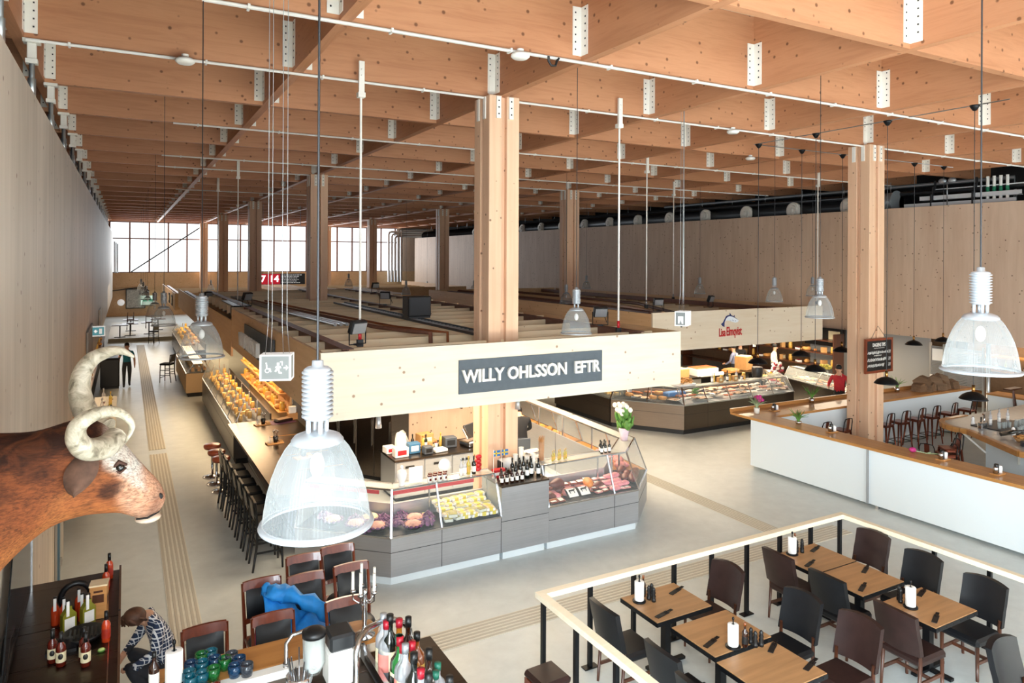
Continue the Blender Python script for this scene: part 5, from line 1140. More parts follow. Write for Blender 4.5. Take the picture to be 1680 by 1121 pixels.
t=thing('menu_easel','small tilted menu easel at the near end of the white cart','sign',(-.62,20.75,.9)); M=Matrix.Rotation(-.5,4,'X'); MB().box(-.16,.16,-.015,.015,0,.34,M).build('frame',m_black,t); MB().box(-.13,.13,-.02,-.015,.03,.31,M).build('sheet',m_paper,t)
t=thing('dark_bin','tall black bin beside the walking person in teal','bin',(-.5,31.6,0)); MB().box(-.35,.3,-.35,.35,.06,1.15,b=.03).build('body',m_black,t); MB().box(-.33,.28,-.33,.33,0,.06).build('foot',m_darkgrey,t); MB().box(-.37,.32,-.37,.37,1.15,1.2).build('lid',m_blackmetal,t)
pk_wg=proto('drinking_glass','glass',[('glass',MB().lathe([(0,0),(.03,0),(.038,.13),(.035,.13),(.027,.01),(0,.01)],14),m_glass)])
# ================================================================ the white bar with the wooden top
t=thing('bar_counter','white panelled bar counter with an oak top, turning a corner behind the railing','counter',(0,0,0))
MB().prism([(13.52,12.3),(13.95,12.3),(14.15,2.5),(13.7,2.5)],.07,1.2,'Z').build('front_panel',m_offwhite,t)
MB().prism([(13.97,12.15),(13.97,12.6),(22.6,12.3),(22.6,11.95)],.07,1.2,'Z').build('side_panel',m_offwhite,t)
b=MB()
for i in range(4): b.box(13.6,13.66,11.8-2.8*i,11.86-2.8*i,0,.07)
b.build('foot',m_steelplain,t)
MB().prism([(13.46,12.7),(14.1,12.35),(14.25,2.4),(13.62,2.4)],1.2,1.26,'Z').build('worktop',m_oaky,t)
MB().prism([(13.46,12.72),(13.5,12.95),(22.7,12.72),(22.7,11.95),(14.1,12.08),(14.1,12.36)],1.2,1.259,'Z').build('worktop_return',m_oak,t)
MB().prism([(13.5,12.92),(13.5,12.97),(22.7,12.74),(22.7,12.69)],1.259,1.34,'Z').build('upstand',m_oak,t)
b=MB()
for y in (9.2,6.0): b.box(13.5,13.72,y-.004,y+.004,.08,1.2)
b.build('panel_joint',m_grey,t)
def tolix(tall):
    t=thing('copper_stool' if tall else 'copper_chair','stool','stool' if tall else 'chair')
    H=.77 if tall else .46
    MB().box(-.18,.18,-.18,.18,H-.03,H,b=.012).build('seat',m_copper,t); MB().box(-.165,.165,-.165,.165,H-.07,H-.03).build('apron',m_copper,t)
    for sx in(-1,1):
        for sy in(-1,1): MB().tube([(sx*.155,sy*.155,H-.03),(sx*.22,sy*.22,0)],[.028,.016],6).build('leg',m_copper,t)
    if tall: 
        for a in range(4):
            c,s=((.2,.2),(-.2,.2),(-.2,-.2),(.2,-.2))[a]; c2,s2=((.2,.2),(-.2,.2),(-.2,-.2),(.2,-.2))[(a+1)%4]
            MB().tube([(c,s,.25),(c2,s2,.25)],.01,5).build('foot_bar',m_blackmetal,t)
    MB().tube([(-.17,-.17,H-.02),(-.2,-.16,H+.22),(-.215,-.13,H+.3),(-.22,0,H+.32),(-.215,.13,H+.3),(-.2,.16,H+.22),(-.17,.17,H-.02)],.012,6).build('back_loop',m_blackmetal,t)
    MB().grid(2,5,lambda u,v:(-.172-.045*v,-.055+.11*u,H+.0+.31*v)).build('splat',m_copper,t)
    return Proto(t)
TS=tolix(True); TC=tolix(False)
xs=(17.75,18.45,19.15,19.85,20.7,21.7)
for i,x in enumerate(xs): TS.at((x,11.6,0),PI/2+.25*(R.random()-.5)-PI+PI,'copper bar stool facing the far oak counter, %s from the column'%ORD[i],'copper bar stools')
for i,(x,y,rz,l) in enumerate(((15.4,11.75,1.5,'copper bar stool at the far counter, between the bar corner and the column'),(16.2,11.75,1.6,'copper bar stool at the far counter, tucked against the chalkboard column'))): TS.at((x,y,0),rz,l,'copper seats by the column')
for i,(x,y,z,rz,l) in enumerate(((15.3,11.0,.0,2.9,'copper chair peeking over the oak bar top, next to the bar corner'),(15.5,10.3,0,3.3,'copper chair behind the oak bar top, below the column'),(15.6,9.2,0,2.7,'copper chair half hidden behind the oak bar top beside the pink flower'),
(16.9,9.9,0,.3,'copper chair standing beside the curved inner bar, facing it'),
(16.5,7.2,0,2.4,'copper chair with dark loop back close to the inner bar'),(15.9,6.4,0,2.8,'copper chair behind the oak bar top near the condiment tins'),(16.0,5.7,0,2.6,'copper chair at the frame edge behind the oak bar top'))):
    TC.at((x,y,z),rz,l,'copper chairs')
for i,n_ in enumerate(('lowest','middle','topmost')):
    o=TS.at((15.85+.06*i,8.95-.03*i,.12*i),2.5,'%s copper stool of the stack behind the oak bar top'%n_,'stacked copper stools')
# inner bar
def rounded(pts,cx,cy,r,a0,a1,n=10): return [(cx+r*cos(a0+(a1-a0)*i/n),cy+r*sin(a0+(a1-a0)*i/n)) for i in range(n+1)]
t=thing('inner_bar','curved grey topped inner bar with a thick oak edge','counter',(0,0,0))
top=[(22.6,10.4),(19.4,10.4)]+rounded(None,18.5,9.65,.75,PI/2,PI*1.08,8)+rounded(None,17.6,8.0,.9,PI*1.05,PI*1.35,5)+[(17.6,5.5),(19.5,4),(22.6,4)]
MB().prism(top,1.02,1.06,'Z').build('worktop',plain('grey_stone_top','#b9b8b4',.22,var=.05),t)
b=MB(); pts=top
for i in range(1,len(top)-2): b.beam((top[i][0],top[i][1],1.02),(top[i+1][0],top[i+1][1],1.02),.12,.12)
b.build('edge',m_oaky,t)
base=[(22.5,9.9),(19.6,9.9),(18.6,9.5),(18.2,8.4),(18.4,6),(22.5,5)]
MB().prism(base,0,1.0,'Z').build('base_panel',m_offwhite,t)
b=MB()
for p,q in (((18.25,8.6,.4),(17.6,8.3,.98)),((18.3,7.2,.4),(17.4,7.0,.98)),((18.6,9.5,.4),(18.2,10.0,.98)),((18.25,8.6,.4),(18.25,8.6,.9)),((18.35,7.2,.4),(18.35,7.2,.9))): b.beam(p,q,.04,.04)
b.build('bracket',m_white,t)
t=thing('back_counter','dark draining mat inside the curved bar crowded with glasses','mat',(18.3,8.55,.0)); MB().box(.0,1.5,0,1.15,1.061,1.08).build('mat',m_blackmetal,t)
for i in range(22):
    o=pk_wg.at((18.45+.12*(i%11)+.03*R.random(),8.7+.3*(i//11)+.15*R.random(),1.082),0,'clear drinking glass inside the curved bar, %s row, %s from its tip'%(('front','back')[i//11],ORD[i%11]),'clear glasses inside the curved bar',1.0+.2*R.random())
for i in range(5): pk_clear.at((18.7+.2*i,9.45+.1*(i%2),1.082),0,'clear bottle behind the glasses inside the curved bar, %s from its tip'%ORD[i],'clear bottles inside the curved bar',1.1)
for i,(x,y,l) in enumerate(((18.5,9.75,'white salt shaker on the curved bar end'),(18.2,8.7,'white salt shaker at the front edge of the curved bar'))):
    t=thing('salt_shaker',l,'shaker',(x,y,1.062)); MB().lathe([(0,0),(.045,0),(.05,.02),(.035,.1),(.04,.15),(.02,.18),(0,.18)],14).build('body',m_white_ceramic,t); MB().lathe([(.022,.18),(.02,.195),(0,.2)],10).build('cap',m_steelplain,t)
t=thing('beer_tap','steel tap block on the curved bar','tap',(18.15,9.35,1.062)); MB().box(-.12,.12,-.06,.06,0,.18,b=.02).build('block',m_steelplain,t); MB().tube([(.08,0,.15),(.08,0,.34),(.02,0,.36)],.02,8).build('spout',m_steelplain,t); MB().cyl((-.06,0),.015,.18,.3,8).build('lever',m_black,t)
t=thing('bottle_rest','dark bottle lying slanted in the ice well of the curved bar','bottle',(17.75,8.75,1.12)); MB().tube([(0,0,0),(.25,-.15,.06),(.33,-.2,.08),(.45,-.27,.1)],[.05,.05,.02,.018],10).build('glass_body',m_darkb,t); MB().tube([(.45,-.27,.1),(.5,-.3,.11)],.02,8).build('cap',m_blackcap,t)
t=thing('plate_stack','stack of dark plates on the curved bar by the bread basket','plates',(17.35,7.95,1.062)); 
for i in range(5): MB().lathe([(0,.02*i),(.13,.02*i),(.19,.02*i+.018),(.19,.02*i+.022),(.1,.02*i+.01),(0,.02*i+.01)],24).build('plate',m_slate,t)
t=thing('bread_basket','low basket of bread on the curved bar behind the plate stack','basket',(17.75,8.2,1.062)); MB().lathe([(0,0),(.2,0),(.27,.1),(.25,.1),(.18,.02),(0,.02)],20).build('basket',m_kraft,t); b=MB()
for i in range(9): b.ball((.14*cos(i*.7)*(i>0),.14*sin(i*.7)*(i>0),.1),(.07,.05,.045),8,6)
b.build('bread',m_bread,t)
# things on the oak top
def pot(x,y,l,fl,h=.14):
    t=thing('flower_pot',l,'flowers',(x,y,1.262)); MB().lathe([(0,0),(.06,0),(.075,h),(.065,h),(0,h-.02)],14).build('pot',m_dirtwhite if fl else m_steelplain,t)
    g=MB(); f=MB(); R5=random.Random(int(x*100))
    for i in range(22):
        a=R5.random()*6.28; e=.12+.16*R5.random(); g.tube([(0,0,h-.03),(.06*cos(a),.06*sin(a),h+.1),(e*cos(a),e*sin(a),h+.12+.2*R5.random())],[.008,.012,.003],5)
    g.build('leaf_sprig',m_green if not fl else m_paleleaf,t)
    if fl:
        for i in range(9): a=R5.random()*6.28; f.ball((.13*cos(a)*R5.random()+.06,.13*sin(a)*R5.random(),h+.15+.15*R5.random()),(.05,.05,.04),7,5)
        f.build('blossom',m_pink,t)
pot(13.95,12.5,'pink flowers in a small pale pot at the bar corner',1)
pot(16.3,12.72,'small green sprig in a tin on the far oak counter before the column',0); pot(18.2,12.75,'grassy sprig in a tin beside the column on the far oak counter',0); pot(19.9,12.6,'small sprig in a tin on the far oak counter past the column',0)
pot(13.95,11.25,'little green sprig on the front oak top near the bar corner',0,.06)
t=thing('fallen_flower','pink blossom with a trailing stem lying on the oak bar top','flower',(13.95,8.4,1.262)); MB().ball((0,.1,.05),(.07,.07,.05),8,6).build('blossom',m_pink,t); MB().tube([(0,.1,.04),(.05,-.15,.03),(.1,-.35,.06)],.012,5).ball((.06,-.2,.05),(.06,.03,.02),6,4).build('leaf_sprig',m_paleleaf,t)
def tins(x,y,l):
    t=thing('condiment_tins',l,'condiments',(x,y,1.262)); MB().box(-.12,.12,-.08,.08,0,.02).build('tray',m_oak,t)
    for i in range(3): MB().lathe([(0,.02),(.04,.02),(.04,.12+.04*(i==1)),(.03,.14+.04*(i==1)),(0,.14+.04*(i==1))],12,c=(-.07+.075*i,.02*(i%2),0)).build('tin',[m_steelplain,m_black,m_white_ceramic][i],t)
tins(14.6,12.5,'tray of steel condiment tins beside the pink flowers'); tins(18.9,12.7,'tray of condiment tins on the far oak counter past the column'); tins(13.95,10.35,'tray of condiment tins on the front oak top, near the column'); tins(13.95,7.9,'tray of condiment tins on the front oak top beside the fallen pink blossom'); tins(13.9,6.9,'tray of condiment tins on the oak top where the frame cuts it')
for i in range(9):
    x=20.6+.28*i; t=tag(MB().prism([(-.22,0),(.2,0),(.24,.1),(.05,.26),(-.16,.2)],-.14,.14,'Y').build('firewood_log',wood('bark_%d'%i,'#8a6a4c','#4f3826','X',.8,9) if i<2 else bpy.data.materials['bark_%d'%(i%2)],None,(x,12.35-.1*(i%2),1.262 if i<6 else 1.45),.3*i),'split log at the end of the far oak counter, %s'%('%s along the bottom'%ORD[i] if i<6 else '%s on the upper layer'%ORD[i-6]),'firewood','split logs on the far oak counter')
    if i>=6: t.location.x=20.75+.45*(i-6)
# chalkboard
t=thing('chalkboard','framed black chalkboard menu with white handwriting hung on the column','chalkboard',(16.9,11.2,2.7),0)
b=MB().box(-.56,.56,-.03,.02,.38,.44).box(-.56,.56,-.03,.02,-.44,-.38).box(-.56,-.5,-.03,.02,-.38,.38).box(.5,.56,-.03,.02,-.38,.38); b.build('frame',m_reddish,t)
MB().box(-.5,.5,-.01,.01,-.38,.38).build('board',m_black,t)
lettering('DAGENS TIPS',.125,m_white,t,(0,-.016,.27),bold=.002,depth=.002,sx=.7)
b=MB(); R6=random.Random(4)
for z,x1,h in ((.19,.22,.012),(.08,.34,.05),(.0,.1,.018),(-.1,.3,.05),(-.25,.2,.05)):
    x=-.46 if h>.03 else -.2
    while x<x1:
        q=.012+.03*R6.random(); b.beam((x,-.014,z-h*.5*R6.random()-h*.4),(x+q,-.014,z+h*.5*R6.random()+h*.4),.004,.012,(0,1,0)); x+=q*.9+.006
for z in (.08,-.1,-.25):
    for i in range(2): b.beam((.4+.05*i,-.014,z-.04),(.42+.05*i,-.014,z+.04),.004,.012,(0,1,0)); b.beam((.39+.05*i,-.014,z+.04),(.43+.05*i,-.014,z+.03),.004,.012,(0,1,0))
b.build('handwritten_text',m_white,t)
MB().tube([(-.3,0,.44),(0,.02,.75),(.3,0,.44)],.006,5).build('cord',m_black,t)
# recess on the side under the pine wall
t=thing('bottle_shelf','dark shelf of bottles in the recess under the pine wall','shelf',(25.6,12.3,0))
for z in (.6,1.45,1.9): MB().box(-.3,.3,-2.6,1.6,z,z+.05).build('board',m_oaky,t)
for y in (-2.6,1.57): MB().box(-.3,.3,y-.03,y+.03,0,2.4).build('upright',m_darkgrey,t)
for i in range(14): q=[pk_wine,pk_oil,pk_clear,pk_beer][i%4]; nm=q.r.name.split('.')[0].replace('_',' '); q.at((25.5,9.9+.28*i,1.502),0,'%s on the dark recess shelf under the pine wall, %s along'%(nm,ORD[i]),'%ss on the dark recess shelf'%nm,1.2)
t=thing('shutter','grey slatted shutter beside the grey partition','shutter',(24.45,13.4,0)); b=MB()
for i in range(26): b.box(-.02,.02,-.8,.85,.9+.05*i,.935+.05*i)
b.build('slat',m_grey,t); MB().box(-.03,.03,-.86,-.8,0,2.3).box(-.03,.03,.85,.91,0,2.3).build('frame',m_galv,t); MB().box(-.05,-.03,.3,.8,1.7,2.1).build('notice',m_paper,t); MB().box(-.05,-.03,.65,.88,.9,1.2).build('notice',m_paper,t)
t=thing('folding_board','leaning wooden trestle beside the firewood','trestle',(22.9,10.9,0)); MB().beam((0,0,0),(.3,.2,1.3),.04,.05).beam((.5,.1,0),(.3,.2,1.3),.04,.05).build('leg',m_darkwood,t); MB().box(-.05,.6,.1,.3,1.3,1.34).build('top',m_darkwood,t)
t=thing('white_counter','white low counter under the bottle shelf side of the recess','counter',(23.6,10.6,0)); MB().box(0,.6,-1,1.4,0,.95).build('body',m_offwhite,t); MB().box(-.03,.63,-1.03,1.43,.95,1.0).build('worktop',m_oaky,t)
for i,(x,y) in enumerate(((22.95,12.95),(24.4,12.4))): tag(MB().tube([(x,y,0),(x,y,2.45)],.06,10).build('steel_post',m_galv),'pale steel post under the pine wall, %s'%('beside the firewood' if i==0 else 'by the white low counter'),'post','steel posts')
# ================================================================ railed dining corner
t=thing('railing','pale timber railing on black posts around the dining tables','railing',(0,0,0))
RZ=1.1
MB().prism([(4.36,7.3),(10.07,7.3),(9.98,7.2),(4.46,7.2)],RZ-.065,RZ,'Z').build('top_rail',m_rail,t)
MB().prism([(4.36,7.3),(4.46,7.2),(4.5,2.5),(4.4,2.5)],RZ-.065,RZ,'Z').build('top_rail',m_rail,t)
MB().prism([(10.07,7.3),(9.98,7.2),(10.08,2.5),(10.18,2.5)],RZ-.065,RZ,'Z').build('top_rail',m_rail,t)
def post(x,y): MB().box(x-.025,x+.025,y-.025,y+.025,.012,RZ-.065).box(x-.1,x+.1,y-.05,y+.05,0,.012).build('post',m_blackmetal,t)
for i in range(9): post(4.45+i*.69,7.25)
for i in range(1,7): post(4.43+.01*i,7.25-.72*i); post(10.03+.015*i,7.25-.72*i)
tb=thing('dining_table','table','table')
MB().box(-.44,.44,-.35,.35,.762,.8,b=.004).build('table_top',m_table,tb)
b=MB()
for s in(-1,1): b.box(-.445,.445,s*.35,s*.357,.74,.79).box(s*.44,s*.447,-.357,.357,.74,.79)
for i in range(6):
    for s in(-1,1): b.cbox((-.38+.15*i,s*.359,.765),(.014,.004,.014)).cbox((s*.449,-.3+.12*i,.765),(.004,.014,.014))
b.build('metal_edge',m_blackmetal,tb)
MB().box(-.35,.35,-.06,.06,.72,.762).box(-.06,.06,-.3,.3,.72,.762).build('under_frame',m_blackmetal,tb)
MB().box(-.045,.045,-.045,.045,.03,.72).build('post',m_blackmetal,tb)
for rz in (0,PI/2): MB().box(-.3,.3,-.035,.035,.012,.045,Matrix.Rotation(rz,4,'Z')).build('foot',m_blackmetal,tb)
DT=Proto(tb)
for (x,y),l in (((6.02,6.84),'dining table for two in the corner of the railing, facing the steel deli counter'),((6.1,5.98),'dining table with towel roll and beer bottle, joined to another at the frame edge'),((6.04,5.2),'dining table at the picture edge joined to the one with the beer bottle'),
((8.82,6.82),'dining table at the far railing corner holding a towel roll'),((8.8,6.09),'dining table in the middle of the far row, between three black chairs'),((8.84,5.18),'dining table at the near end of the far row, with a twisted white towel roll')): DT.at((x,y,0),0,l,'dining tables')
def dchair(m,name):
    t=thing('dining_chair','chair','dining chair')
    b=MB(); n=8
    def bk(u,v,o): 
        y=-.245+.49*u; z=.52+.47*v
        return (-.23-.10*v-.05*(1-(2*u-1)**2)*1.0+o, y, z-.03*(2*u-1)**2*(v>.5)+.0)
    b.grid(n+1,6,lambda u,v:bk(u,v,.03)); b.grid(n+1,6,lambda u,v:bk(1-u,v,-.03))
    for e in (0,1): b.grid(2,6,lambda u,v:bk(e,v,(.03-.06*u) if e else (-.03+.06*u)))
    b.grid(n+1,2,lambda u,v:bk(u,1,.03-.06*v)); b.grid(n+1,2,lambda u,v:bk(u,0,-.03+.06*v)); b.build('backrest',m,t)
    s=MB(); s.box(-.24,.24,-.235,.235,.38,.48,b=.03); s.build('seat',m,t)
    for sx in(-1,1):
        for sy in(-1,1):
            (MB().tube([(.2,sy*.2,.39),(.2,sy*.205,0)],[.026,.019],4) if sx>0 else MB().tube([(-.22,sy*.215,.6),(-.215,sy*.215,.4),(-.25,sy*.215,0)],[.022,.026,.018],4)).build('leg',m_darkwood,t)
    for sy in(-1,1): MB().beam((-.22,sy*.205,.2),(.2,sy*.2,.2),.02,.035).build('stretcher',m_darkwood,t)
    MB().beam((0,-.2,.2),(0,.2,.2),.02,.035).build('stretcher',m_darkwood,t)
    return Proto(t)
DB=dchair(m_leatherbr,'b'); DK=dchair(m_leatherb,'k')
S=1.07
for pr,x,y,rz,l in ((DK,5.33,6.74,.0,'black upholstered chair at the corner table, its back to the railing end with the stool'),(DB,6.75,6.83,PI,'dark brown upholstered chair opposite the black one at the corner table'),
(DK,5.32,5.7,0,'black upholstered chair at the beer bottle table, on the stool side'),(DK,5.2,5.08,0,'black upholstered chair cut by the picture bottom, next to the beer bottle table'),
(DK,6.95,5.8,PI,'black upholstered chair facing the beer bottle across its table'),(DB,7.05,5.1,PI,'dark brown upholstered chair at the table cut by the picture bottom'),
(DB,8.38,6.8,0,'dark brown upholstered chair at the far corner table, back to the open aisle'),(DK,8.38,6.03,0,'black upholstered chair in the far row, back to the aisle, between two brown ones'),(DB,8.32,5.05,0,'dark brown upholstered chair at the near end of the far row, back to the aisle'),
(DB,9.53,6.62,PI,'dark brown upholstered chair against the railing corner by the bar'),(DK,9.42,5.8,PI,'black upholstered chair along the bar side railing, middle of three'),(DK,9.35,4.96,PI,'black upholstered chair along the bar side railing, last before the frame edge'),
(DK,8.3,3.72,-PI/2,'black upholstered chair cut off by the picture edge, backrest towards the far row')): pr.at((x,y,0),rz+.06*(R.random()-.5),l,'upholstered dining chairs',S)
t=thing('footstool','square brown leather stool with dark wood legs outside the railing','stool',(4.12,6.62,0),.05)
MB().box(-.2,.2,-.2,.2,.46,.55,b=.035).build('seat',m_leatherbr,t); MB().box(-.185,.185,-.185,.185,.39,.46).build('apron',m_reddish,t)
for sx in(-1,1):
    for sy in(-1,1): MB().tube([(sx*.16,sy*.16,.42),(sx*.2,sy*.2,0)],[.022,.018],4).build('leg',m_darkwood,t)
tr=thing('towel_roll','roll','towel roll'); MB().lathe([(0,0),(.085,0),(.085,.012),(.02,.02),(0,.02)],24).build('base',m_blackmetal,tr); MB().lathe([(.018,.02),(.058,.02),(.06,.03),(.06,.25),(.055,.255),(.018,.255)],24).build('paper',m_paper,tr); MB().tube([(0,0,.02),(0,0,.3)],.007,6).ball((0,0,.315),(.014,.014,.022),8,6).build('rod',m_blackmetal,tr); TR=Proto(tr)
ml=thing('condiment_mills','mills','mills')
for i,(x,y) in enumerate(((0,0),(.07,.03),(.02,-.07))):
    MB().lathe([(0,0),(.028,0),(.03,.03),(.02,.045),(.029,.065),(.02,.09),(.027,.11),(.018,.135),(.024,.15),(.012,.175),(0,.18)],14,c=(x,y,0)).build('mill',m_black,ml)
ML=Proto(ml)
bb=proto('beer_bottle','bottle',bottle_parts(.27,.034,m_brownb,m_amber,m_black))
kn=thing('cutlery_slip','slip','cutlery'); MB().box(-.11,.11,-.03,.03,0,.008).build('slip',m_black,kn); MB().box(.05,.17,-.016,-.006,.008,.013).box(.05,.17,.004,.014,.008,.013).box(.13,.19,-.02,.018,.006,.01).build('cutlery',m_blackmetal,kn); KN=Proto(kn)
ZT2=.802
TR.at((5.72,7.0,ZT2),0,'white towel roll on the corner table'); ML.at((5.86,6.98,ZT2),0,'black mills beside the towel roll on the corner table'); bb.at((5.85,7.08,ZT2),0,'brown bottle behind the mills on the corner table')
TR.at((5.98,5.68,ZT2),0,'white towel roll beside the labelled beer bottle'); bb.at((6.1,5.62,ZT2),0,'dark beer bottle with pale lettering beside a towel roll'); ML.at((6.2,5.56,ZT2),1,'black mills beside the labelled beer bottle')
TR.at((8.62,7.05,ZT2),0,'white towel roll on the far railing corner table'); bb.at((8.74,7.1,ZT2),0,'brown bottle behind the mills at the far railing corner'); ML.at((8.8,7.02,ZT2),2,'black mills at the far railing corner table')
TR.at((8.62,5.27,ZT2),0,'twisted white towel roll on the near end table of the far row'); ML.at((8.62,5.4,ZT2),.4,'black mills behind the twisted towel roll')
for i,(x,y,rz,l) in enumerate(((6.3,6.98,.3,'black cutlery slip on the corner table, far side'),(5.75,6.6,.2,'black cutlery slip on the corner table, aisle side'),(5.8,5.85,.3,'black cutlery slip in front of the towel roll and beer bottle'),(6.35,5.45,.5,'black cutlery slip near the mills by the beer bottle'),(6.42,5.02,.3,'black cutlery slip at the table cut by the frame'),
(9.05,7.0,.3,'black cutlery slip on the far corner table, railing side'),(8.55,6.7,.3,'black cutlery slip on the far corner table, beside the brown chair'),(9.08,6.2,.4,'black cutlery slip in the middle of the far row, railing side'),(8.55,5.88,.4,'black cutlery slip in the middle of the far row, aisle side'),(9.1,5.42,.3,'black cutlery slip by the twisted towel roll, railing side'),(8.6,4.95,.4,'black cutlery slip by the brown chair at the end of the far row'))): KN.at((x,y,ZT2),rz,l,'cutlery slips')
from mathutils import noise as mn_
def mno(p): return mn_.noise(p)
def at_Y(u,v,y):
    d=w+r2*((u-840)/1150.3)+u2*(-(v-423.4)/1150.3); k=y/d.y; return (d.x*k,y,CAMZ+d.z*k)
# ================================================================ mahogany chairs before the wooden bar
def mchair():
    t=thing('mahogany_chair','chair','chair')
    def P(x,z): return (x,.02+.1*max(0,z-.5)+.0,z)
    for s in(-1,1): MB().tube([(s*.215,.24,0),(s*.215,.2,.45),(s*.222,.24,.75),(s*.228,.32,1.06)],[.02,.024,.022,.018],8).build('back_post',m_reddish,t)
    cur=lambda u:.035*(1-(2*u-1)**2)
    def slab(z0,z1,y0,y1,th): 
        b=MB()
        f=lambda u,v,o:(-.225+.45*u,y0+(y1-y0)*v+cur(u)+o,z0+(z1-z0)*v)
        b.grid(9,2,lambda u,v:f(1-u,v,th/2)); b.grid(9,2,lambda u,v:f(u,v,-th/2)); b.grid(9,2,lambda u,v:f(u,1,-th/2+th*v)); b.grid(9,2,lambda u,v:f(1-u,0,-th/2+th*v)); return b
    slab(.97,1.07,.29,.325,.035).build('top_rail',m_reddish,t); slab(.6,.66,.2,.215,.03).build('lower_rail',m_reddish,t)
    b=MB(); b.grid(9,7,lambda u,v:(-.19+.38*u,.215+.085*v+cur(u)-.02-.045*sin(PI*u)**.6*sin(PI*v)**.6,.66+.32*v)); b.grid(9,7,lambda u,v:(.19-.38*u,.215+.085*v+cur(u)+.012,.66+.32*v)); b.build('back_pad',m_leatherb,t)
    MB().box(-.225,.225,-.23,.21,.4,.455,b=.02).build('seat_frame',m_reddish,t); 
    b=MB(); b.ball((0,-.01,.455),(.22,.23,.06),18,8); b.v=[(x,y,max(z,.445)) for x,y,z in b.v]; b.build('seat',m_leatherb,t)
    for s in(-1,1): MB().tube([(s*.19,-.2,.42),(s*.2,-.21,0)],[.024,.016],8).build('front_leg',m_reddish,t)
    for s in(-1,1): MB().beam((s*.2,-.2,.22),(s*.215,.2,.22),.018,.03).build('stretcher',m_reddish,t)
    return Proto(t)
MC=mchair()
for x,y,rz,l in ((.79,8.1,.03,'mahogany chair with black padded back behind the blue glasses, alone at the bar end'),(1.53,8.98,.03,'mahogany chair with the blue jacket thrown over its pad'),(1.49,8.02,.0,'mahogany chair in the front row below the blue jacket'),(2.14,9.46,-.03,'mahogany chair in the rear row next to the salad case corner, left of the last one'.replace('left of','beside')),
(2.05,8.86,.02,'mahogany chair in the middle row whose seat the jacket sleeve rests on'),(2.63,9.55,-.02,'rearmost mahogany chair directly under the angled salad case'),(2.64,8.88,.0,'mahogany chair in the middle row with its round black seat showing, near the candles'),(2.31,7.98,.0,'mahogany chair in the front row behind the candelabra')): MC.at((x,y,0),rz,l,'mahogany chairs')
# jacket
t=thing('jacket','crumpled bright blue jacket thrown over a mahogany chair back and seat','jacket',(0,0,0))
b=MB(); R7=random.Random(2)
def jk(u,v):
    x=1.5+.75*u; y=9.2-.5*v-.1*u; z=.93-.36*u*1.0-.2*v+.1*sin(3*PI*u)*(1-v)+.035*sin(17*u+5*v)+.03*cos(13*v+9*u)+.12*(1-u)*(1-v)*(v>0)+.07*mno((x*5,y*5,1.))+.04*mno((x*13,y*13,4.))
    return (x,y,max(.56,z))
b.grid(26,14,jk); b.grid(26,14,lambda u,v:(lambda p:(p[0],p[1]+.02,p[2]-.05))(jk(1-u,v))); b.build('shell',m_jacket,t)
_sl=MB().tube([(1.72,8.97,.96),(1.8,8.9,.97),(1.9,8.82,.94),(2.0,8.76,.9),(2.1,8.72,.83),(2.18,8.7,.76),(2.25,8.68,.68)],[.08,.1,.08,.1,.075,.09,.06],18).ball((1.68,9.02,.98),(.17,.12,.1),18,12); b=_sl; b.v=[(x+.05*mno((x*9,y*9,z*9)),y+.05*mno((x*9+5,y*9,z*9)),z+.06*mno((x*8,y*8,z*8+7))+.02*mno((x*22,y*22,z*22))) for x,y,z in b.v]; b.build('sleeve',m_jacket,t)
MB().grid(14,10,lambda u,v:(1.36+.2*u+.03*sin(9*v),8.72+.22*u,.82-.72*v+.02*sin(14*u+3*v))).grid(14,10,lambda u,v:(1.56-.2*u+.03*sin(9*v),8.96-.22*u,.8-.72*v)).build('hanging_lining',m_navy,t)
MB().tube([(1.37,8.71,.8),(1.34,8.69,.45),(1.36,8.7,.12)],.012,6).tube([(2.12,8.69,.79),(2.25,8.68,.7),(2.3,8.72,.66)],.022,6).build('pink_trim',plain('pink_trim','#d4607a',.6),t)
# ---------------------------------------------------------------- the raised wooden bar
ZW=1.55
t=thing('wooden_bar','raised wooden bar with an oak top and a white service ledge, before the mahogany chairs','bar',(0,0,0))
MB().prism([(.2,6.82),(2.0,6.82),(2.14,6.78),(2.17,6.6),(2.1,6.44),(.2,6.4)],ZW-.05,ZW,'Z').build('worktop',m_oak,t)
MB().box(.25,1.88,5.5,6.72,0,ZW-.12).build('base_panel',m_offwhite,t)
MB().box(.2,1.9,6.3,6.4,ZW-.07,ZW-.0).build('ledge',m_white,t); MB().box(.22,1.9,5.5,6.3,ZW-.12,ZW-.07).build('service_top',m_steeltop,t)
gl=[]
def tumbler(m):
    return proto('tumbler','glass',[('glass',MB().lathe([(0,0),(.038,0),(.046,.04),(.046,.085),(.042,.085),(.041,.04),(.034,.012),(0,.012)],18),m)])
TG=[tumbler(m_teal_glass),tumbler(m_blue_glass),tumbler(m_green_glass),tumbler(m_smoke_glass)]
nmz=['teal','deep blue','green','smoky grey']
f=.857
_tl=sorted(zip(((.56,7.6),(.59,7.76),(.7,7.88),(.79,7.89),(.69,7.72),(.81,7.74),(.57,7.5),(.67,7.52),(.78,7.55),(.9,7.68),(.97,7.74),(1.03,7.62),(.97,7.5),(1.08,7.46)),(0,1,2,0,0,1,0,0,2,2,3,1,1,3)),key=lambda q:q[0][0])
_ct={}
for (x,y),k in _tl:
    _ct[k]=_ct.get(k,-1)+1
    TG[k].at((x*f,y*f-.02,ZW+.0),0,'%s glass tumbler on the oak bar top, %s of its colour from the roll'%(nmz[k],ORD[_ct[k]]),'%s tumblers on the oak bar top'%nmz[k],1.18)
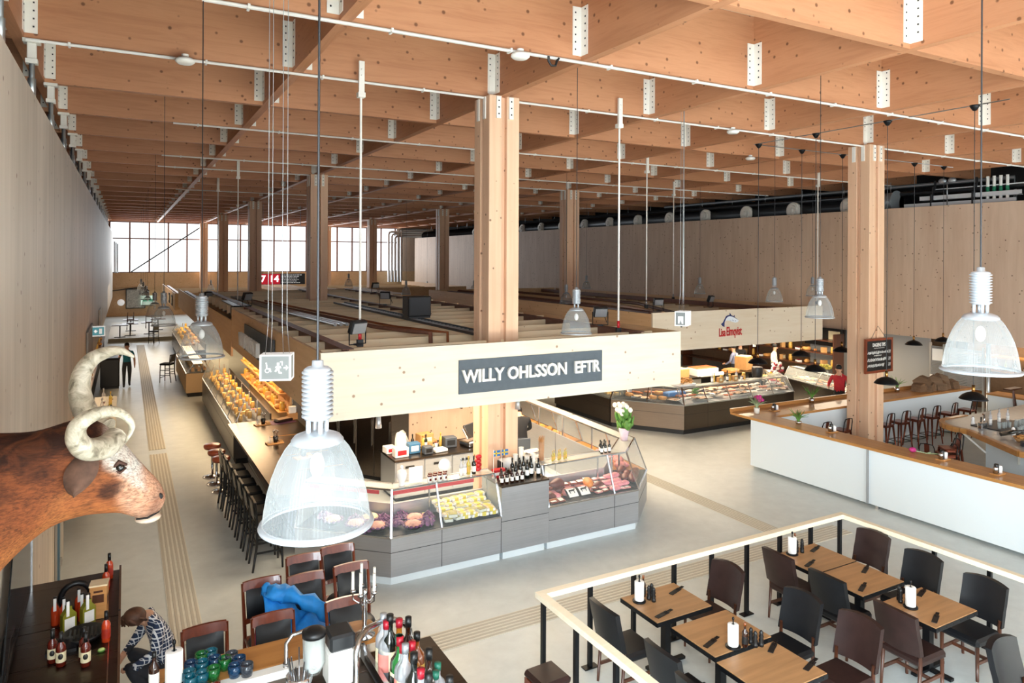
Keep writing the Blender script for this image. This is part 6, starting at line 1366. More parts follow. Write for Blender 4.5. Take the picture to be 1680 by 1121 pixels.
for i in range(3): pk_jar.at((.62*f+.07*i,7.28*f,ZW),0,'small white jar before the glass tumblers, %s from the towel roll'%ORD[i],'white jars before the tumblers',.8)
TR.at((.43*f,7.6*f,ZW),0,'white towel roll on the wooden bar beside the crouching person',None,1.15)
pk_beer.at((.22,6.55,ZW),0,'dark flip-top bottle beside the towel roll on the wooden bar',None,1.3)
t=thing('candelabra','silver candelabra with white candles on the end of the wooden bar','candelabra',(2.0,6.5,ZW))
MB().lathe([(0,0),(.09,0),(.1,.02),(.03,.05),(.018,.12),(.03,.2),(.015,.28),(.028,.34),(.015,.4),(.03,.44),(0,.45)],16).build('stem',m_steelplain,t)
for i in range(5):
    a=i*1.2566+.3; q=.11; c=(q*cos(a),q*sin(a))
    MB().tube([(0,0,.36),(c[0]*.5,c[1]*.5,.32),(c[0],c[1],.36),(c[0],c[1],.42)],.009,6).lathe([(.0,0),(.03,.01),(.022,.03),(.014,.035),(0,.035)],10,c=(c[0],c[1],.42)).build('arm',m_steelplain,t)
    MB().cyl(c,.014,.45,.62+.03*(i%2),10).build('candle',m_candle,t)
# coffee grinder / blender and tap
t=thing('blender','grey blender with a dark lid on the service side of the wooden bar','blender',(1.62,6.05,ZW-.07))
MB().box(-.1,.12,-.12,.12,0,.3,b=.02).build('body',m_white,t); MB().box(-.09,.13,-.12,.12,.3,.44,b=.02).build('control_head',m_darkgrey,t); MB().lathe([(.05,.12),(.09,.2),(.095,.44),(.09,.44),(.085,.2),(.05,.14)],18,c=(-.2,.0,0)).build('jug',m_glass,t); MB().lathe([(0,.44),(.1,.44),(.1,.48),(.05,.5),(0,.5)],18,c=(-.2,0,0)).build('lid',m_black,t)
t=thing('small_tap','chrome swan neck tap on the white ledge of the wooden bar','tap',(1.25,6.35,ZW)); MB().tube([(0,0,0),(0,0,.2),(.05,0,.26),(.2,.02,.27),(.24,.02,.24)],.018,8).build('spout',m_steelplain,t); MB().cyl((0,0),.03,0,.03,12).build('base',m_steelplain,t)
t=thing('utensil_tub','steel tub of bar tools on the service side of the wooden bar','tub',(1.3,6.05,ZW-.07)); MB().lathe([(0,0),(.1,0),(.11,.14),(.1,.14),(.09,.01),(0,.01)],18).build('tub',m_steelplain,t); b=MB()
for i in range(9): a=i*.7; b.tube([(.05*cos(a),.05*sin(a),.02),(.1*cos(a),.1*sin(a),.26+.03*(i%3))],.006,5)
b.build('tools',m_steelplain,t)
t=thing('curved_rail','big curved steel rail arching beside the spirit bottles','rail',(0,0,0)); pts=[at_Y(*q) for q in ((584,1150,5.75),(584,1100,5.75),(584,1072,5.75),(589,1050,5.8),(603,1032,5.9),(625,1020,6.05),(646,1017,6.2),(663,1023,6.3),(672,1033,6.33),(675,1060,6.33))]; MB().tube(pts,.026,12).build('pipe',m_steelplain,t); MB().tube([pts[-1],(pts[-1][0],pts[-1][1],1.45)],.024,10).build('post',m_steelplain,t)
# spirit bottles on a steel tray
t=thing('bottle_stand','steel stand holding the crowd of spirit bottles beside the wooden bar','stand',(0,0,0)); MB().box(1.98,2.6,4.9,6.36,0,1.42).build('body',m_steel,t); MB().box(1.96,2.62,4.88,6.38,1.42,1.45).build('tray',m_steeltop,t); MB().box(1.92,1.96,4.9,6.38,1.42,1.56).build('edge',m_steelplain,t)
sp={}
def sb(key,h,r,m,cap,lab,**k): sp[key]=proto('spirit_bottle','bottle',bottle_parts(h,r,m,cap,lab,**k))
sb('red_clear',.4,.05,m_clear_bottle,m_redcap,m_pinklabel); sb('green',.42,.05,m_greenb,m_redcap,m_cream); sb('dark',.44,.05,m_darkb,m_blackcap,m_cream); sb('whisky',.4,.05,m_whisky,m_redcap,m_pinklabel); sb('greencap',.42,.052,m_brownb,m_greencap,m_cream); sb('beer',.46,.045,m_brownb,m_blackcap,m_pinklabel); sb('amber',.38,.047,m_amber,m_blackcap,m_goldlabel); sb('clear',.42,.048,m_clear_bottle,m_alu,m_cream); sb('short',.26,.06,m_darkb,plain('tan_cap','#6b5038',.5),m_cream); sb('greenclear',.32,.045,m_clear_bottle,m_greencap,m_whitelabel)
def at_top(u,v,zt):
    a=(u-840)/1150.3; c=-(v-423.4)/1150.3
    d=w+r2*a+u2*c; k=(zt-CAMZ)/d.z; return d.x*k,d.y*k
ZB2=1.452
for key,uu,vv,h,l in (('clear',617,1010,.42,'clear bottle with a steel pourer next to the curved rail'),('red_clear',629,1020,.4,'clear bottle under a red foil cap, behind the green one'),('dark',640,1009,.44,'tall dark bottle with a black top rising behind the red caps'),('greencap',643,1046,.42,'brown bottle with a green foil neck'),('green',628,1052,.42,'bright green bottle beside the curved rail'),
('whisky',655,1016,.4,'golden bottle with a red cap in the middle of the spirits'),('beer',670,1013,.46,'brown bottle with a salmon pink label, tallest of the spirits'),('amber',684,1038,.38,'golden amber bottle at the floor side of the pink labelled one'),('clear',647,1062,.42,'clear bottle with red ring cap in the second row'),('red_clear',656,1058,.4,'clear spirit bottle with dark red foil and pink label in front'),
('whisky',676,1053,.4,'golden bottle with purple red foil in front of the pink labelled one'),('dark',632,1085,.44,'black wine shaped bottle with a cream label at the front'),('short',667,1098,.26,'squat dark bottle with a tan wooden cap at the picture edge'),('beer',704,1065,.46,'slim dark brown bottle standing apart, beside the pale floor strip'),('greenclear',718,1088,.32,'clear bottle with a dark cap beside the slim dark brown one'),
('greenclear',715,1102,.32,'clear bottle under a green cap, behind the short ones'),('amber',738,1110,.38,'last amber bottle at the end of the stand, cut by the frame'),('red_clear',676,1102,.4,'bottle with a bright red neck at the picture edge'),('short',612,1095,.26,'squat dark bottle at the curved rail foot'),('dark',695,1112,.44,'dark bottle at the picture edge between the green cap and red neck')):
    x,y=at_top(uu,vv,ZB2+h*1.22); x=min(max(x,2.03),2.55); sp[key].at((x,max(4.97,y),ZB2),0,l,None,(1.45,1.45,1.22))
# ---------------------------------------------------------------- sauce counter beside the wall
ZC2=1.55
t=thing('steel_counter','tall stainless counter of sauce bottles under the bull head','counter',(0,0,0))
MB().box(-.86,-.05,6.3,8.02,0,ZC2-.03).build('base_panel',m_steel,t); MB().box(-.88,-.03,6.25,8.04,ZC2-.03,ZC2).build('worktop',m_steeltop,t); MB().box(-.13,-.12,6.25,8.04,ZC2,ZC2+.003).build('seam',m_steelplain,t)
MB().box(-.05,-.03,6.25,8.04,ZC2,ZC2+.05).build('upstand',m_steelplain,t)
t=thing('steel_counter','tall stainless counter carrying two red sauce bottles, beyond the wooden box','counter',(0,0,0))
MB().box(-.86,-.05,8.08,9.2,0,ZC2-.03).build('base_panel',m_steel,t); MB().box(-.88,-.03,8.06,9.22,ZC2-.03,ZC2).build('worktop',m_steeltop,t); MB().box(-.05,-.03,8.06,9.22,ZC2,ZC2+.05).build('upstand',m_steelplain,t)
hs={'red':proto('sauce_bottle','bottle',bottle_parts(.27,.037,m_hotred,m_blackcap,None,capz=.2)),'flat':proto('sauce_bottle','bottle',[('glass_body',MB().prism([(-.06,0),(.06,0),(.06,.17),(.02,.22),(.02,.25),(-.02,.25),(-.02,.22),(-.06,.17)],-.03,.03,'Y'),m_hotgreen),('cap',MB().cyl((0,0),.022,.25,.3,12),m_blackcap),('label',MB().box(-.045,.045,-.033,-.03,.03,.14),m_whitelabel),('tag',MB().box(-.03,-.005,-.036,-.026,.16,.3),m_paper)]),
'dark':proto('sauce_bottle','bottle',bottle_parts(.29,.04,m_hotdark,m_blackcap,m_cream,capz=.3)+[('emblem',MB().ball((0,-.04,.095),(.02,.004,.026),10,6),m_black)]),'tag':proto('sauce_bottle','bottle',bottle_parts(.27,.037,m_hotred,m_blackcap,None,capz=.2)+[('tag',MB().box(-.012,.012,-.045,-.04,.15,.27),m_paper)]),'lab':proto('sauce_bottle','bottle',bottle_parts(.28,.038,m_hotred,m_blackcap,plain('red_label','#b0301c',.4,var=.3),capz=.28))}
g=.867
for k,x,y,rz,l in (('tag',-.68,9.38,0,'orange red sauce bottle with a paper tag, beside the wall'),('tag',-.6,9.32,.2,'orange red sauce bottle with a paper tag, second from the wall'),('tag',-.46,9.5,.1,'orange red sauce bottle with a paper tag behind the flat olive ones'),('tag',-.42,9.35,0,'orange red sauce bottle with a paper tag close to the wooden box'),
('flat',-.54,9.14,.45,'flat olive green sauce bottle with a white label, in front of the orange ones'),('flat',-.36,9.22,.5,'flat olive green sauce bottle beside the wooden box'),('dark',-.64,8.53,0,'dark sauce bottle with a black neck and cream label, wall side of the front pair'),('dark',-.56,8.42,0,'dark sauce bottle with a cream label, second at the front'),('dark',-.36,8.42,0,'dark sauce bottle with black neck and round cream emblem, in front'),('dark',-.34,8.3,0,'dark sauce bottle with a yellow skull-like label, foremost on the counter'),
('lab',-.17,8.72,0,'red sauce bottle with a red label standing alone by the green lime'),('lab',-.2,10.05,0,'red sauce bottle behind the wooden box, on the farther counter'),('lab',-.17,10.4,0,'red sauce bottle standing last on the farther counter')): hs[k].at((x*g,y*g,ZC2),rz,l)
t=thing('wooden_box','printed wooden bottle box standing among the sauce bottles','box',(-.22,8.13,ZC2),-.1); MB().box(-.075,.075,-.07,.07,0,.32).build('box',m_boardwood,t); MB().box(-.08,.08,-.075,.075,.32,.335).build('lid',m_joist,t); MB().box(-.05,.05,-.072,-.07,.16,.24).box(-.04,.04,-.072,-.07,.26,.28).box(.075,.077,-.04,.04,.12,.2).build('print',m_darkwood,t)
t=thing('lime_wedge','green lime half in front of the lone red sauce bottle','lime',(-.18,7.38,ZC2)); MB().ball((0,0,.015),(.035,.022,.02),10,6).build('rind',m_green,t); MB().ball((0,-.006,.022),(.03,.017,.016),10,6).build('flesh',plain('lime_flesh','#b9cf7a',.5),t)
t=thing('black_bowl','black slatted bowl lying behind the dark sauce bottles','bowl',(-.33,7.72,ZC2)); MB().lathe([(0,0),(.13,0),(.18,.06),(.17,.06),(.12,.012),(0,.012)],24).build('bowl',m_black,t); b=MB()
for i in range(7): b.box(-.12+.035*i,-.105+.035*i,-.1,.1,.045,.055)
b.build('slat',m_blackmetal,t)
t=thing('black_pouch','folded black pouch behind the dark sauce bottles','pouch',(-.5,7.62,ZC2)); b=MB(); b.grid(9,8,lambda u,v:(-.12+.24*u,-.12+.24*v,.05*sin(PI*u)*sin(PI*v)+.03+.01*sin(9*u+5*v))).box(-.12,.12,-.12,.12,0,.03); b.build('pouch',m_leatherb,t); MB().box(-.08,.08,-.02,.02,.075,.085).build('strap',m_black,t)
t=thing('black_coil','coil of black tape standing behind the orange sauce bottles','coil',(-.43,8.38,ZC2)); MB().tube([(.13*cos(a*.35),0,.14+.13*sin(a*.35)) for a in range(18)],.03,8,closed=True).build('coil',m_black,t); MB().box(-.05,.05,-.03,.03,0,.03).build('rest',m_blackmetal,t)
t=thing('tinted_screen','leaning tinted glass screen at the wall behind the sauce counter','screen',(-.88,8.6,ZC2)); MB().sheet((0,-1.6,-.02),(.0,.5,-.02),(.0,.5,.95),(.0,-.9,.95),.012).build('pane',m_glassdk,t); MB().beam((0,.5,0),(0,.5,.97),.03,.03).build('edge_strip',m_steelplain,t)
t=thing('steel_cabinet','plain grey steel cabinet against the wall at the picture edge','cabinet',(-.94,5.9,0)); MB().box(.0,.14,-.5,2.0,0,1.48).build('body',m_steel,t); MB().box(0,.145,-.5,2.0,1.48,1.5).build('worktop',m_steeltop,t)
b=MB(); b.box(.0,.06,-.3,.3,0,.12).tube([(.03,-.2,.1),(.03,.0,.28),(.03,.3,.25),(.03,.35,.05)],.03,8).tube([(.05,-.3,.05),(.05,.1,.16),(.05,.45,.12)],.02,8); t=tag(b.build('black_hose',m_black,None,(-.93,7.5,1.502)),'tangle of black hose on the grey steel cabinet under the bull','hose')
d=thing('door','blue edged door standing open at the end of the long side wall','door',(-.945,13.0,0)); MB().box(0,.03,-.1,1.2,0,2.1).build('leaf',plain('door_grey','#aaa59a',.6),d); MB().box(.03,.06,-.04,.12,0,2.1).build('edge',m_doorblue,d); MB().box(.06,.09,.0,.05,.3,.42).box(.06,.09,0,.05,1.7,1.82).build('hinge',m_steelplain,d)
t=thing('wall_box','small white box fixed low on the wall past the blue door','box',(-.945,15.0,.75)); MB().box(0,.1,-.15,.15,-.0,.25).build('body',m_white,t); MB().box(.1,.105,-.1,.1,.05,.2).build('panel',m_offwhite,t)
# ================================================================ people
def body(name,J,E,mats,zone,loc,rz,label,hair=None,extra=None,levels=2):
    """one continuous skinned body; zone(bone, t) gives the material index along each bone"""
    t=thing('person',label,'person',loc,rz)
    keys=list(J); ix={k:i for i,k in enumerate(keys)}
    me=bpy.data.meshes.new('b'); me.from_pydata([J[k][0] for k in keys],[(ix[a],ix[b]) for a,b in E],[])
    o=bpy.data.objects.new('b',me); COL.objects.link(o)
    m=o.modifiers.new('s','SKIN'); m.use_smooth_shade=True; m.branch_smoothing=.6
    sv=me.skin_vertices[0].data
    for k in keys: 
        rr=J[k][1]; sv[ix[k]].radius=rr if isinstance(rr,tuple) else (rr,rr)
    sv[ix['pelvis']].use_root=True
    q=o.modifiers.new('d','SUBSURF'); q.levels=levels; q.render_levels=levels
    bpy.context.view_layer.update()
    dg=bpy.context.evaluated_depsgraph_get(); nm=bpy.data.meshes.new_from_object(o.evaluated_get(dg)); bpy.data.objects.remove(o)
    nm.materials.clear()
    for mm in mats: nm.materials.append(mm)
    seg=[(a,b,Vector(J[a][0]),Vector(J[b][0])) for a,b in E]
    for p in nm.polygons:
        c=p.center; best=None
        for a,b,pa,pb in seg:
            d=pb-pa; s=max(0,min(1,(c-pa).dot(d)/max(d.length_squared,1e-9))); e=(c-(pa+d*s)).length
            rr=J[a][1][0] if isinstance(J[a][1],tuple) else J[a][1]
            e/= max(.03,rr)
            if best is None or e<best[0]: best=(e,a,b,s)
        p.material_index=zone(best[1],best[2],best[3]); p.use_smooth=True
    place('body',nm,t)
    if hair:
        (hx,hy,hz),rad,hm,fwd=hair
        b=MB(); b.ball((hx,hy,hz),rad,16,12)
        b.v=[(x-fwd[0]*.0,y,z) for x,y,z in b.v]
        b.build('hair',hm,t)
    if extra: extra(t)
    return t
def limb(J,E,s,n,sh,el,wr,ha,r=(.062,.048,.034,.036)):
    J['sh'+n]=(sh,r[0]);J['el'+n]=(el,r[1]);J['wr'+n]=(wr,r[2]);J['ha'+n]=(ha,r[3])
    E+=[('chest','sh'+n),('sh'+n,'el'+n),('el'+n,'wr'+n),('wr'+n,'ha'+n)]
    h=Vector(ha); d=(h-Vector(wr)).normalized(); side=d.cross(Vector((1,0,.2))).normalized()
    for i in range(4):
        a=h+side*(.028-.018*i)*1.0+d*.035; b=a+d*(.05+.012*(1 if i in(1,2) else 0))+Vector((0,-.01,-.01)); J['f%s%d'%(n,i)]=(tuple(b),.009); E.append(('ha'+n,'f%s%d'%(n,i)))
    J['th'+n]=(tuple(h+side*.05+d*.02),.01); E.append(('ha'+n,'th'+n))
def leg(J,E,n,hip,kn,an,toe,r=(.1,.068,.046,.04)):
    J['hip'+n]=(hip,r[0]);J['kn'+n]=(kn,r[1]);J['an'+n]=(an,r[2]);J['to'+n]=(toe,r[3])
    E+=[('pelvis','hip'+n),('hip'+n,'kn'+n),('kn'+n,'an'+n),('an'+n,'to'+n)]
def trunk(p,s,c,n,h1,h2): 
    return {'pelvis':(p,(.15,.12)),'spine':(s,(.15,.115)),'chest':(c,(.17,.125)),'neck':(n,.055),'head':(h1,(.075,.09)),'crown':(h2,(.07,.085))},[('pelvis','spine'),('spine','chest'),('chest','neck'),('neck','head'),('head','crown')]
def zone_std(sleeve):
    def z(a,b,t):
        k=b[:2]
        if b in('head','crown') or (b=='neck' and t>.55): return 2
        if k in('kn',) or b[:3]=='hip' or (b=='spine' and t<.25): return 1
        if k=='an': return 1
        if k=='to': return 3
        if k in('ha','th') or b[0]=='f': return 2
        if k=='wr': return 0 if sleeve>1 else 2
        if k=='el': return 0 if t<sleeve else 2
        return 0
    return z
def face(c,dirv,s=1.0):
    def f(t):
        d=Vector(dirv).normalized(); side=d.cross(Vector((0,0,1))).normalized(); c_=Vector(c)
        MB().ball(c_+d*.09*s-Vector((0,0,.005)),(.014,.014,.02),8,6).build('nose',m_skin,t)
        for k in(-1,1): MB().ball(c_+d*.078*s+side*.033*k+Vector((0,0,.03)),.011,8,6).build('eye',m_hairdk,t); MB().ball(c_+side*.082*k,(.016,.022,.03),8,6).build('ear',m_skin,t)
        MB().ball(c_+d*.076*s-Vector((0,0,.045)),(.022,.01,.006),8,5).build('mouth',m_deepred,t)
    return f
# walking away down the corridor is not shown: the person walks towards the camera
J,E=trunk((0,0,.95),(0,.01,1.14),(0,.0,1.36),(0,-.01,1.5),(0,-.03,1.58),(0,-.02,1.67))
limb(J,E,1,'L',(-.18,0,1.41),(-.27,.04,1.14),(-.29,-.05,.9),(-.29,-.07,.82)); limb(J,E,1,'R',(.18,0,1.41),(.26,.06,1.13),(.28,.12,.9),(.28,.13,.82))
leg(J,E,'L',(-.09,0,.9),(-.1,-.08,.5),(-.1,-.06,.09),(-.11,-.2,.05)); leg(J,E,'R',(.09,0,.9),(.1,.02,.5),(.1,.2,.13),(.11,.12,.04))
body('walker',J,E,[m_teal,m_denim,m_skin,m_black],zone_std(.55),(.05,31.4,0),.05,'person in a teal T-shirt and dark trousers walking along the corridor',((0,.01,1.67),(.088,.1,.09),m_hairdk,(0,1)),face((0,-.03,1.6),(0,-1,0)))
# worker bending behind the counter
J,E=trunk((0,0,.95),(0,-.02,1.15),(0,-.1,1.36),(0,-.2,1.46),(0,-.28,1.5),(0,-.33,1.56))
limb(J,E,1,'L',(-.19,-.1,1.4),(-.27,-.2,1.15),(-.2,-.4,1.05),(-.17,-.47,1.03)); limb(J,E,1,'R',(.19,-.1,1.4),(.28,-.2,1.15),(.2,-.4,1.05),(.17,-.47,1.03))
leg(J,E,'L',(-.09,0,.9),(-.1,0,.5),(-.1,.02,.09),(-.11,-.12,.05)); leg(J,E,'R',(.09,0,.9),(.1,0,.5),(.1,.02,.09),(.11,-.12,.05))
body('worker',J,E,[m_blackcl,m_denim,m_skin,m_black],zone_std(2),(8.05,14.1,0),PI*.93,'person in black clothes bending with the back turned, beside the front column',((0,-.31,1.57),(.09,.1,.1),m_hairdk,(0,1)),lambda t:MB().box(-.17,.17,.09,.13,.62,1.0,b=.01).build('apron',m_slate,t))
# person in pale blue at the fish stall
J,E=trunk((0,0,.95),(0,0,1.15),(0,-.02,1.38),(0,-.03,1.53),(0,-.05,1.62),(0,-.05,1.71))
limb(J,E,1,'L',(-.2,0,1.43),(-.29,-.02,1.16),(-.24,-.22,1.02),(-.22,-.3,1.02)); limb(J,E,1,'R',(.2,0,1.43),(.29,-.02,1.16),(.24,-.22,1.02),(.22,-.3,1.02))
leg(J,E,'L',(-.09,0,.9),(-.1,0,.5),(-.1,.02,.09),(-.11,-.12,.05)); leg(J,E,'R',(.09,0,.9),(.1,0,.5),(.1,.02,.09),(.11,-.12,.05))
body('fishmonger',J,E,[m_bluesh,m_denim,m_skin,m_black],zone_std(2),(20.95,19.9,0),PI+.3,'person in a pale blue shirt with the back turned, behind the fish counter',((0,-.03,1.71),(.088,.1,.09),m_hairdk,(0,1)),lambda t:MB().box(-.06,.06,.09,.11,1.0,1.45).build('apron_strap',m_white,t))
# person in red by the side counter
J,E=trunk((0,0,1.0),(0,0,1.22),(0,-.02,1.46),(0,-.06,1.61),(0,-.1,1.7),(0,-.1,1.79))
limb(J,E,1,'L',(-.2,0,1.5),(-.3,-.05,1.25),(-.25,-.28,1.18),(-.23,-.36,1.18)); limb(J,E,1,'R',(.2,0,1.5),(.3,.02,1.22),(.3,-.18,1.08),(.29,-.26,1.07))
leg(J,E,'L',(-.09,0,.94),(-.1,-.06,.52),(-.1,.0,.09),(-.11,-.14,.05)); leg(J,E,'R',(.09,0,.94),(.1,.06,.52),(.1,.16,.09),(.11,.02,.05))
body('customer',J,E,[m_redcl,m_blackcl,m_skin,m_black],zone_std(2),(19.55,14.25,0),-PI/2+.4,'person in a red jacket and black trousers standing at the dark side counter',((0,-.08,1.79),(.09,.105,.09),m_hairdk,(0,1)),lambda t:(face((0,-.1,1.72),(0,-1,0))(t),MB().box(-.14,.14,.1,.24,1.1,1.5,b=.05).build('backpack',m_blackcl,t)))
# more people at the back of the fish stall
for (x,y),m,l,rz in (((22.6,19.4),m_dirtwhite,'person in a white top at the back shelf behind the fish stall',.4),((22.0,20.6),m_blackcl,'person in dark clothes deep in the fish stall, next to the one in white',-.5)):
    J,E=trunk((0,0,.95),(0,0,1.15),(0,-.02,1.38),(0,-.03,1.53),(0,-.05,1.62),(0,-.05,1.71))
    limb(J,E,1,'L',(-.2,0,1.43),(-.27,0,1.16),(-.24,-.2,1.05),(-.22,-.28,1.05)); limb(J,E,1,'R',(.2,0,1.43),(.27,0,1.16),(.25,-.08,.92),(.25,-.1,.84))
    leg(J,E,'L',(-.09,0,.9),(-.1,0,.5),(-.1,.02,.09),(-.11,-.12,.05)); leg(J,E,'R',(.09,0,.9),(.1,0,.5),(.1,.02,.09),(.11,-.12,.05))
    body('staff',J,E,[m,m_denim,m_skin,m_black],zone_std(2),(x,y,0),rz,l,((0,-.03,1.71),(.088,.1,.09),m_hairdk,(0,1)),face((0,-.05,1.63),(0,-1,0)),1)
# crouching person in the plaid shirt
J={'pelvis':((.4,9.2,.34),(.16,.15)),'spine':((.46,9.22,.58),(.21,.2)),'chest':((.36,9.28,.86),(.23,.2)),'neck':((.2,9.28,.95),.07),'head':((.12,9.26,.92),(.085,.1)),'crown':((.1,9.22,1.0),(.08,.09))}
E=[('pelvis','spine'),('spine','chest'),('chest','neck'),('neck','head'),('head','crown')]
limb(J,E,1,'L',(.36,9.1,.9),(.32,8.98,.6),(.12,9.02,.5),(.05,9.05,.48),(.085,.065,.045,.04)); limb(J,E,1,'R',(.3,9.46,.9),(.15,9.52,.6),(.02,9.4,.5),(-.02,9.33,.48),(.08,.062,.045,.04))
leg(J,E,'L',(.36,9.1,.3),(.02,9.05,.5),(.3,9.03,.1),(.12,9.02,.05),(.11,.08,.055,.045)); leg(J,E,'R',(.36,9.34,.3),(.05,9.42,.48),(.34,9.42,.1),(.16,9.44,.05),(.11,.08,.055,.045))
off=Vector((.25,9.22,0))
J={k:(tuple(Vector(p)-off),r) for k,(p,r) in J.items()}
def ex(t):
    MB().ball((.13,-.24,.34),(.045,.035,.05),10,8).build('cuff',m_plaid,t)
    b=MB(); R8=random.Random(6)
    for i in range(60): a=R8.random()*6.28; q=math.sqrt(R8.random())*.11; b.tube([(-.14+q*cos(a),.0+q*sin(a),.985+.06*(1-q/.11)),(-.16+1.15*q*cos(a+.5),-.01+1.15*q*sin(a+.5),.97+.07*(1-q/.11)),(-.15+1.35*q*cos(a+.9),1.35*q*sin(a+.9),.92)],[.014,.016,.008],5)
    b.build('hair_locks',m_hair,t)
body('croucher',J,E,[m_plaid,m_denim,m_skin,m_black],zone_std(2),tuple(off),0,'person in a blue plaid shirt crouching beside the tall steel counters, head bowed',((-.145,-.005,.975),(.125,.115,.1),m_hair,(0,1)),ex)
# ================================================================ mounted bull head
SB=6.4/4.85; BY0=6.4
def cv(x,z,y=0.): return (x*SB,y*SB,5.15-(5.15-z)*SB)
T=[(-.73,4.16),(-.62,4.15),(-.45,4.13),(-.31,4.18),(-.2,4.2),(-.09,4.14),(-.01,4.03),(.06,3.93),(.13,3.83),(.18,3.77),(.21,3.71),(.222,3.66)]
B=[(-.72,3.23),(-.61,3.38),(-.47,3.52),(-.37,3.59),(-.25,3.615),(-.17,3.62),(-.08,3.61),(-.02,3.605),(.05,3.56),(.12,3.54),(.17,3.55),(.2,3.6)]
RY=[.27,.25,.215,.185,.165,.155,.145,.125,.098,.088,.074,.04]
def bull_rings():
    vs=[];n=24
    for (tx,tz),(bx,bz),ry in zip(T,B,RY):
        c=((tx+bx)/2,(tz+bz)/2); h=((tx-bx)/2,(tz-bz)/2)
        for k in range(n):
            a=2*PI*k/n; e=cos(a); f_=sin(a)
            w_=ry*(abs(f_)**.85)*(1 if f_>=0 else -1)*(1.0-.22*max(0,e)**2*(1 if tx>-.15 else 0))
            vs.append((c[0]+h[0]*e,w_,c[1]+h[1]*e))
    fs=[(i*n+k,(i+1)*n+k,(i+1)*n+(k+1)%n,i*n+(k+1)%n) for i in range(len(T)-1) for k in range(n)]
    fs+=[tuple((len(T)-1)*n+k for k in range(n))]
    return vs,fs
bt=thing('bull_head','mounted brown bull head with white blaze and big curled horns on the side wall','bull head',(0,BY0,0))
vs_,fs_=bull_rings()
b=MB(); b.add([cv(x,z,y) for x,y,z in vs_],fs_,True); me=b.mesh('hide',[m_skin])
o=place('hide',me,bt); md=o.modifiers.new('s','SUBSURF'); md.levels=2; md.render_levels=2
bpy.context.view_layer.update(); dg=bpy.context.evaluated_depsgraph_get(); me2=bpy.data.meshes.new_from_object(o.evaluated_get(dg)); o.modifiers.clear(); o.data=me2
def mixc(a,b,t): return tuple(p+(q-p)*t for p,q in zip(a,b))
def sst(a,b,x): x=max(0,min(1,(x-a)/(b-a))); return x*x*(3-2*x)
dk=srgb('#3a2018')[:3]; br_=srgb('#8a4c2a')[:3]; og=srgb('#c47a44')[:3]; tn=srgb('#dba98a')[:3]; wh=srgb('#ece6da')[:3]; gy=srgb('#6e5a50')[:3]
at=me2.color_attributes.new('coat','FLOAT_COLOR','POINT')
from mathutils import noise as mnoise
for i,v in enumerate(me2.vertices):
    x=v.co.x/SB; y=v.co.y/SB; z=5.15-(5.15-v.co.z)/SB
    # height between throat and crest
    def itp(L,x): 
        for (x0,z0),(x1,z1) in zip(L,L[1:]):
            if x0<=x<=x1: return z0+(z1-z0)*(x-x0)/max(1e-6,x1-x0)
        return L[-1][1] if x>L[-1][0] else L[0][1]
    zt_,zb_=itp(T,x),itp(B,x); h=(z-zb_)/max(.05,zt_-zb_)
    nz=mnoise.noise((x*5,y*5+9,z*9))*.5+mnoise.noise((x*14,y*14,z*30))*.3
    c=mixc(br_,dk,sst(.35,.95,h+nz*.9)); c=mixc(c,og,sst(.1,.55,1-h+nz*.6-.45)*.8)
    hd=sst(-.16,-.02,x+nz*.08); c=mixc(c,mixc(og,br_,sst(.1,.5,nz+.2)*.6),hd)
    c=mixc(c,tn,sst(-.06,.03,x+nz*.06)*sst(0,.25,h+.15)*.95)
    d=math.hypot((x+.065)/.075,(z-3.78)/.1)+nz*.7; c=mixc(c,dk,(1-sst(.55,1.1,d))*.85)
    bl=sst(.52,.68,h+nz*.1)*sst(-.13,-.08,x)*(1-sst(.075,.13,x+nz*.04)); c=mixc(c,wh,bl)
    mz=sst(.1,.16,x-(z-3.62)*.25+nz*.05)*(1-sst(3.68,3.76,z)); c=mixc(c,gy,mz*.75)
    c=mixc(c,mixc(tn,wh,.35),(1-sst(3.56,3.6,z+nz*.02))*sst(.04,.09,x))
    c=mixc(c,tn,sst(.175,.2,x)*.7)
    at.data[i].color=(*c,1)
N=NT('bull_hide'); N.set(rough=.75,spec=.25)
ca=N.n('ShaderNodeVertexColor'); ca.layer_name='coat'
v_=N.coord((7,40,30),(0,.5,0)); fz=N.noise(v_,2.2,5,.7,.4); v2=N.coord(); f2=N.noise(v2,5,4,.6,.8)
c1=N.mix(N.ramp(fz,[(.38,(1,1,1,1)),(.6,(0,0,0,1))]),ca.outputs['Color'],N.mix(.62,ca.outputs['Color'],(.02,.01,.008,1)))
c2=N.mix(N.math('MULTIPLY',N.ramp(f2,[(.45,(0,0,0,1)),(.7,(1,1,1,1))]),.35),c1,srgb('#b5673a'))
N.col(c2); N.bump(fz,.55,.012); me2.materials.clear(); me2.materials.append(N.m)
for p in me2.polygons: p.use_smooth=True
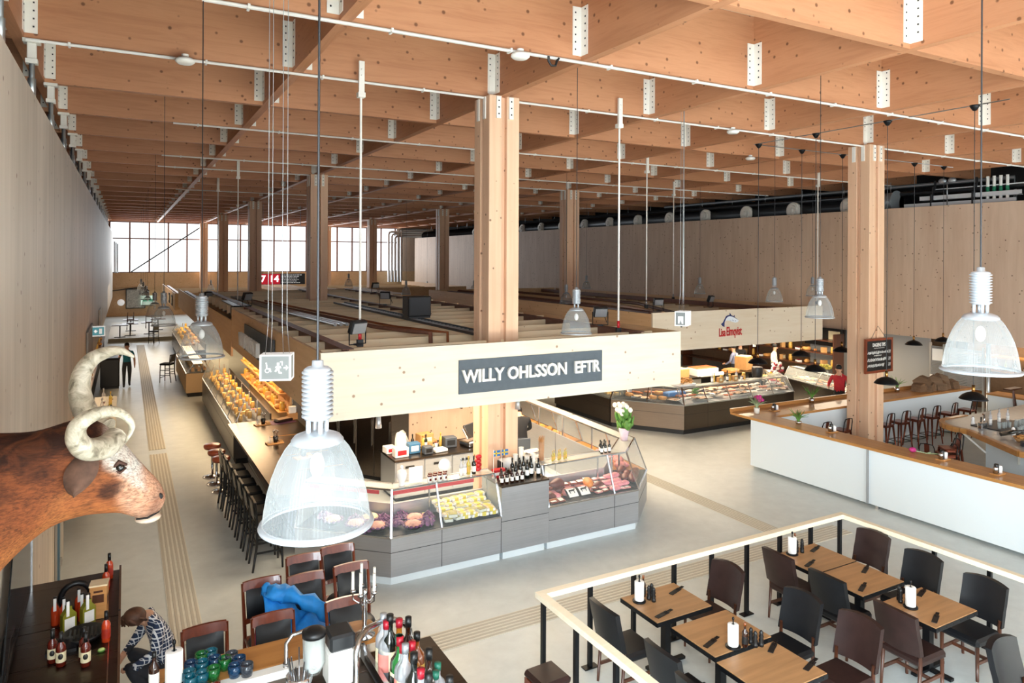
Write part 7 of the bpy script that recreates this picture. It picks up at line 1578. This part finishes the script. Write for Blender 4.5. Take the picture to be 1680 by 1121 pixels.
# horns, ears, eyes, nose
HN=NT('horn'); HN.set(rough=.42); hv=HN.coord((3,3,3)); hf_=HN.noise(hv,3,5,.65,1.2); HN.col(HN.ramp(hf_,[(.3,'#6f6655'),(.48,'#b8ae98'),(.68,'#ded6c4')])); HN.bump(HN.noise(HN.coord((1,1,14)),3,3),.2,.006)
def smooth_path(P,rad,n=6):
    out=[];rr=[]
    for i in range(len(P)-1):
        p0=Vector(P[max(0,i-1)]);p1=Vector(P[i]);p2=Vector(P[i+1]);p3=Vector(P[min(len(P)-1,i+2)])
        for k in range(n):
            t=k/n; out.append(.5*((2*p1)+(-p0+p2)*t+(2*p0-5*p1+4*p2-p3)*t*t+(-p0+3*p1-3*p2+p3)*t**3)); rr.append(rad[i]+(rad[i+1]-rad[i])*t)
    out.append(Vector(P[-1])); rr.append(rad[-1]); return out,rr
P1=[cv(-.05,4.07,-.06),cv(-.1,4.045,-.16),cv(-.19,4.07,-.27),cv(-.235,4.15,-.33),cv(-.215,4.235,-.36),cv(-.12,4.285,-.36),cv(-.02,4.265,-.33),cv(.035,4.18,-.3),cv(.0,4.08,-.27)]
p,r_=smooth_path(P1,[.066*SB,.068*SB,.062*SB,.054*SB,.045*SB,.035*SB,.026*SB,.018*SB,.005*SB]); MB().tube(p,r_,16).build('horn',HN.m,bt)
P2=[cv(-.1,4.1,.06),cv(-.19,4.16,.14),cv(-.24,4.28,.2),cv(-.24,4.4,.22),cv(-.19,4.5,.22),cv(-.1,4.55,.2),cv(-.02,4.555,.17),cv(.05,4.515,.15)]
p,r_=smooth_path(P2,[.068*SB,.07*SB,.064*SB,.056*SB,.047*SB,.036*SB,.024*SB,.006*SB]); MB().tube(p,r_,16).build('horn',HN.m,bt)
for s in(-1,1):
    b=MB()
    def ear(u,v,s=s,th=0):
        x=-.19-.02*u-.07*sin(PI*v)*(u-.5); L=v; wd=.11*sin(PI*min(1,v*.9+.1))**.7
        return cv(-.19-.06*v+(u-.5)*wd*1.5, 4.02-.2*v-(.02 if th else 0), s*(.15+.1*v+.03*cos(PI*(u-.5))-th))
    b.grid(9,10,lambda u,v:ear(u,v)); b.grid(9,10,lambda u,v:ear(1-u,v,s,.018))
    b.build('ear',plain('ear_hide','#5f4436',.8,var=.45),bt)
    MB().ball(cv(-.025,3.905,s*.122),(.026*SB,.02*SB,.023*SB),12,8).build('eye',plain('eye_black','#0d0a09',.08,coat=.8),bt)
    b=MB(); b.tube([cv(-.065,3.905,s*.125),cv(-.03,3.94,s*.13),cv(.01,3.915,s*.12)],[.008*SB,.014*SB,.008*SB],8); b.tube([cv(-.06,3.895,s*.127),cv(-.025,3.875,s*.13),cv(.008,3.9,s*.12)],[.006*SB,.009*SB,.006*SB],8); b.build('eyelid',plain('lid_hide','#4a2c20',.7),bt)
    MB().ball(cv(.188,3.68,s*.055),(.018*SB,.012*SB,.022*SB),10,8).build('nostril',m_hairdk,bt)
MB().tube([cv(.06,3.575,-.09),cv(.12,3.57,-.085),cv(.18,3.585,-.05),cv(.195,3.59,0),cv(.18,3.585,.05),cv(.12,3.57,.085),cv(.06,3.575,.09)],.006*SB,6).build('mouth_line',m_hairdk,bt)
MB().ball(cv(.125,3.545,0),(.075*SB,.075*SB,.028*SB),14,8).build('lower_lip',plain('lip_pale','#dcc7b2',.6,var=.1),bt)
MB().prism([(-.38,2.75),(.38,2.75),(.42,3.5),(.3,4.0),(-.3,4.0),(-.42,3.5)],-.945,-.9,'X').build('wall_mount',m_darkwood,bt)
# ---------------------------------------------------------------- stall lamps and the last tidying
WARM=(1,.82,.6)
def lampbar(x,y,z,label,rz=0):
    t=thing('track_spot',label,'spot lamp',(x,y,z),rz,'track spots under the fascias'); MB().cyl((0,0),.05,-.22,0,14,.035).build('head',m_alu,t); MB().box(-.16,.06,-.05,.05,.0,.06).build('gear_box',m_galv,t); MB().cyl((0,0),.012,.06,.18,8).build('stem',m_galv,t)
lampbar(3.6,11.0,2.6-.0,'grey track spot hung under the front fascia near the largest lamp'); lampbar(6.3,11.2,2.6,'grey track spot hung under the front fascia beside the column'); lampbar(9.2,11.6,2.6,'dark track spot under the fascia end, above the scales'); lampbar(15.0,16.6,2.45,'dark track spot under the fish stall fascia'); lampbar(18.4,16.6,2.45,'dark track spot under the fish emblem')
area('stall_light',(5.2,12.6,3.1),(0,0,0),4.5,2.2,LIGHT_STALL*1.3,WARM); area('stall_light',(8.2,14.5,3.1),(0,0,0),2.5,4,LIGHT_STALL,WARM)
area('stall_light',(16.8,17.4,2.9),(0,0,0),6,2,LIGHT_STALL*1.6,WARM); area('stall_light',(21.8,17.5,2.4),(0,0,0),3,5,LIGHT_STALL,WARM)
area('stall_light',(3.0,22.5,2.3),(0,0,0),1.0,7.5,LIGHT_STALL*1.1,(1,.72,.42)); area('stall_light',(2.9,39,2.2),(0,0,0),1.0,9,LIGHT_STALL*.9,(1,.72,.42)); area('stall_light',(-1.6,26,1.83),(0,0,0),.8,20,LIGHT_STALL*.7,(1,.75,.48)); area('stall_light',(1,53,3.3),(0,0,0),4,8,LIGHT_STALL*.35,(1,.82,.6))
area('recess_light',(25.4,11,2.45),(0,0,0),1,6,40,WARM)
for o in list(bpy.data.objects):
    if o.parent is None and o.type in('MESH','EMPTY') and o.name in bpy.context.scene.objects:
        pass
for x in [g for g in list(globals().values()) if isinstance(g,Proto)]+[v for g in list(globals().values()) if isinstance(g,(list,dict)) for v in (g.values() if isinstance(g,dict) else g) if isinstance(v,Proto)]:
    if not x.used:
        def rm(o):
            for c in list(o.children): rm(c)
            bpy.data.objects.remove(o)
        try: rm(x.r); x.used=True
        except ReferenceError: pass
